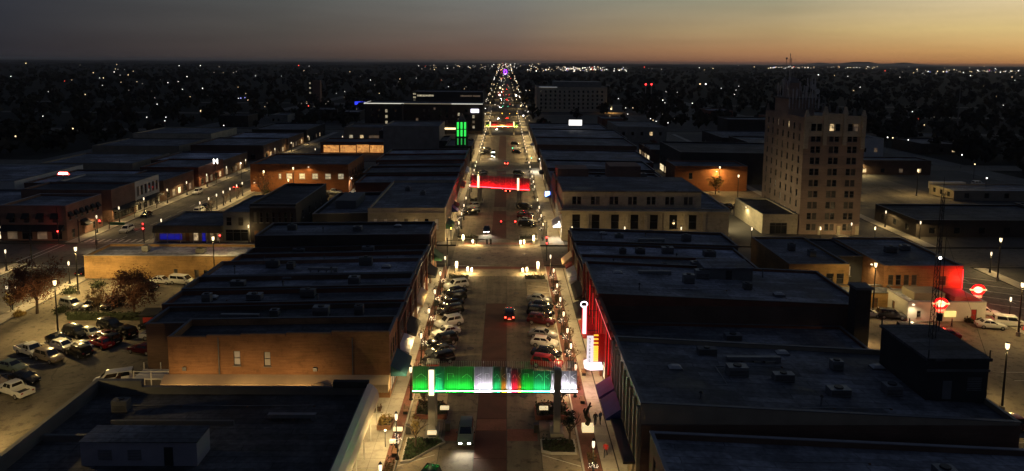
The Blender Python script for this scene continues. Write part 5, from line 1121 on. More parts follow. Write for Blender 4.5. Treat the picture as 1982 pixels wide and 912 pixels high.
def car_proto(kind):
    k = CARK[kind]; parts = []; W = k['W']
    mb = MB(); loft(mb, [body_sec(*s_) for s_ in k['st']])
    yr, yf, tr, tf, zt, zb, wt_ = k['cab']; wb = W * .9
    B = [(-wb, yr, zb), (wb, yr, zb), (wb, yf, zb), (-wb, yf, zb)]; T = [(-wt_, tr, zt), (wt_, tr, zt), (wt_, tf, zt), (-wt_, tf, zt)]
    T2 = [(-wt_ * .8, tr + .12, zt + .05), (wt_ * .8, tr + .12, zt + .05), (wt_ * .8, tf - .12, zt + .05), (-wt_ * .8, tf - .12, zt + .05)]
    parts.append(('body', mb.mesh('body', 'car_white', True), None))
    mb = MB(); mb.hexa(B, T); mb.hexa(T, T2); parts.append(('cabin', mb.mesh('cabin', 'car_white', True), None))
    def face(a, b_, c, d, s0, s1, t0, t1, off):
        a, b_, c, d = map(Vector, (a, b_, c, d)); n = (b_ - a).cross(d - a).normalized() * off
        q = lambda s_, t_: tuple((a * (1 - s_) + b_ * s_) * (1 - t_) + (d * (1 - s_) + c * s_) * t_ + n)
        return [q(s0, t0), q(s1, t0), q(s1, t1), q(s0, t1)]
    def gl(nm, *args):
        m_ = MB(); m_.quad(*face(*args)); parts.append((nm, m_.mesh(nm, 'car_glass'), None))
    gl('windshield', B[2], B[3], T[3], T[2], .07, .93, .1, .94, .012); gl('rear_window', B[0], B[1], T[1], T[0], .1, .9, .25 if kind != 'pickup' else .4, .92, .012)
    for s_ in (0, 1):
        a = (B[1], B[2], T[2], T[1]) if s_ == 0 else (B[3], B[0], T[0], T[3])
        for u0, u1 in ((.09, .48), (.52, .90)):
            if s_: u0, u1 = 1 - u1, 1 - u0
            gl('side_window', *a, u0, u1, .22, .9, .012)
    if kind == 'pickup':
        mb = MB(); mb.box(-1, 1, -2.85, -.87, .45, .62); mb.box(-1, -.9, -2.85, -.87, .621, 1.14); mb.box(.9, 1, -2.85, -.87, .621, 1.14); mb.box(-.899, .899, -2.85, -2.77, .621, 1.14); parts.append(('bed', mb.mesh('bed', 'car_white'), None))
        parts.append(('bed_liner', MB().box(-.89, .89, -2.76, -.88, .63, .66).mesh('bed_liner', 'trim'), None))
    L2 = k['L'] / 2; zl = k['st'][-1][3]; wr = .34 if kind in ('sedan', 'hatch') else .39
    for sx in (-1, 1):
        parts.append(('headlight', MB().hexa([(sx * W * .55 - .17, L2 - .2, zl - .18), (sx * W * .55 + .17, L2 - .2, zl - .18), (sx * W * .55 + .15, L2 + .015, zl - .16), (sx * W * .55 - .15, L2 + .015, zl - .16)], [(sx * W * .55 - .17, L2 - .22, zl + .03), (sx * W * .55 + .17, L2 - .22, zl + .03), (sx * W * .55 + .15, L2 - .01, zl - .03), (sx * W * .55 - .15, L2 - .01, zl - .03)]).mesh('headlight', 'chrome_lens'), None))
        zt_ = .78 if kind in ('sedan', 'hatch') else .95
        parts.append(('taillight', MB().box(sx * W * .72 - .13, sx * W * .72 + .13, -L2 - .015, -L2 + .14, zt_ - .09, zt_ + .1).mesh('taillight', 'tail_lens'), None))
        parts.append(('mirror', MB().box(sx * (W + .01), sx * (W + .17), yf - .55, yf - .4, zb + .02, zb + .16).mesh('mirror', 'trim') if sx > 0 else MB().box(-W - .17, -W - .01, yf - .55, yf - .4, zb + .02, zb + .16).mesh('mirror', 'trim'), None))
        for yw in (-k['L'] * .305, k['L'] * .315):
            m_ = MB(); m_.tube((sx * (W - .2), yw, wr), (sx * (W + .015), yw, wr), wr, n=14); w_ = m_.mesh('wheel', 'tyre', True)
            m_ = MB(); m_.tube((sx * (W + .015), yw, wr), (sx * (W + .03), yw, wr), wr * .62, wr * .55, n=10); parts.append(('wheel', w_, m_.mesh('rim', 'rim')))
    parts.append(('number_plate', MB().box(-.26, .26, -L2 - .02, -L2 + .03, .55, .68).mesh('number_plate', 'white_paint'), None))
    return parts
CARN = dict(sedan='sedan', hatch='hatchback', suv='sport_utility_car', van='minivan', pickup='pickup_truck')
def car(kind, color, x, y, head, label, z=.13, lights=None, far=False, group=None):
    """head: direction of travel in degrees clockwise from +y"""
    if kind not in PROTO: PROTO[kind] = car_proto(kind)
    jr = random.Random(label); x += jr.uniform(-.18, .18); y += jr.uniform(-.2, .2); head += jr.uniform(-4, 4) if not lights else 0
    t = thing(CARN[kind], label, 'truck' if kind == 'pickup' else 'car', (x, y, z), -R(head), group)
    cm = MATS['car_' + color]
    for nm, me, sub in PROTO[kind]:
        if far and nm in ('mirror', 'number_plate'): continue
        o = link(nm, me, t, (0, 0, 0))
        mat = None
        if nm in ('body', 'cabin', 'bed'): mat = cm
        elif nm == 'headlight' and lights and 'h' in lights: mat = MATS['head_far' if far else 'head_on']
        elif nm == 'taillight' and lights and 't' in lights: mat = MATS['tail_far' if far else 'tail_on']
        if mat: o.material_slots[0].link = 'OBJECT'; o.material_slots[0].material = mat
        if sub and not far: link('rim', sub, o, (0, 0, 0))
    L2 = CARK[kind]['L'] / 2
    if lights and 'h' in lights and 'n' not in lights:
        for sx in (-.55, .55): add_light(t, (sx, L2 + .12, .72), 700, (1, .88, .62), 95, .1, (R(80), 0, 0), 1.0)
    if lights and 't' in lights and not far: add_light(t, (0, -L2 - .2, .8), 40, (1, .05, .03), None, .1)
    return t
# parked nose-in along the left kerb
for kind, col, y, lab in [('suv', 'white', 138.2, 'white car parked first past the left planter, left kerb'), ('sedan', 'black', 134.2, 'black car next to the white one at the far end of the left kerb row'), ('suv', 'charcoal', 130.6, 'charcoal car, third in the left kerb row from the crossing'),
        ('sedan', 'black', 127.0, 'black sedan, fourth in the left kerb row from the crossing'), ('suv', 'black', 123.4, 'black car just beyond the two pale cars, left kerb'), ('suv', 'white', 117.6, 'white sport utility car mid left kerb row'), ('sedan', 'white', 113.4, 'white sedan with sloping rear window mid left kerb row'),
        ('suv', 'charcoal', 109.4, 'charcoal car nearest behind the white sedan, left kerb'), ('sedan', 'grey', 105.9, 'grey car two places from the near arch, left kerb'), ('suv', 'black', 102.2, 'black car beside the red container, left kerb')]:
    car(kind, col, -8.75, y, 240, lab, .0, group=None)
for kind, col, y, lab in [('sedan', 'silver', 129.9, 'silver car farthest along the right kerb row'), ('sedan', 'charcoal', 126.4, 'charcoal car second from the far end, right kerb'), ('suv', 'black', 122.8, 'black car in the middle of the far right kerb group'), ('suv', 'maroon', 118.6, 'maroon car nearest of the far right kerb group'),
        ('sedan', 'silver', 112.9, 'silver hatch-roofed car at start of near right kerb group'), ('hatch', 'white', 109.2, 'white hatchback on the right kerb'), ('sedan', 'charcoal', 105.0, 'dark car beside the white hatchback, right kerb'), ('suv', 'red', 101.3, 'red car nearest the near arch, right kerb')]:
    car(kind, col, 7.4, y, 108, lab, .0)
car('suv', 'charcoal', 1.9, 121.5, 0, 'dark car driving away with red tail lights on the avenue', .005, 't'); car('suv', 'green', -3.5, 81.2, 180, 'pale green jeep driving under the near arch with headlights on', .008, 'h')
car('suv', 'black', -7.4, 70.6, 200, 'black car cut by the bottom edge of the picture', .005); car('sedan', 'black', -3.9, 185.5, 180, 'car with bright headlights waiting at the far side of the crossing', .005, 'h')
t = thing('red_container', 'red boxy container beside the near arch, left kerb', 'container', (-9.3, 98.4, 0)); obj('box', MB().box(-10.2, -8.5, 97.6, 99.2, .12, 1.9), 'red_paint', t); obj('lid', MB().box(-10.25, -8.45, 97.55, 99.25, 1.91, 2.05), 'trim', t)
for kind, col, x, y, hd, lab in [('hatch', 'silver', -9.0, 217, 240, 'silver car just before the red arch, left kerb'), ('suv', 'charcoal', -9.0, 208, 240, 'dark car second before the red arch, left kerb'), ('suv', 'black', 6.9, 215, 108, 'black car under the right end of the red arch'),
        ('sedan', 'charcoal', 6.9, 206, 108, 'dark sedan before the red arch, right kerb'), ('suv', 'maroon', 6.9, 201.5, 108, 'maroon car before the red arch, right kerb'), ('sedan', 'silver', 6.9, 197, 108, 'silver sedan in the right row past the crossing'), ('suv', 'black', 6.9, 191.5, 108, 'black car nearest the crossing, right row'),
        ('suv', 'black', -8.6, 262, 240, 'black car past the red arch on the left kerb'), ('sedan', 'charcoal', -8.6, 268, 240, 'dark sedan past the red arch on the left kerb'), ('suv', 'grey', -8.6, 275, 240, 'grey car before the second crossing, left kerb'), ('sedan', 'black', -8.6, 284, 240, 'black sedan near the second crossing, left kerb'),
        ('sedan', 'white', 6.6, 246, 108, 'white car past the red arch on the right kerb'), ('suv', 'red', 6.6, 254, 108, 'red car past the red arch on the right kerb'), ('sedan', 'grey', 6.6, 262, 108, 'grey sedan past the red arch on the right kerb'), ('suv', 'black', 6.6, 271, 108, 'black car midway to the second crossing, right kerb'), ('suv', 'charcoal', 6.6, 282, 108, 'charcoal car near the second crossing, right kerb'),
        ('suv', 'black', -8.8, 345, 240, 'dark car parked beyond the second crossing, left kerb'), ('sedan', 'grey', -8.8, 362, 240, 'grey car parked beyond the second crossing, left kerb'), ('suv', 'black', 6.4, 348, 108, 'dark car parked beyond the second crossing, right kerb'), ('sedan', 'white', 6.4, 366, 108, 'white car parked beyond the second crossing, right kerb'), ('suv', 'black', 6.4, 384, 108, 'black car parked nearest the third arch, right kerb')]:
    car(kind, col, x, y, hd, lab, .005, far=y > 250)
for kind, col, x, y, hd, lt, lab in [('sedan', 'black', 1.8, 244, 0, 't', 'car with red tail lights just behind the red arch'), ('suv', 'white', 1.4, 309, 0, 't', 'pale car with tail lights at the second crossing'), ('suv', 'black', -5.0, 334, 180, 'h', 'oncoming car with headlights beyond the second crossing'),
        ('sedan', 'black', -5.0, 350, 180, 'hn', 'second oncoming car close behind the first beyond the second crossing'), ('suv', 'black', -4.8, 470, 180, 'h', 'oncoming car with headlights just past the third arch'), ('suv', 'black', -5, 500, 180, 'hn', 'oncoming headlights two cars past the third arch'), ('sedan', 'black', -5, 560, 180, 'h', 'bright oncoming headlights level with the parking deck'), ('sedan', 'black', 2, 560, 0, 't', 'tail lights level with the parking deck'),
        ('suv', 'black', -4, 690, 180, 'hn', 'oncoming headlights before the purple light'), ('suv', 'black', -5, 820, 180, 'hn', 'oncoming headlights far down the avenue'), ('suv', 'black', -5, 850, 180, 'hn', 'oncoming headlights farther down the avenue'), ('suv', 'black', -5, 1050, 180, 'hn', 'faint oncoming headlights far off on the avenue'), ('suv', 'black', -5, 1300, 180, 'hn', 'faintest oncoming headlights on the avenue'), ('sedan', 'black', 2, 830, 0, 't', 'tail lights far down the avenue'), ('sedan', 'black', 3, 1150, 0, 't', 'faint tail lights far off on the avenue')]:
    car(kind, col, x, y, hd, lab, .005, lt, True)
# left lot
for kind, col, x, y, hd, lab in [('pickup', 'white', -71.0, 104.8, 118, 'white crew-cab pickup in the middle of the left lot'), ('suv', 'tan', -66.9, 102.6, 118, 'tan-roofed sport utility car right of the white pickup'), ('hatch', 'white', -67.4, 106.6, 118, 'white hatchback hidden behind the white pickup, left lot'),
        ('suv', 'charcoal', -63.9, 104.6, 298, 'dark car tail to tail with the tan car, left lot'), ('sedan', 'white', -64.6, 106.6, 298, 'white sedan facing away behind the dark car, left lot'), ('sedan', 'black', -69.8, 109.3, 118, 'black sedan behind the lot lamp'), ('suv', 'charcoal', -68.6, 112.4, 118, 'charcoal car left of the lot lamp'),
        ('sedan', 'silver', -66.2, 112.2, 118, 'silver sedan right beside the lot lamp'), ('suv', 'maroon', -63.2, 110.0, 298, 'maroon sport utility car in the left lot'), ('sedan', 'red', -62.3, 108.2, 298, 'dark red sedan beside the maroon car, left lot'), ('suv', 'black', -60.9, 112.4, 298, 'black car at the far end of the right lot row, left lot'), ('suv', 'black', -64.8, 115.4, 118, 'black car farthest back in the left lot row'), ('suv', 'charcoal', -61.8, 109.4, 298, 'charcoal car next to the dark red sedan'),
        ('sedan', 'black', -58.2, 114.6, 298, 'black sedan alone behind the left lot row'), ('sedan', 'green', -70.2, 99.4, 110, 'grey-green sedan at the left edge of the lot'), ('sedan', 'black', -65.7, 95.3, 110, 'black sedan closest to the foreground roof'), ('pickup', 'white', -64.6, 91.6, 292, 'white pickup with tonneau at the left picture edge'),
        ('sedan', 'tan', -69.9, 94.6, 110, 'tan sedan half out of the left picture edge'), ('sedan', 'maroon', -54.6, 105.8, 282, 'dark maroon sedan beside the tan brick store'), ('pickup', 'white', -54.5, 110.9, 98, 'white pickup parked behind the tan brick store'), ('van', 'white', -53.2, 95.2, 250, 'white van hidden behind the foreground parapet'),
        ('suv', 'silver', -77.3, 125.2, 118, 'silver car below the trees, left one of three'), ('sedan', 'charcoal', -73.9, 125.4, 190, 'charcoal car below the trees, middle of three'), ('suv', 'black', -70.2, 125.4, 190, 'black car below the trees, right one of three'), ('sedan', 'white', -57.0, 126.2, 280, 'white car at the rear of the left row of shops'),
        ('sedan', 'white', -68.0, 140.0, 100, 'white sedan under the golden brick wall'), ('van', 'white', -64.0, 139.6, 100, 'white minivan under the golden brick wall'), ('sedan', 'charcoal', -69.2, 136.2, 280, 'dark sedan behind the rust-coloured tree')]:
    car(kind, col, x, y, hd, lab, .128)
for kind, col, x, y, hd, lt, lab in [('sedan', 'black', -102.2, 202, 180, None, 'black sedan at the kerb of the left side street'), ('suv', 'white', -98.0, 183, 180, 't', 'white car braking at the left crossing'), ('van', 'white', -89.2, 207, 0, None, 'white minivan at the right kerb of the left side street'), ('suv', 'grey', -89.2, 213, 0, None, 'grey car behind the white minivan, left side street'),
        ('suv', 'white', -102.4, 237, 180, 't', 'white car with a tail light far up the left side street'), ('sedan', 'black', -93, 248, 0, 't', 'car with red tail lights driving up the left side street'), ('sedan', 'white', -91, 164, 270, 'h', 'white car with headlights crossing behind the golden brick building'), ('sedan', 'black', -86.6, 146, 0, None, 'black car tucked beside the golden brick wall corner'),
        ('sedan', 'white', -72, 233, 90, None, 'white sedan in front of the brick hall'), ('pickup', 'white', -57, 237.5, 90, None, 'white truck before the brick hall shrubs'), ('suv', 'charcoal', -68.5, 226, 90, None, 'dark car in the lot before the brick hall'), ('hatch', 'white', 66.0, 122.6, 100, None, 'white hatchback in front of the brick service shed'),
        ('sedan', 'white', 88.0, 124.2, 110, None, 'white car by the diner corner'), ('van', 'white', 88.6, 118.8, 110, None, 'white minivan near the red reflections by the diner'), ('van', 'tan', 69.4, 114.4, 100, None, 'tan van behind the black penthouse'), ('sedan', 'red', 73.6, 113, 280, None, 'red car behind the black penthouse'),
        ('sedan', 'silver', 91.9, 116, 0, None, 'silver car on the right side street kerb by the diner'), ('suv', 'white', 92.0, 109.5, 0, None, 'white car nearer on the right side street kerb'), ('sedan', 'white', 84.6, 117.2, 100, None, 'white sedan parked before the diner door'), ('sedan', 'charcoal', 60.9, 84.4, 95, None, 'charcoal car half hidden by the near right roof corner'), ('suv', 'grey', 69.6, 121.9, 100, None, 'grey car beside the white hatchback, right lot'), ('suv', 'maroon', 64.4, 83.2, 95, None, 'dark maroon car at the bottom right edge'), ('sedan', 'charcoal', 60.6, 92.4, 95, None, 'charcoal sedan farthest in the right lot row'), ('sedan', 'blue', 60.8, 89.8, 95, None, 'dark blue sedan in the right lot row'), ('suv', 'black', 61.0, 87.2, 95, None, 'black car nearest in the right lot row'),
        ('sedan', 'silver', 64.5, 218, 0, None, 'silver car in the lot behind the bank, left one'), ('suv', 'black', 67.5, 218, 0, None, 'black car in the lot behind the bank'), ('sedan', 'charcoal', 70.5, 218, 0, None, 'dark sedan in the lot behind the bank'), ('suv', 'blue', 73.5, 218, 0, None, 'dark blue car in the lot behind the bank'), ('suv', 'white', 178, 262, 80, 'hn', 'car with headlights beyond the lit lot, far right')]:
    car(kind, col, x, y, hd, lab, .128 if abs(x) < 88 or abs(x) > 105 else .005, lt, y > 250)
t = thing('parked_bus', 'long pale bus parked beyond the lit lot', 'bus', (160, 252, .13)); obj('body', MB().box(-6, 6, -1.25, 1.25, .5, 3.0), 'white_paint', t, (0, 0, 0)); me = MB().box(-.55, .55, -1.28, -1.26, 1.6, 2.5).mesh('window', 'car_glass')
for k in range(8): link('window', me, t, (-4.8 + 1.35 * k, 0, 0))
me = MB().tube((0, -1.3, .5), (0, 1.3, .5), .5, n=12).mesh('wheel', 'tyre')
for x in (-4, 4): link('wheel', me, t, (x, 0, 0))

# ================================================================== people
def person(label, x, y, rz, top, legs, stride=.25, z=.155, reach=0.0):
    me = bpy.data.meshes.new('sk')
    V = [(0, 0, .95), (0, .0, 1.2), (0, 0, 1.45), (0, .01, 1.56), (0, .02, 1.68), (.20, 0, 1.42), (.27, -.03, 1.15), (.26, .1 + reach, .92 + reach), (-.20, 0, 1.42), (-.27, .03, 1.15), (-.26, -.02, .92),
         (.10, 0, .9), (.11, stride * .6, .5), (.11, stride * .7, .07), (.11, stride * .7 + .16, .04), (-.10, 0, .9), (-.11, -stride * .3, .5), (-.11, -stride, .09), (-.11, -stride + .15, .04)]
    Ed = [(0, 1), (1, 2), (2, 3), (3, 4), (2, 5), (5, 6), (6, 7), (2, 8), (8, 9), (9, 10), (0, 11), (11, 12), (12, 13), (13, 14), (0, 15), (15, 16), (16, 17), (17, 18)]
    Rr = [.15, .14, .15, .06, .105, .075, .055, .04, .075, .055, .04, .1, .075, .055, .04, .1, .075, .055, .04]
    me.from_pydata(V, Ed, []); o = bpy.data.objects.new('tmp', me); C.objects.link(o); o.modifiers.new('s', 'SKIN')
    for v, r in zip(me.skin_vertices[0].data, Rr): v.radius = (r, r * (.75 if r > .12 else 1))
    me.skin_vertices[0].data[0].use_root = True
    s_ = o.modifiers.new('d', 'SUBSURF'); s_.levels = 1; s_.render_levels = 1
    out = bpy.data.meshes.new_from_object(o.evaluated_get(bpy.context.evaluated_depsgraph_get())); bpy.data.objects.remove(o)
    out.materials.clear()
    for m_ in (top, legs, 'skin', 'hair'): out.materials.append(MATS[m_])
    for p in out.polygons:
        c = p.center; p.use_smooth = True
        p.material_index = 3 if (c.z > 1.70 or (c.z > 1.6 and c.y < 0)) else 2 if (c.z > 1.52 or (abs(c.x) > .2 and c.z < .97)) else (0 if c.z > .93 else 1)
    out.name = 'person'; p_ = link('person', out, None, (x, y, z), rz); tag(p_, label, 'person'); return p_
person('person in dark clothes, left of a pair standing on the right sidewalk', 12.3, 83.9, .3, 'cloth_dark', 'cloth_dark', .1); person('person in a blue top and dark trousers, right of the pair on the right sidewalk', 12.95, 84.2, -2.4, 'cloth_blue', 'cloth_dark', .12)
person('person in a red top walking on the near right sidewalk', 12.6, 76.8, 2.8, 'cloth_red', 'cloth_dark', .4); person('person in dark clothes standing in the diner lot', 77.9, 117.6, 1, 'cloth_dark', 'cloth_dark', .1, .13); person('person in a pale top by the diner wall', 76.6, 119.7, 0, 'cloth_pale', 'cloth_dark', .15, .13)

# ================================================================== street furniture on the avenue
st = thing('sculpture', 'dark twisted bronze figure with two horns on a glowing plinth', 'sculpture', (11.2, 82.6, .15))
obj('plinth', MB().box(-.7, .7, -.5, .5, 0, .75), EM('plinth_glow', (1, .8, .4), .8), st, (0, 0, 0))
mb = MB(); pts = [(-.1, 0, .75), (.15, .05, 1.3), (-.3, 0, 1.9), (-.1, .05, 2.5), (.1, 0, 3.0), (.3, .05, 3.6)]
for p, q in zip(pts, pts[1:]): mb.tube(p, q, .3 - .04 * pts.index(p), .26 - .04 * pts.index(p), 8)
mb.tube((-.2, 0, 1.9), (-.5, .1, 2.5), .2, .12, 8).tube((-.5, .1, 2.5), (-.35, 0, 2.9), .12, .05, 8).tube((.1, 0, 3.0), (.5, 0, 3.2), .1, .04, 6); obj('figure', mb, 'bronze', st, (0, 0, 0), smooth=True)
rl = random.Random(11)
def leaf_cloud(mb, n, fn, size, rnd, flat=.0):
    for _ in range(n):
        x, y, z = fn(); s_ = size * rnd.uniform(.6, 1.3); a = Vector((rnd.gauss(0, 1), rnd.gauss(0, 1), rnd.gauss(0, 1))).normalized(); b_ = a.orthogonal().normalized()
        c = a.cross(b_); mb.quad(*[tuple(Vector((x, y, z)) + b_ * (s_ * u) + c * (s_ * w * .7)) for u, w in ((-1, 0), (0, -1), (1, 0), (0, 1))])
def planter(label, pts, z, wallmat, plant, n, seed, hgt=.5, name='planter'):
    r_ = random.Random(seed); t = thing(name, label, 'planter', (sum(p[0] for p in pts) / len(pts), sum(p[1] for p in pts) / len(pts), .0))
    mb = MB(); cx, cy_ = t.location.x, t.location.y; inn = [(cx + (x - cx) * .9, cy_ + (y - cy_) * .9) for x, y in pts]; k = len(pts)
    for i in range(k):
        a, b_, c, d = pts[i], pts[(i + 1) % k], inn[(i + 1) % k], inn[i]; mb.prism([a, b_, c, d], -.02, z)
    obj('edge', mb, wallmat, t); obj('soil', MB().prism(inn, -.01, z - .06), 'soil', t)
    xs = [p[0] for p in inn]; ys = [p[1] for p in inn]
    def inside(x, y): 
        s_ = [((inn[(i + 1) % k][0] - inn[i][0]) * (y - inn[i][1]) - (inn[(i + 1) % k][1] - inn[i][1]) * (x - inn[i][0])) > 0 for i in range(k)]; return all(s_) or not any(s_)
    def fn():
        while True:
            x, y = r_.uniform(min(xs), max(xs)), r_.uniform(min(ys), max(ys))
            if inside(x, y): return x, y, z + abs(r_.gauss(0, hgt * .5)) * (1 + .8 * math.sin(x * 3 + y * 2))
    mb = MB(); leaf_cloud(mb, n, fn, .13, r_); o = obj('planting', mb, plant, t); o['kind'] = 'stuff'; return t
planter('left planter beyond the brick crosswalk, under the near arch', [(-10.4, 85.6), (-6.3, 85.6), (-6.3, 88.2), (-7.2, 89.4), (-10.4, 89.4)], .55, 'brick_paver', 'leaf_green', 500, 1); planter('triangular grass planter at the left end of the crosswalk', [(-10.7, 75.6), (-9.6, 75.9), (-6.0, 80.0), (-6.6, 80.9), (-10.7, 80.9)], .2, 'kerb', 'grass_blade', 900, 2, .12)
planter('right planter beyond the brick crosswalk, under the near arch', [(4.9, 85.4), (9.2, 85.4), (9.2, 89.2), (5.6, 89.2), (4.9, 88.2)], .55, 'brick_paver', 'leaf_green', 500, 3); planter('dark planter at the right end of the crosswalk', [(5.3, 77.9), (6.4, 77.4), (9.4, 77.4), (9.4, 80.4), (5.3, 80.4)], .3, 'kerb', 'leaf_green', 600, 4, .3)
planter('left planter at the near side of the crossing', [(-10.9, 142.3), (-6.4, 142.3), (-6.4, 145.2), (-10.9, 145.2)], .5, 'concrete', 'leaf_green', 350, 5); planter('right planter at the near side of the crossing', [(5.0, 142.3), (9.6, 142.3), (9.6, 145.2), (5.0, 145.2)], .5, 'concrete', 'leaf_green', 350, 6)
planter('left planter at the far side of the crossing', [(-10.9, 176), (-5.6, 176), (-5.6, 179.5), (-10.9, 179.5)], .5, 'concrete', 'leaf_green', 250, 7); planter('right planter at the far side of the crossing', [(4.5, 176), (9.4, 176), (9.4, 179.5), (4.5, 179.5)], .5, 'concrete', 'leaf_green', 250, 8)
planter('left planter below the red arch', [(-10.6, 224), (-6, 224), (-6, 229), (-10.6, 229)], .5, 'concrete', 'leaf_green', 250, 9); planter('right planter below the red arch', [(4, 216), (9, 216), (9, 220), (4, 220)], .5, 'concrete', 'leaf_green', 250, 10)
k = 0
for sd, x, ys in (('left', -11.75, (74, 95.5, 99, 108, 118, 128, 139)), ('right', 10.95, (68, 76, 95, 101.6, 108, 115.3, 122.5, 131, 141))):
    for i, y in enumerate(ys):
        planter('%s shrub bed along the %s kerb, %s from the front' % ('low', sd, ORD[i]), [(x - .55, y - 1.5), (x + .55, y - 1.5), (x + .55, y + 1.5), (x - .55, y + 1.5)], .3, 'brick_paver', ['leaf_brown', 'leaf_green', 'leaf_rust'][(i + k) % 3], 150, 30 + k, .55); k += 1
def holiday(label, x, y, seed):
    r_ = random.Random(seed); t = thing('lit_flower_stand', label, 'light display', (x, y, .14)); obj('stem', MB().tube((0, 0, 0), (0, 0, 2.2), .05).cyl(0, 0, 0, .35, .25, .2, 8), 'black_iron', t, (0, 0, 0))
    mb = MB()
    for i in range(18):
        a, e = r_.uniform(0, 2 * PI), r_.uniform(-.6, 1.2); q = r_.uniform(.25, .6); px, py, pz = q * math.cos(a) * math.cos(e), q * math.sin(a) * math.cos(e), 2.45 + q * math.sin(e); mb.tube((0, 0, 2.2), (px, py, pz), .012, n=3, mi=1); mb.ball(px, py, pz, .042, n=5, k=3)
    obj('bulbs', mb, ['bulb', 'black_iron'], t, (0, 0, 0))
for sd, x, ys in (('left', -11.1, (68.6, 76.2, 103.6, 114, 123.6, 134.6, 179, 190, 201, 236, 247, 258)), ('right', 10.35, (70.6, 100, 106.2, 113.4, 120.3, 128, 137.5, 178, 189, 200, 234, 245, 256))):
    for i, y in enumerate(ys): holiday('cluster of white light bulbs on a stand by the %s kerb, %s from the front' % (sd, ORD[i]), x, y, i + 50)
def lit_bollard(label, x, y, h, w): 
    t = thing('lit_bollard', label, 'bollard', (x, y, .13)); obj('base', MB().box(-w, w, -w, w, 0, h * .35), 'concrete', t, (0, 0, 0)); obj('lantern', MB().box(-w * .8, w * .8, -w * .8, w * .8, h * .35, h), 'lamp_slit', t, (0, 0, 0)); obj('cap', MB().box(-w, w, -w, w, h + .005, h + .08), 'metal_dark', t, (0, 0, 0))
    add_light(t, (0, -w - .25, h * .7), 460, WARM, None, .15)
for i, (sx, sy) in enumerate(((-1, 149.3), (1, 149.3), (-1, 172.8), (1, 172.8))):
    nm = ('near left', 'near right', 'far left', 'far right')[i]; cx = -9.4 if sx < 0 else 8.1
    lit_bollard('tall lit pillar at the %s corner of the crossing' % nm, cx, sy, 2.2, .28); lit_bollard('outer short lit bollard at the %s corner of the crossing' % nm, cx - sx * 2.4, sy - .6, 1.1, .2); lit_bollard('inner short lit bollard at the %s corner of the crossing' % nm, cx - sx * 3.3, sy - 1.2, 1.1, .2)
for lab, x, y, h in [('lit low sign box in front of the left arch post', -7.7, 81.2, .6), ('lit low sign box behind the left arch post', -6.6, 86.2, 1.2), ('lit low sign box left of the right arch post', 6.0, 86.2, 1.2), ('lit bench box on the left pavement', -11.9, 82.0, .6), ('lit bench box nearer on the left pavement', -11.9, 79.2, .6)]:
    t = thing('lit_box', lab, 'sign', (x, y, .14)); obj('face', MB().box(-.55, .55, -.22, .22, h - .3, h + .05), EM('box_glow', (1, .78, .42), .8), t, (0, 0, 0)); obj('foot', MB().box(-.4, .4, -.15, .15, 0, h - .31), 'metal_dark', t, (0, 0, 0))
def bench(label, x, y, rz):
    t = thing('bench', label, 'bench', (x, y, .15), rz); me = MB().box(-.8, .8, -.06, .06, 0, .04).mesh('slat', 'wood')
    for k in range(4): link('slat', me, t, (0, -.22 + .15 * k, .42))
    for k in range(3): o = link('slat', me, t, (0, .34, .55 + .15 * k)); o.rotation_euler = (R(80), 0, 0)
    me = MB().box(-.04, .04, -.25, .3, 0, .41).mesh('leg', 'black_iron')
    for sx in (-.65, .65): link('leg', me, t, (sx, 0, 0))
bench('dark bench beside the left grass planter', -11.5, 77.4, PI / 2); bench('dark bench on the left pavement beyond the crosswalk', -11.6, 87.2, PI / 2); bench('bench by the shops under the blade sign', 12.4, 98.6, -PI / 2); bench('bench on the right verge near the theatre', 11.3, 90.2, -PI / 2)
def bin_(label, x, y): t = thing('litter_bin', label, 'bin', (x, y, .14)); obj('drum', MB().box(-.3, .3, -.3, .3, 0, .95), 'trim', t, (0, 0, 0)); obj('lid', MB().box(-.33, .33, -.33, .33, .955, 1.05), 'metal_dark', t, (0, 0, 0))
bin_('black bin left of the arch post', -10.6, 81.9); bin_('dark bin at the left end of the crosswalk', -5.9, 82.6); bin_('dark bin at the right end of the crosswalk', 4.9, 82.3)
# basket of flowers by the shop corner
planter('flower planter of wooden slats by the low shop corner', [(-14.6, 82.6), (-12.9, 82.6), (-12.7, 84.8), (-14.6, 84.8)], .7, 'wood', 'leaf_gold', 160, 60, .6)
planter('shrubs at the foot of the tan brick store', [(-20, 86.8), (-14.6, 86.8), (-14.6, 88.4), (-20, 88.4)], .3, 'kerb', 'leaf_brown', 300, 61, .5)

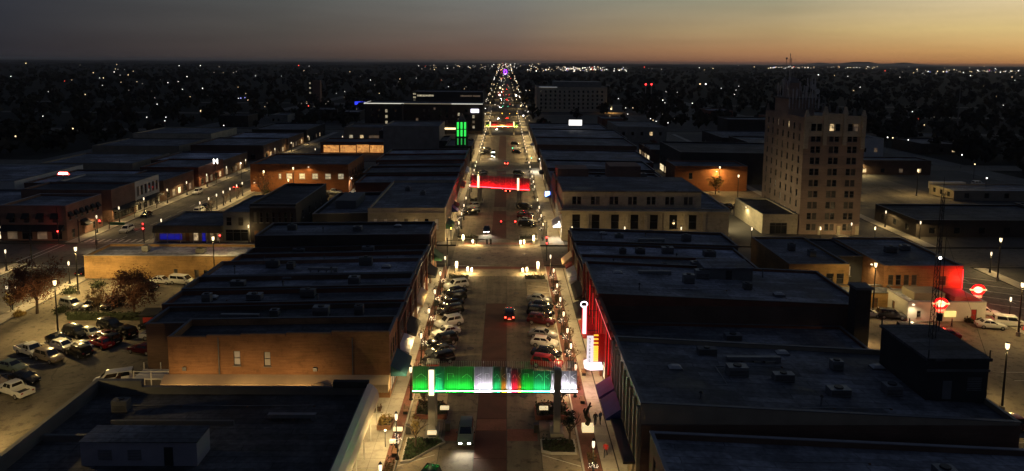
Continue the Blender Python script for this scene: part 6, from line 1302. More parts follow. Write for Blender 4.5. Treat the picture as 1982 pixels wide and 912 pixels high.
# ================================================================== trees
def tree(label, x, y, h, cr, cz, nleaf, leaf, seed, lsize=.22, limbs=9, name='tree', squash=1.0, parts=True, z0=.1):
    r_ = random.Random(seed); t = thing(name, label, 'tree', (x, y, z0)); mb = MB()
    mb.tube((0, 0, 0), (.05, .05, h * .3), h * .022 + .04, h * .016 + .03, 7); tips = []
    def grow(p, d, L, r, k):
        q = p + d * L; mb.tube(p, q, r, r * .6, 5); tips.append((p, q))
        if k == 0: return
        for _ in range(3 if k > 1 else 2):
            dd = (d + Vector((r_.gauss(0, .55), r_.gauss(0, .55), r_.uniform(-.15, .5)))).normalized(); grow(q, dd, L * r_.uniform(.55, .8), r * .58, k - 1)
    for i in range(limbs):
        a = 2 * PI * i / limbs + r_.uniform(-.3, .3); grow(Vector((.03, .03, h * r_.uniform(.22, .34))), Vector((math.cos(a) * .75, math.sin(a) * .75, r_.uniform(.6, 1.3))).normalized(), h * .2 * r_.uniform(.8, 1.2), h * .011 + .02, 2)
    obj('trunk', mb, 'bark', t, (0, 0, 0))
    if nleaf:
        clumps = [(r_.uniform(0, 1) ** .45, r_.uniform(0, 2 * PI), r_.uniform(-1, 1), r_.uniform(.22, .42)) for _ in range(34)]
        def fn():
            c = r_.choice(clumps); ph = math.acos(c[2]); rr = cr * c[0]; q = cr * c[3]
            return rr * math.sin(ph) * math.cos(c[1]) + r_.gauss(0, q * .5), rr * math.sin(ph) * math.sin(c[1]) + r_.gauss(0, q * .5), max(h * .18, cz + rr * c[2] * squash + r_.gauss(0, q * .5))
        mb = MB(); leaf_cloud(mb, nleaf, fn, lsize, r_); obj('crown', mb, leaf, t, (0, 0, 0))
    return t
tree('big rust-leaved tree at the left edge of the lot', -81.6, 122.4, 10, 3.9, 6.0, 7000, 'leaf_rust', 1, .15); tree('broad rust-brown tree behind the row of shops', -64.7, 122.6, 7.6, 4.2, 4.6, 7000, 'leaf_rust', 2, .14, squash=.75); tree('small thin tree between the two big trees', -71.4, 123.2, 5.0, 1.7, 3.0, 1300, 'leaf_brown', 3, .11)
tree('bare-branched tree before the six-window brick hall', -77.0, 226.6, 9.5, 4.0, 5.2, 500, 'leaf_brown', 4, .16); tree('dark bushy tree in the lot behind the brick store', -53.4, 206, 6.5, 3.2, 3.9, 1500, 'leaf_brown', 5, .2); tree('small golden tree on the pavement island', -86.8, 123.2, 3.0, 1.1, 2.4, 500, 'leaf_gold', 6, .12, limbs=5)
tree('orange lit tree left of the tower', 73.2, 241, 7, 2.6, 4.6, 1200, 'leaf_gold', 7, .2); tree('round dark tree right of the alley lamp', -47.5, 240, 8, 3.4, 5, 1500, 'leaf_brown', 8, .22); tree('red glowing tree beyond the right rooftops', 74, 350, 6, 3.0, 4.0, 900, 'leaf_rust', 9, .25)
tree('small evergreen on the left planter under the near arch', -9.4, 87.6, 4.2, .6, 2.4, 500, 'leaf_brown', 12, .1, limbs=5, squash=2.4); tree('slim golden tree on the triangular grass planter', -9.4, 78.9, 4.6, .5, 2.6, 420, 'leaf_gold', 13, .1, limbs=5, squash=2.6); tree('dark slim tree on the right planter beside the sculpture', 8.7, 79.6, 5.0, .8, 3.2, 700, 'leaf_green', 14, .1, limbs=5, squash=1.6); tree('dark narrow conifer behind the right arch post', 8.2, 88.0, 5.2, .8, 3.0, 700, 'leaf_green', 15, .1, limbs=5, squash=2)
for i, (x, y) in enumerate([(-103.9, 186), (-104.5, 200), (-104.5, 213), (-86.4, 209), (-86.4, 220), (-86.4, 231), (-104.5, 258), (-104.5, 278), (-86.4, 252), (-86.4, 272)]): tree('slim bare street tree, %s along the left side street' % ORD[i], x, y, 4.6, 1.5, 3.2, 110, 'leaf_brown', 40 + i, .12, limbs=6, name='street_tree')
for i, y in enumerate((108, 119, 129, 183, 194, 205, 250, 261, 272)): tree('slim bare tree on the left verge of the avenue, %s from the front' % ORD[i], -11.8, y, 3.8, 1.0, 2.7, 120, 'leaf_brown', 60 + i, .1, limbs=5, name='street_tree')
for i, y in enumerate((101, 108.4, 115.5, 122.6, 131.4, 182, 193, 204, 248, 259, 270)): tree('slim bare tree on the right verge of the avenue, %s from the front' % ORD[i], 11.1, y, 3.8, 1.0, 2.7, 120, 'leaf_brown', 80 + i, .1, limbs=5, name='street_tree')
for i, (x, y, r_) in enumerate([(-82.5, 133.5, 1.3), (-79.5, 137.4, 1.3), (-78, 123, 1.0), (-84, 121.2, .9), (72, 131, 1.8), (70.6, 129.6, 1.5), (84.4, 119.7, .6), (82.4, 119.9, .7), (90, 110, 1.6), (89.4, 107, 1.4), (-62, 239.6, 1.2), (-66, 239.6, 1.4), (-74, 239.4, 1.5), (-80, 239.2, 1.3)]):
    t = thing('shrub', ['rounded shrub at the golden brick corner, farther one', 'rounded shrub at the golden brick corner, nearer one', 'low shrub under the big rust tree', 'low shrub by the pavement island', 'dark shrub beside the brick service shed, rear one', 'dark shrub beside the brick service shed, front one', 'small shrub right of the diner door', 'small shrub left of the diner door', 'dark hedge clump at the right street edge, farther', 'dark hedge clump at the right street edge, nearer', 'shrub at the right end of the brick hall', 'shrub right of the brick hall middle', 'shrub left of the brick hall middle', 'shrub at the left end of the brick hall'][i], 'shrub', (x, y, .12))
    q = random.Random(100 + i); mb = MB(); leaf_cloud(mb, 420, lambda: (q.gauss(0, r_ * .45), q.gauss(0, r_ * .45), abs(q.gauss(0, r_ * .45)) + .1), .16, q); obj('foliage', mb, 'leaf_green' if i != 3 else 'leaf_gold', t, (0, 0, 0)); obj('stem', MB().tube((0, 0, 0), (0, 0, r_ * .6), .05), 'bark', t, (0, 0, 0))
q = random.Random(200); t = thing('hedge', 'long clipped dark hedge below the trees in the left lot', 'hedge', (-68, 119.6, .12)); mb = MB(); leaf_cloud(mb, 1800, lambda: (q.uniform(-6.6, 6.6), q.uniform(-.6, .6), q.uniform(.1, 1.3)), .17, q); obj('foliage', mb, 'leaf_green', t, (0, 0, 0)); obj('core', MB().box(-6.4, 6.4, -.4, .4, 0, 1.05), 'leaf_green', t, (0, 0, 0))
t = thing('dumpster_shed', 'dark dumpster shelter with a red front in the left lot', 'dumpster', (-59.2, 118.6, .12)); obj('shed', MB().box(-1.9, 1.9, -1.1, 1.2, 0, 1.5), 'dark_wall', t, (0, 0, 0)); obj('lid', MB().hexa([(-2, -1.25, 1.5), (2, -1.25, 1.5), (2, 1.3, 1.5), (-2, 1.3, 1.5)], [(-2, -1.25, 1.58), (2, -1.25, 1.58), (1.9, 1.2, 2.1), (-1.9, 1.2, 2.1)]), 'trim', t, (0, 0, 0)); obj('red_panel', MB().box(-1.3, 1.0, -1.2, -1.11, .1, 1.2), 'red_paint', t, (0, 0, 0))
t = thing('timber_fence', 'short timber fence beside the foreground roof', 'fence', (-51.6, 88.2, .12)); me = MB().box(-.06, .06, -.22, .22, 0, 2.0).mesh('board', 'wood')
for k in range(24): link('board', me, t, (0, -5.5 + .47 * k, 0))
t = thing('loading_stair', 'pale railed loading stair at the corner of the tan brick store', 'stairs', (-46.2, 92.6, .12)); obj('platform', MB().box(-2.4, 2.4, -1.3, 1.6, 2.3, 2.5), 'white_paint', t, (0, 0, 0)); me = MB().box(-.06, .06, -.06, .06, 0, 3.5).mesh('post', 'white_paint')
for x in (-2.3, 0, 2.3):
    for y in (-1.2, 1.5): link('post', me, t, (x, y, 0))
obj('handrail', MB().box(-2.4, 2.4, -1.27, -1.2, 3.4, 3.48).box(-2.4, 2.4, -1.27, -1.2, 2.95, 3.0), 'white_paint', t, (0, 0, 0))
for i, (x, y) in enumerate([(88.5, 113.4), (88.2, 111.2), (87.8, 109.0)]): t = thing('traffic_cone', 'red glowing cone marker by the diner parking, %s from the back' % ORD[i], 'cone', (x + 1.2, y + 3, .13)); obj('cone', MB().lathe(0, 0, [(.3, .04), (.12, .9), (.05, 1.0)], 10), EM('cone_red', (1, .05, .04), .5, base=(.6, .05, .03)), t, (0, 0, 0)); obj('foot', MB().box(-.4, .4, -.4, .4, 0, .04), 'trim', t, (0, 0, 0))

# ================================================================== things on the roofs
def roof_unit(label, x, y, z, w=1.6, d=1.2, h=1.1, mat='galv'):
    t = thing('roof_unit', label, 'air conditioner', (x, y, z)); obj('housing', MB().box(-w/2, w/2, -d/2, d/2, .18, h), mat, t, (0, 0, 0)); obj('fan_cowl', MB().cyl(0, 0, h + .002, h + .16, min(w, d) * .36, min(w, d) * .33, 12), 'metal_dark', t, (0, 0, 0))
    obj('rail', MB().box(-w/2, w/2, -d/2 + .1, -d/2 + .25, 0, .18).box(-w/2, w/2, d/2 - .25, d/2 - .1, 0, .18), 'metal_dark', t, (0, 0, 0))
    me = MB().box(-w/2 + .1, w/2 - .1, -.03, .0, 0, .05).mesh('louvre', 'metal_dark')
    for k in range(4): link('louvre', me, t, (0, -d/2 - .003, .35 + .16 * k))
    return t
def vent(label, x, y, z, h=.9): t = thing('roof_vent', label, 'vent', (x, y, z)); obj('pipe', MB().cyl(0, 0, 0, h, .11, .11, 8), 'galv', t, (0, 0, 0)); obj('hood', MB().cyl(0, 0, h, h + .22, .24, .1, 8), 'metal_dark', t, (0, 0, 0))
RU = [('on the shop roof beside the tan brick store', [(-26, 101.5, 7.6), (-33, 102, 7.4), (-20.5, 101.8, 7.7)]), ('on the black-awninged red shop roof', [(-38, 108, 7.8), (-30, 109, 8.0), (-45, 107, 7.6)]), ('on the grey roof of the left row', [(-24, 115, 8.2), (-43, 114.5, 7.8)]),
      ('on the palest roof of the left row', [(-37, 123.5, 8.3), (-40.5, 124.5, 8.2), (-24, 125, 8.5)]), ('on the low shop by the left corner', [(-26, 137.5, 7.1), (-40, 138.5, 6.8)]), ('on the dark left corner building', [(-30, 147, 9.4), (-44, 148, 9.2)]),
      ('on the long near-right roof', [(28, 79, 8.9), (33, 78, 8.7), (41, 82, 8.3), (38, 75, 8.4), (44.5, 76, 8.1), (26, 84.5, 9)]), ('on the theatre roof', [(24, 96, 5.3), (34, 99, 5.1)]), ('on the auditorium roof', [(31, 113, 9.2), (34, 116, 9.1), (40, 111, 8.9)]),
      ('on the dark roof by the auditorium', [(30, 126, 7.8), (36, 127, 7.6), (42, 125.5, 7.5)]), ('on the middle roof of the right row', [(24, 136, 7.6), (27.5, 136.5, 7.5), (33, 137, 7.4), (41, 136, 7.2)]), ('on the right corner roof facing the bank', [(25, 147, 8.1), (39, 146, 7.7)]),
      ('on the right brick hall', [(60, 143, 6.7), (62.5, 139, 6.7)]), ('on the red-ended brick wing', [(80, 142, 6.7), (84, 144, 6.7)]), ('on the golden brick hall', [(-63, 147, 4.5), (-75, 148, 4.5)]), ('on the near-left sunken roof', [(-44, 80, 3.8), (-30, 62, 3.8)]), ('on the cream seven-window store', [(-22, 196, 7.8), (-27, 202, 7.8)]), ('on the brown building behind the bank', [(42, 209, 10.8), (28.2, 207, 10.9)]), ('on the bottom-right roof', [(30, 60, 6.9), (42, 62, 6.3)])]
for where, pts in RU:
    for i, (x, y, z) in enumerate(sorted(pts)):
        lab = 'air unit %s%s' % (where, '' if len(pts) == 1 else ', %s from the left' % ORD[i])
        roof_unit(lab, x, y, z, 1.3 + .5 * ((i * 7 + int(x)) % 3), 1.1 + .3 * (i % 2), 1.0 + .25 * ((int(y)) % 3), 'galv' if (i + int(x)) % 2 else 'grey_paint')
VN = [('the left row', [(-21, 104, 7.6), (-28, 107, 8), (-35, 112.5, 8), (-19, 116, 8.3), (-29, 120, 8.4), (-46, 121, 8), (-21, 130, 7.7), (-33, 131, 7.4), (-44, 130, 7.1), (-19, 139, 7.2), (-37, 146, 9.2)]), ('the right row', [(22, 72.5, 9.3), (35, 72.5, 8.6), (20, 92, 5.4), (29, 95, 5.2), (22, 108, 9.6), (45, 118, 8.7), (21, 128, 8.1), (34, 133.5, 7.4), (21, 145, 8.2), (31, 149, 7.9)])]
for where, pts in VN:
    for i, (x, y, z) in enumerate(pts): vent('vent pipe on the roofs of %s, %s from the front' % (where, ORD[i]), x, y, z - .05, .7 + .3 * (i % 3))
# stair house on the auditorium roof
t = thing('stair_house', 'square stair house on the auditorium roof', 'rooftop shed', (38.5, 118.4, 8.6)); obj('wall', MB().box(-4, 4, -2.6, 2.6, 0, 2.2), 'grey_paint', t, (0, 0, 0)); obj('roof', MB().box(-4.2, 4.2, -2.8, 2.8, 2.21, 2.4), 'roof_mid', t, (0, 0, 0)); obj('door', MB().box(-.5, .5, -2.66, -2.602, 0, 1.9), 'metal_dark', t, (0, 0, 0))
def duct(label, x, y, z, L_, rz=0): t = thing('roof_duct', label, 'duct', (x, y, z), rz); obj('duct', MB().box(-L_/2, L_/2, -.28, .28, .3, .75), 'galv', t, (0, 0, 0)); obj('elbow', MB().box(L_/2, L_/2 + .56, -.28, .28, 0, .75), 'galv', t, (0, 0, 0)); me = MB().box(-.04, .04, -.3, .3, 0, .3).mesh('support', 'metal_dark'); [link('support', me, t, (-L_/2 + .4 + k * 1.4, 0, 0)) for k in range(int(L_ / 1.4))]
def pipe_run(label, pts, z): t = thing('roof_pipe', label, 'pipe', (*pts[0], z)); mb = MB(); [mb.tube((p[0] - pts[0][0], p[1] - pts[0][1], .18), (q[0] - pts[0][0], q[1] - pts[0][1], .18), .05) for p, q in zip(pts, pts[1:])]; obj('pipe', mb, 'galv', t, (0, 0, 0)); me = MB().box(-.1, .1, -.1, .1, 0, .13).mesh('block', 'wood'); [link('block', me, t, (p[0] - pts[0][0], p[1] - pts[0][1], 0)) for p in pts]
def skylight(label, x, y, z, w=1.6, d=1.2): t = thing('skylight', label, 'skylight', (x, y, z)); obj('kerb', MB().box(-w/2, w/2, -d/2, d/2, 0, .3), 'coping', t, (0, 0, 0)); obj('dome', MB().hexa([(-w/2 + .05, -d/2 + .05, .3), (w/2 - .05, -d/2 + .05, .3), (w/2 - .05, d/2 - .05, .3), (-w/2 + .05, d/2 - .05, .3)], [(-w/4, -d/4, .55), (w/4, -d/4, .55), (w/4, d/4, .55), (-w/4, d/4, .55)]), 'metal_pale', t, (0, 0, 0))
duct('silver duct run on the long near-right roof', 31, 83, 8.8, 6); duct('duct run on the auditorium roof', 26, 117, 9.3, 5); duct('duct on the palest left roof', -31, 121, 8.4, 4.5); duct('duct on the roof beside the tan brick store', -38, 101, 7.3, 5); duct('duct on the right corner roof', 31, 144.5, 7.9, 5, .0); duct('duct on the sunken near-left roof', -24, 79, 3.35, 5)
pipe_run('pipe run along the near edge of the long right roof', [(18, 71.5), (24, 71.6), (30, 71.4), (36, 71.6), (42, 71.5)], 8.6); pipe_run('bent pipe run across the long right roof', [(20, 76), (26, 76), (26, 81), (34, 81)], 9.0); pipe_run('pipe run on the auditorium roof', [(18, 109), (24, 109), (30, 109.2), (36, 109)], 9.2); pipe_run('pipe run on the black-awninged red shop roof', [(-20, 107), (-27, 107.2), (-34, 107), (-42, 107.1)], 7.9); pipe_run('pipe run on the bottom right roof', [(20, 64), (28, 64.2), (36, 64)], 6.9); pipe_run('pipe run on the sunken near-left roof', [(-45, 82), (-38, 82.1), (-30, 82), (-22, 82.2)], 3.36)
for i, (x, y, z) in enumerate([(21, 80, 9.2), (46.5, 83, 8.0), (36, 86, 8.5)]): skylight('skylight on the long near-right roof, %s from the left' % ORD[(0, 2, 1)[i]], x, y, z)
for i, (x, y, z) in enumerate([(-20, 123, 8.6), (-45, 109, 7.6), (-22, 150, 9.6), (-36, 118.2, 8.1)]): skylight('skylight on the left row roofs, %s' % ['on the palest roof', 'rear of the red shop', 'on the dark corner building', 'in the middle'][i], x, y, z)
for i, (x, y, z) in enumerate([(20, 117, 9.5), (44, 108, 8.8), (22, 150, 8.2)]): skylight('skylight on the right roofs, %s' % ['front of the auditorium', 'rear of the auditorium', 'on the corner facing the bank'][i], x, y, z)
for i, (x, y) in enumerate([(-4.6, 67), (3.6, 92), (-4.4, 108), (3.2, 135), (-5, 160), (5.5, 163)]): t = thing('manhole_cover', 'iron manhole cover in the avenue, %s from the front' % ORD[i], 'manhole', (x, y, .009)); obj('lid', MB().cyl(0, 0, 0, .012, .42, .42, 16), 'black_iron', t, (0, 0, 0)); obj('ring', MB().cyl(0, 0, 0, .008, .55, .55, 16), 'joint', t, (0, 0, 0))
# lattice mast
t = thing('antenna_mast', 'thin black lattice mast rising from the penthouse roof', 'mast', (51.4, 80.5, 12.9)); mb = MB(); Hm = 17.5; s0, s1 = .42, .2
for k in range(3):
    a = 2 * PI * k / 3; mb.tube((s0 * math.cos(a), s0 * math.sin(a), 0), (s1 * math.cos(a), s1 * math.sin(a), Hm), .05, .035, 5)
obj('legs', mb, 'black_iron', t, (0, 0, 0)); mb = MB()
for j in range(22):
    z0, z1 = Hm * j / 22, Hm * (j + 1) / 22; f0, f1 = s0 + (s1 - s0) * j / 22, s0 + (s1 - s0) * (j + 1) / 22
    for k in range(3): a, b_ = 2 * PI * k / 3, 2 * PI * (k + 1) / 3; mb.tube((f0 * math.cos(a), f0 * math.sin(a), z0), (f1 * math.cos(b_), f1 * math.sin(b_), z1), .025, n=4)
obj('lattice', mb, 'black_iron', t, (0, 0, 0)); mb = MB()
for k, (gx, gy) in enumerate([(-3.6, -5.3), (2.9, -5.3), (2.9, 3.8)]): mb.tube((0, 0, Hm * .8), (gx, gy, .1), .015, n=4)
obj('guy_wires', mb, 'black_iron', t, (0, 0, 0)); obj('aerial', MB().tube((0, 0, Hm), (0, 0, Hm + 1.8), .03).tube((-1.2, 0, Hm - .4), (1.2, 0, Hm - .8), .03), 'black_iron', t, (0, 0, 0)); obj('beacon', MB().ball(.1, -.2, Hm * .56, .16), 'lamp_white', t, (0, 0, 0))
t = thing('whip_mast', 'slender guyed pole right of the lattice mast', 'mast', (53.6, 82.8, 12.9)); obj('pole', MB().tube((0, 0, 0), (0, 0, 13), .06, .03), 'black_iron', t, (0, 0, 0)); obj('box', MB().box(-.2, .2, -.2, .2, 1.3, 2.2), 'trim', t, (0, 0, 0))
t = thing('far_mast', 'very tall thin mast on the far right', 'mast', (640, 950, 0)); 
gx, gy = ground_at(1852, 258); t.location = (gx, gy, 0); obj('pole', MB().tube((0, 0, 0), (0, 0, 33), .45, .25), M('mast_grey', (.16, .15, .14), .8, .1), t, (0, 0, 0)); obj('tip', MB().tube((0, 0, 33), (0, 0, 36.5), .15, .05), 'galv', t, (0, 0, 0))
for i, px in enumerate((1249, 1260)):
    gx, gy = ground_at(px, 193); t = thing('stack', 'slim pale smokestack with red beacon, %s of the pair' % ('left' if i == 0 else 'right'), 'chimney', (gx, gy, 0)); obj('shaft', MB().cyl(0, 0, 0, 18, .9, .7, 8), M('stack_grey', (.34, .3, .26), .8, .1), t, (0, 0, 0)); obj('beacon', MB().ball(0, -.4, 18.6, .9), 'sig_red', t, (0, 0, 0))

# ================================================================== far-off lights and the dark wood
def far_lamp(px, py, mat, s=1.0, hh=6.0, label='lone lamp in the dark town', group='scattered lamps in the dark town'):
    x, y = ground_at(px, py, hh); D = math.hypot(x, y); r = max(.25, .31 * s * D / 713)
    t = thing('distant_lamp', label, 'street lamp', (x, y, 0), group=group); obj('pole', MB().tube((0, .2, 0), (0, .2, hh), .08, n=4), 'black_iron', t, (0, 0, 0)); obj('lantern', MB().ball(0, 0, hh, r, n=6, k=4), mat, t, (0, 0, 0)); return t
EM('far_white', (1, .94, .84), 4); EM('far_warm', (1, .70, .36), 3); EM('far_dim', (1, .85, .65), .8); EM('far_blue', (.35, .35, 1), 2.2); EM('far_red', (1, .07, .04), 3); EM('far_green', (.05, 1, .5), 3); EM('far_violet', (.4, .08, 1), 5)
WL = [(21, 148, 1), (61, 148, 1), (93, 178, 1.5), (165, 183, 1.2), (125, 157, .8), (139, 155, .6), (200, 151, 1.2), (193, 151, .7), (233, 146, 1), (248, 145, 1), (234, 159, .8), (265, 158, .8), (290, 160, 1), (289, 159, .6), (325, 160, 1), (345, 158, .8), (353, 173, .9), (381, 179, 1), (357, 184, 1), (392, 171, 1.3), (368, 187, .7), (461, 169, .8), (476, 181, .6), (300, 190, .8), (304, 202, 1.1), (284, 227, 1), (247, 226, .8), (321, 227, .8), (319, 234, .7), (83, 225, .7), (92, 225, .5), (388, 127, 1.2), (226, 125, .7), (46, 111, .8), (11, 272, 1), (30, 264, 1.8), (90, 262, 1.4), (141, 249, 1.8), (433, 243, .7), (436, 253, .9), (614, 159, 1), (717, 155, 1), (774, 153, .8), (820, 167, .8), (826, 166, .8), (868, 168, .8), (872, 166, .8), (916, 168, 1), (498, 127, .9), (647, 127, 1), (598, 176, 1), (651, 181, .7), (667, 177, .7), (696, 176, .6), (734, 181, .9), (486, 213, 1), (490, 215, .8), (536, 203, .8), (1018, 175, .8), (1025, 175, .8), (1187, 186, 1.4), (1197, 191, 1), (1283, 194, 1.4), (1340, 200, 1.2), (1287, 199, .8), (1308, 165, .6), (1396, 171, .8), (1355, 163, 2.2), (1366, 163, 2.2), (1292, 217, .8), (1264, 233, 1), (1270, 235, 1), (1293, 238, 1.2), (1213, 250, 1.6), (1225, 209, 1), (1211, 209, .8), (1215, 221, .8), (1259, 230, .8), (1142, 147, 1), (1429, 127, 1.0), (1584, 145, 1.4), (1615, 146, .8), (1641, 148, .8), (1652, 175, 1), (1665, 169, 1), (1430, 167, .7), (1903, 167, 1), (1928, 187, 1.2), (1942, 204, .9), (1964, 156, .7), (1766, 216, 1), (1789, 242, 1.2), (1718, 266, 1.6), (1728, 267, 1.8), (1758, 271, 1), (1838, 228, .8), (1887, 318, 1.4), (1472, 246, .8), (1910, 345, 1), (1862, 300, .7), (1494, 218, .9)]
ZN = [(0, 150, 'at the far left edge of the dark town'), (150, 300, 'far left in the dark town'), (300, 480, 'above the left side street'), (480, 700, 'between side street and hotel'), (700, 960, 'behind the hotel'), (960, 1230, 'around the hospital'), (1230, 1480, 'between hospital and tower'), (1480, 1700, 'behind the office tower'), (1700, 1982, 'right of the office tower')]
for a, b_, zn in ZN:
    for i, (px, py, s) in enumerate(sorted(q_ for q_ in WL if a <= q_[0] < b_)):
        far_lamp(px, py, 'far_white' if (px * 7 + py) % 3 else 'far_warm', s, 6, 'lone lamp %s, %s from the left' % (zn, ORD[i]))
for px, py, m, s, lab in [(578, 127, 'far_red', 1.6, 'orange-red beacon on the left horizon'), (597, 205, 'far_red', 1.8, 'red lamp left of the hotel'), (125, 157, 'far_red', .9, 'small red lamp far off on the left'), (466, 190, 'far_blue', 1.6, 'blue lamp in the left distance'), (474, 189, 'far_blue', 1.2, 'second blue lamp in the left distance'), (1247, 130, 'far_red', 2.0, 'red lamp on the horizon right of the city glow'), (1008, 205, 'far_warm', 2.2, 'orange lamp right of the avenue by the hospital'), (1183, 211, 'far_warm', 2.6, 'large sodium lamp beside the hospital'), (1013, 224, 'far_white', 2.6, 'bright white lamp right of the avenue'), (999, 185, 'far_white', 3.0, 'brightest white lamp along the right of the avenue'), (970, 153, 'far_warm', 1.6, 'warm lamp at the vanishing end of the avenue'), (968, 170, 'far_warm', 3.0, 'cluster lamp far down the avenue'), (967, 184, 'far_white', 3.0, 'white glare far down the avenue, left lane'), (973, 173, 'far_warm', 2.0, 'warm lamp far down the avenue'), (466, 316, 'far_white', .8, 'small white lamp at the top of the left side street'), (389, 215, 'far_warm', 2.6, 'orange lit doorway lamp in the left middle distance')]: far_lamp(px, py, m, s, 6, lab, None)
t = thing('purple_beacon', 'purple lit ring at the vanishing point of the avenue', 'light display', (0, 0, 0)); gx, gy = ground_at(978, 145); t.location = (gx, gy, 0)
mb = MB(); 
for i in range(14): a, b_ = 2*PI*i/14, 2*PI*(i+1)/14; mb.tube((5 * math.cos(a), 0, 10 + 7 * math.sin(a)), (5 * math.cos(b_), 0, 10 + 7 * math.sin(b_)), 2.4, n=5)
obj('ring', mb, EM('violet_ring', (.35, .03, 1), 2.2), t, (0, 0, 0)); obj('post', MB().tube((0, 0, 0), (0, 0, 4), .5), 'metal_dark', t, (0, 0, 0))
t = thing('brick_chimney_tower', 'slim dark tower with three lit windows left of the hotel', 'tower', (0, 0, 0)); gx, gy = ground_at(618, 200); t.location = (gx, gy, 0); obj('shaft', MB().box(-6, 2, -3, 3, 0, 24), 'pink_brick', t, (0, 0, 0))
for z in (11, 16, 21): obj('window', MB().box(-9.2, -7.6, -3.2, -3.05, z - .8, z + .8), 'room_white', t, (0, 0, 0))
obj('wing', MB().box(-11, -6, -3, 3, 0, 22), 'dark_wall', t, (0, 0, 0))
t = thing('blue_lit_canopy', 'blue lit canopy just left of the hotel', 'light display', (0, 0, 0)); gx, gy = ground_at(699, 209); t.location = (gx, gy, 0); obj('strip', MB().box(-6, 6, -.3, .3, 3, 6), EM('blue_strip', (.03, .05, 1), 1.2), t, (0, 0, 0)); obj('post', MB().tube((-5, 0, 0), (-5, 0, 3), .3).tube((5, 0, 0), (5, 0, 3), .3), 'metal_dark', t, (0, 0, 0))
# glittering shopping strips near the horizon: too many and too far to count
rs = random.Random(77); groups = {'far_white': MB(), 'far_warm': MB(), 'far_dim': MB(), 'far_red': MB(), 'far_blue': MB(), 'far_green': MB()}
def spark(px, py, mat, s):
    x, y = ground_at(px, py, 7); D = math.hypot(x, y)
    if D > 40000 or y < 0: return
    r = .34 * s * D / 713; groups[mat].ball(x, y, 7, r, n=5, k=3)
for (a, b_, c, d, n) in [(1020, 1215, 127, 141, 150), (1085, 1170, 129, 137, 90), (810, 1000, 125, 135, 70), (1490, 1700, 127.5, 134, 110), (1790, 1982, 133, 142, 60), (1700, 1982, 129, 150, 40), (880, 1060, 123.5, 128, 30), (1215, 1490, 128, 136, 16), (0, 700, 122, 150, 24), (150, 500, 150, 185, 8), (450, 700, 185, 215, 20), (1180, 1480, 170, 250, 12), (1690, 1982, 150, 250, 4), (700, 930, 150, 175, 8)]:
    for _ in range(n):
        m = rs.choices(['far_white', 'far_warm', 'far_dim', 'far_red', 'far_blue'], [6, 5, 3, .6, .6] if 1020 <= a < 1100 else [3, 4, 7, .6, .4])[0]
        spark(rs.uniform(a, b_), rs.uniform(c, d) if n < 60 else rs.triangular(c, d, (c + d) / 2), m, rs.uniform(.35, .85) if c > 140 else rs.uniform(.4, 1.25))
for k in range(120):                                          # lights thinning out along the avenue
    py = 125 + 110 * (k / 120) ** 1.8; sd = rs.choice((-1, 1)); hw = 8 + (py - 119) * .33; spark(977 + sd * hw * rs.uniform(.9, 1.15), py, rs.choice(['far_white', 'far_warm', 'far_warm', 'far_dim']), rs.uniform(.5, 1.3))
for k in range(90):                                           # traffic and signals filling the far avenue
    py = 123 + 85 * rs.random() ** 1.5; hw = 5 + (py - 119) * .2
    spark(977 + rs.uniform(-1, 1) * hw, py, rs.choices(['far_white', 'far_warm', 'far_red', 'far_green'], [4, 5, 2.5, .8])[0], rs.uniform(.45, 1.15))
for k, mb in groups.items():
    o = obj('distant_city_lights', mb, k); o['kind'] = 'stuff'; o['label'] = 'glitter of distant city lights near the horizon'
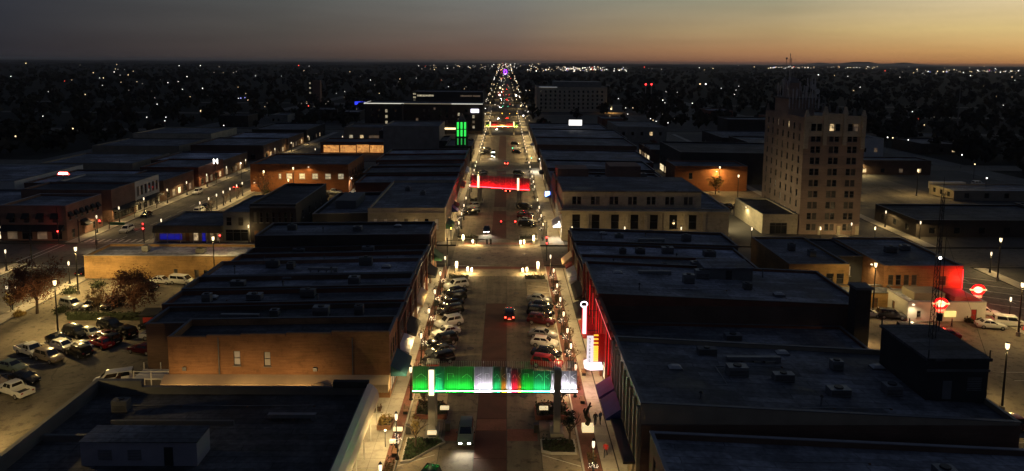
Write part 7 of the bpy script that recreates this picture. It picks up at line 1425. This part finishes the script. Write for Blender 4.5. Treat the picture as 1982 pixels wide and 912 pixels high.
# dark tree canopy over the town
rng = np.random.default_rng(4); V = []; N = 7200
D = 240 * (6500 / 240) ** rng.random(N); A = rng.uniform(-.86, .86, N); X = D * np.sin(A); Y = D * np.cos(A)
def free(x, y):
    if -20 < x < 18: return False
    for sx0, sx1 in ((-105, -86), (89, 107), (-207, -191), (193, 209)):
        if sx0 < x < sx1 and y < 900: return False
    for y0, y1 in CROSS:
        if y0 - 3 < y < y1 + 3: return False
    if -195 < x < 195 and y < 460: return False
    if -95 < x < 95 and y < 700: return rng.random() < .12
    return y > 60
keep = np.array([free(x, y) for x, y in zip(X, Y)]); X = X[keep]; Y = Y[keep]; Dk = D[keep]
faces = []; verts = []; q = 22
for x, y, d in zip(X, Y, Dk):
    h = rng.uniform(5.5, 10.5); r = h * rng.uniform(.34, .55) * (1 if d < 1500 else 1.6); b0 = len(verts)
    P = rng.normal(size=(q, 3)); P /= np.linalg.norm(P, axis=1)[:, None]; P *= rng.uniform(.55, 1.05, (q, 1)); c = np.array([x, y, h * .6]) + P * np.array([r, r, h * .42])
    a = rng.normal(size=(q, 3)); a /= np.linalg.norm(a, axis=1)[:, None]; b_ = np.cross(a, rng.normal(size=(q, 3))); b_ /= np.linalg.norm(b_, axis=1)[:, None]; s_ = r * .42
    qq = np.stack([c + a * s_, c + b_ * s_, c - a * s_, c - b_ * s_], 1).reshape(-1, 3); verts.extend(map(tuple, qq)); faces.extend([(b0 + 4 * i, b0 + 4 * i + 1, b0 + 4 * i + 2, b0 + 4 * i + 3) for i in range(q)])
    b1 = len(verts); verts += [(x, y, .0), (x + r * .7, y, h * .55), (x, y + r * .7, h * .55), (x - r * .7, y, h * .55), (x, y - r * .7, h * .55), (x, y, h * .92)]
    faces += [(b1, b1 + 2, b1 + 1), (b1, b1 + 3, b1 + 2), (b1, b1 + 4, b1 + 3), (b1, b1 + 1, b1 + 4), (b1 + 5, b1 + 1, b1 + 2), (b1 + 5, b1 + 2, b1 + 3), (b1 + 5, b1 + 3, b1 + 4), (b1 + 5, b1 + 4, b1 + 1)]
me = bpy.data.meshes.new('wood'); me.from_pydata(verts, [], faces); me.materials.append(MATS['wood_far']); o = link('wooded_town', me); o['kind'] = 'stuff'; o['label'] = 'dark mass of trees covering the far town'
mb = MB()                                                     # far tree belts that roughen the horizon
for yy in (4200, 6000, 8500, 12000):
    n = 260; ridge(mb, -yy * .95, yy * .95, yy, [max(0.5, 9 + 5 * math.sin(i * .37 + yy) + rs.uniform(-4, 4)) for i in range(n)], 120)
o = obj('far_tree_belt', mb, 'wood_far'); o['kind'] = 'stuff'; o['label'] = 'far tree belts along the horizon'
# ================================================================== evening haze over the plain
mb = MB(); mb.box(-27000, 27000, -320, 24100, -1.25, 62)
m = bpy.data.materials.new('haze'); m.use_nodes = True; nt = m.node_tree; nt.nodes.remove(nt.nodes['Principled BSDF'])
pv = nt.nodes.new('ShaderNodeVolumePrincipled'); pv.inputs['Color'].default_value = (.9, .88, .88, 1); pv.inputs['Density'].default_value = .00005; pv.inputs['Anisotropy'].default_value = .3
nt.links.new(pv.outputs[0], nt.nodes['Material Output'].inputs['Volume']); MATS['haze'] = m
o = obj('haze', mb, 'haze'); o['kind'] = 'stuff'; o['label'] = 'thin evening haze over the plain'
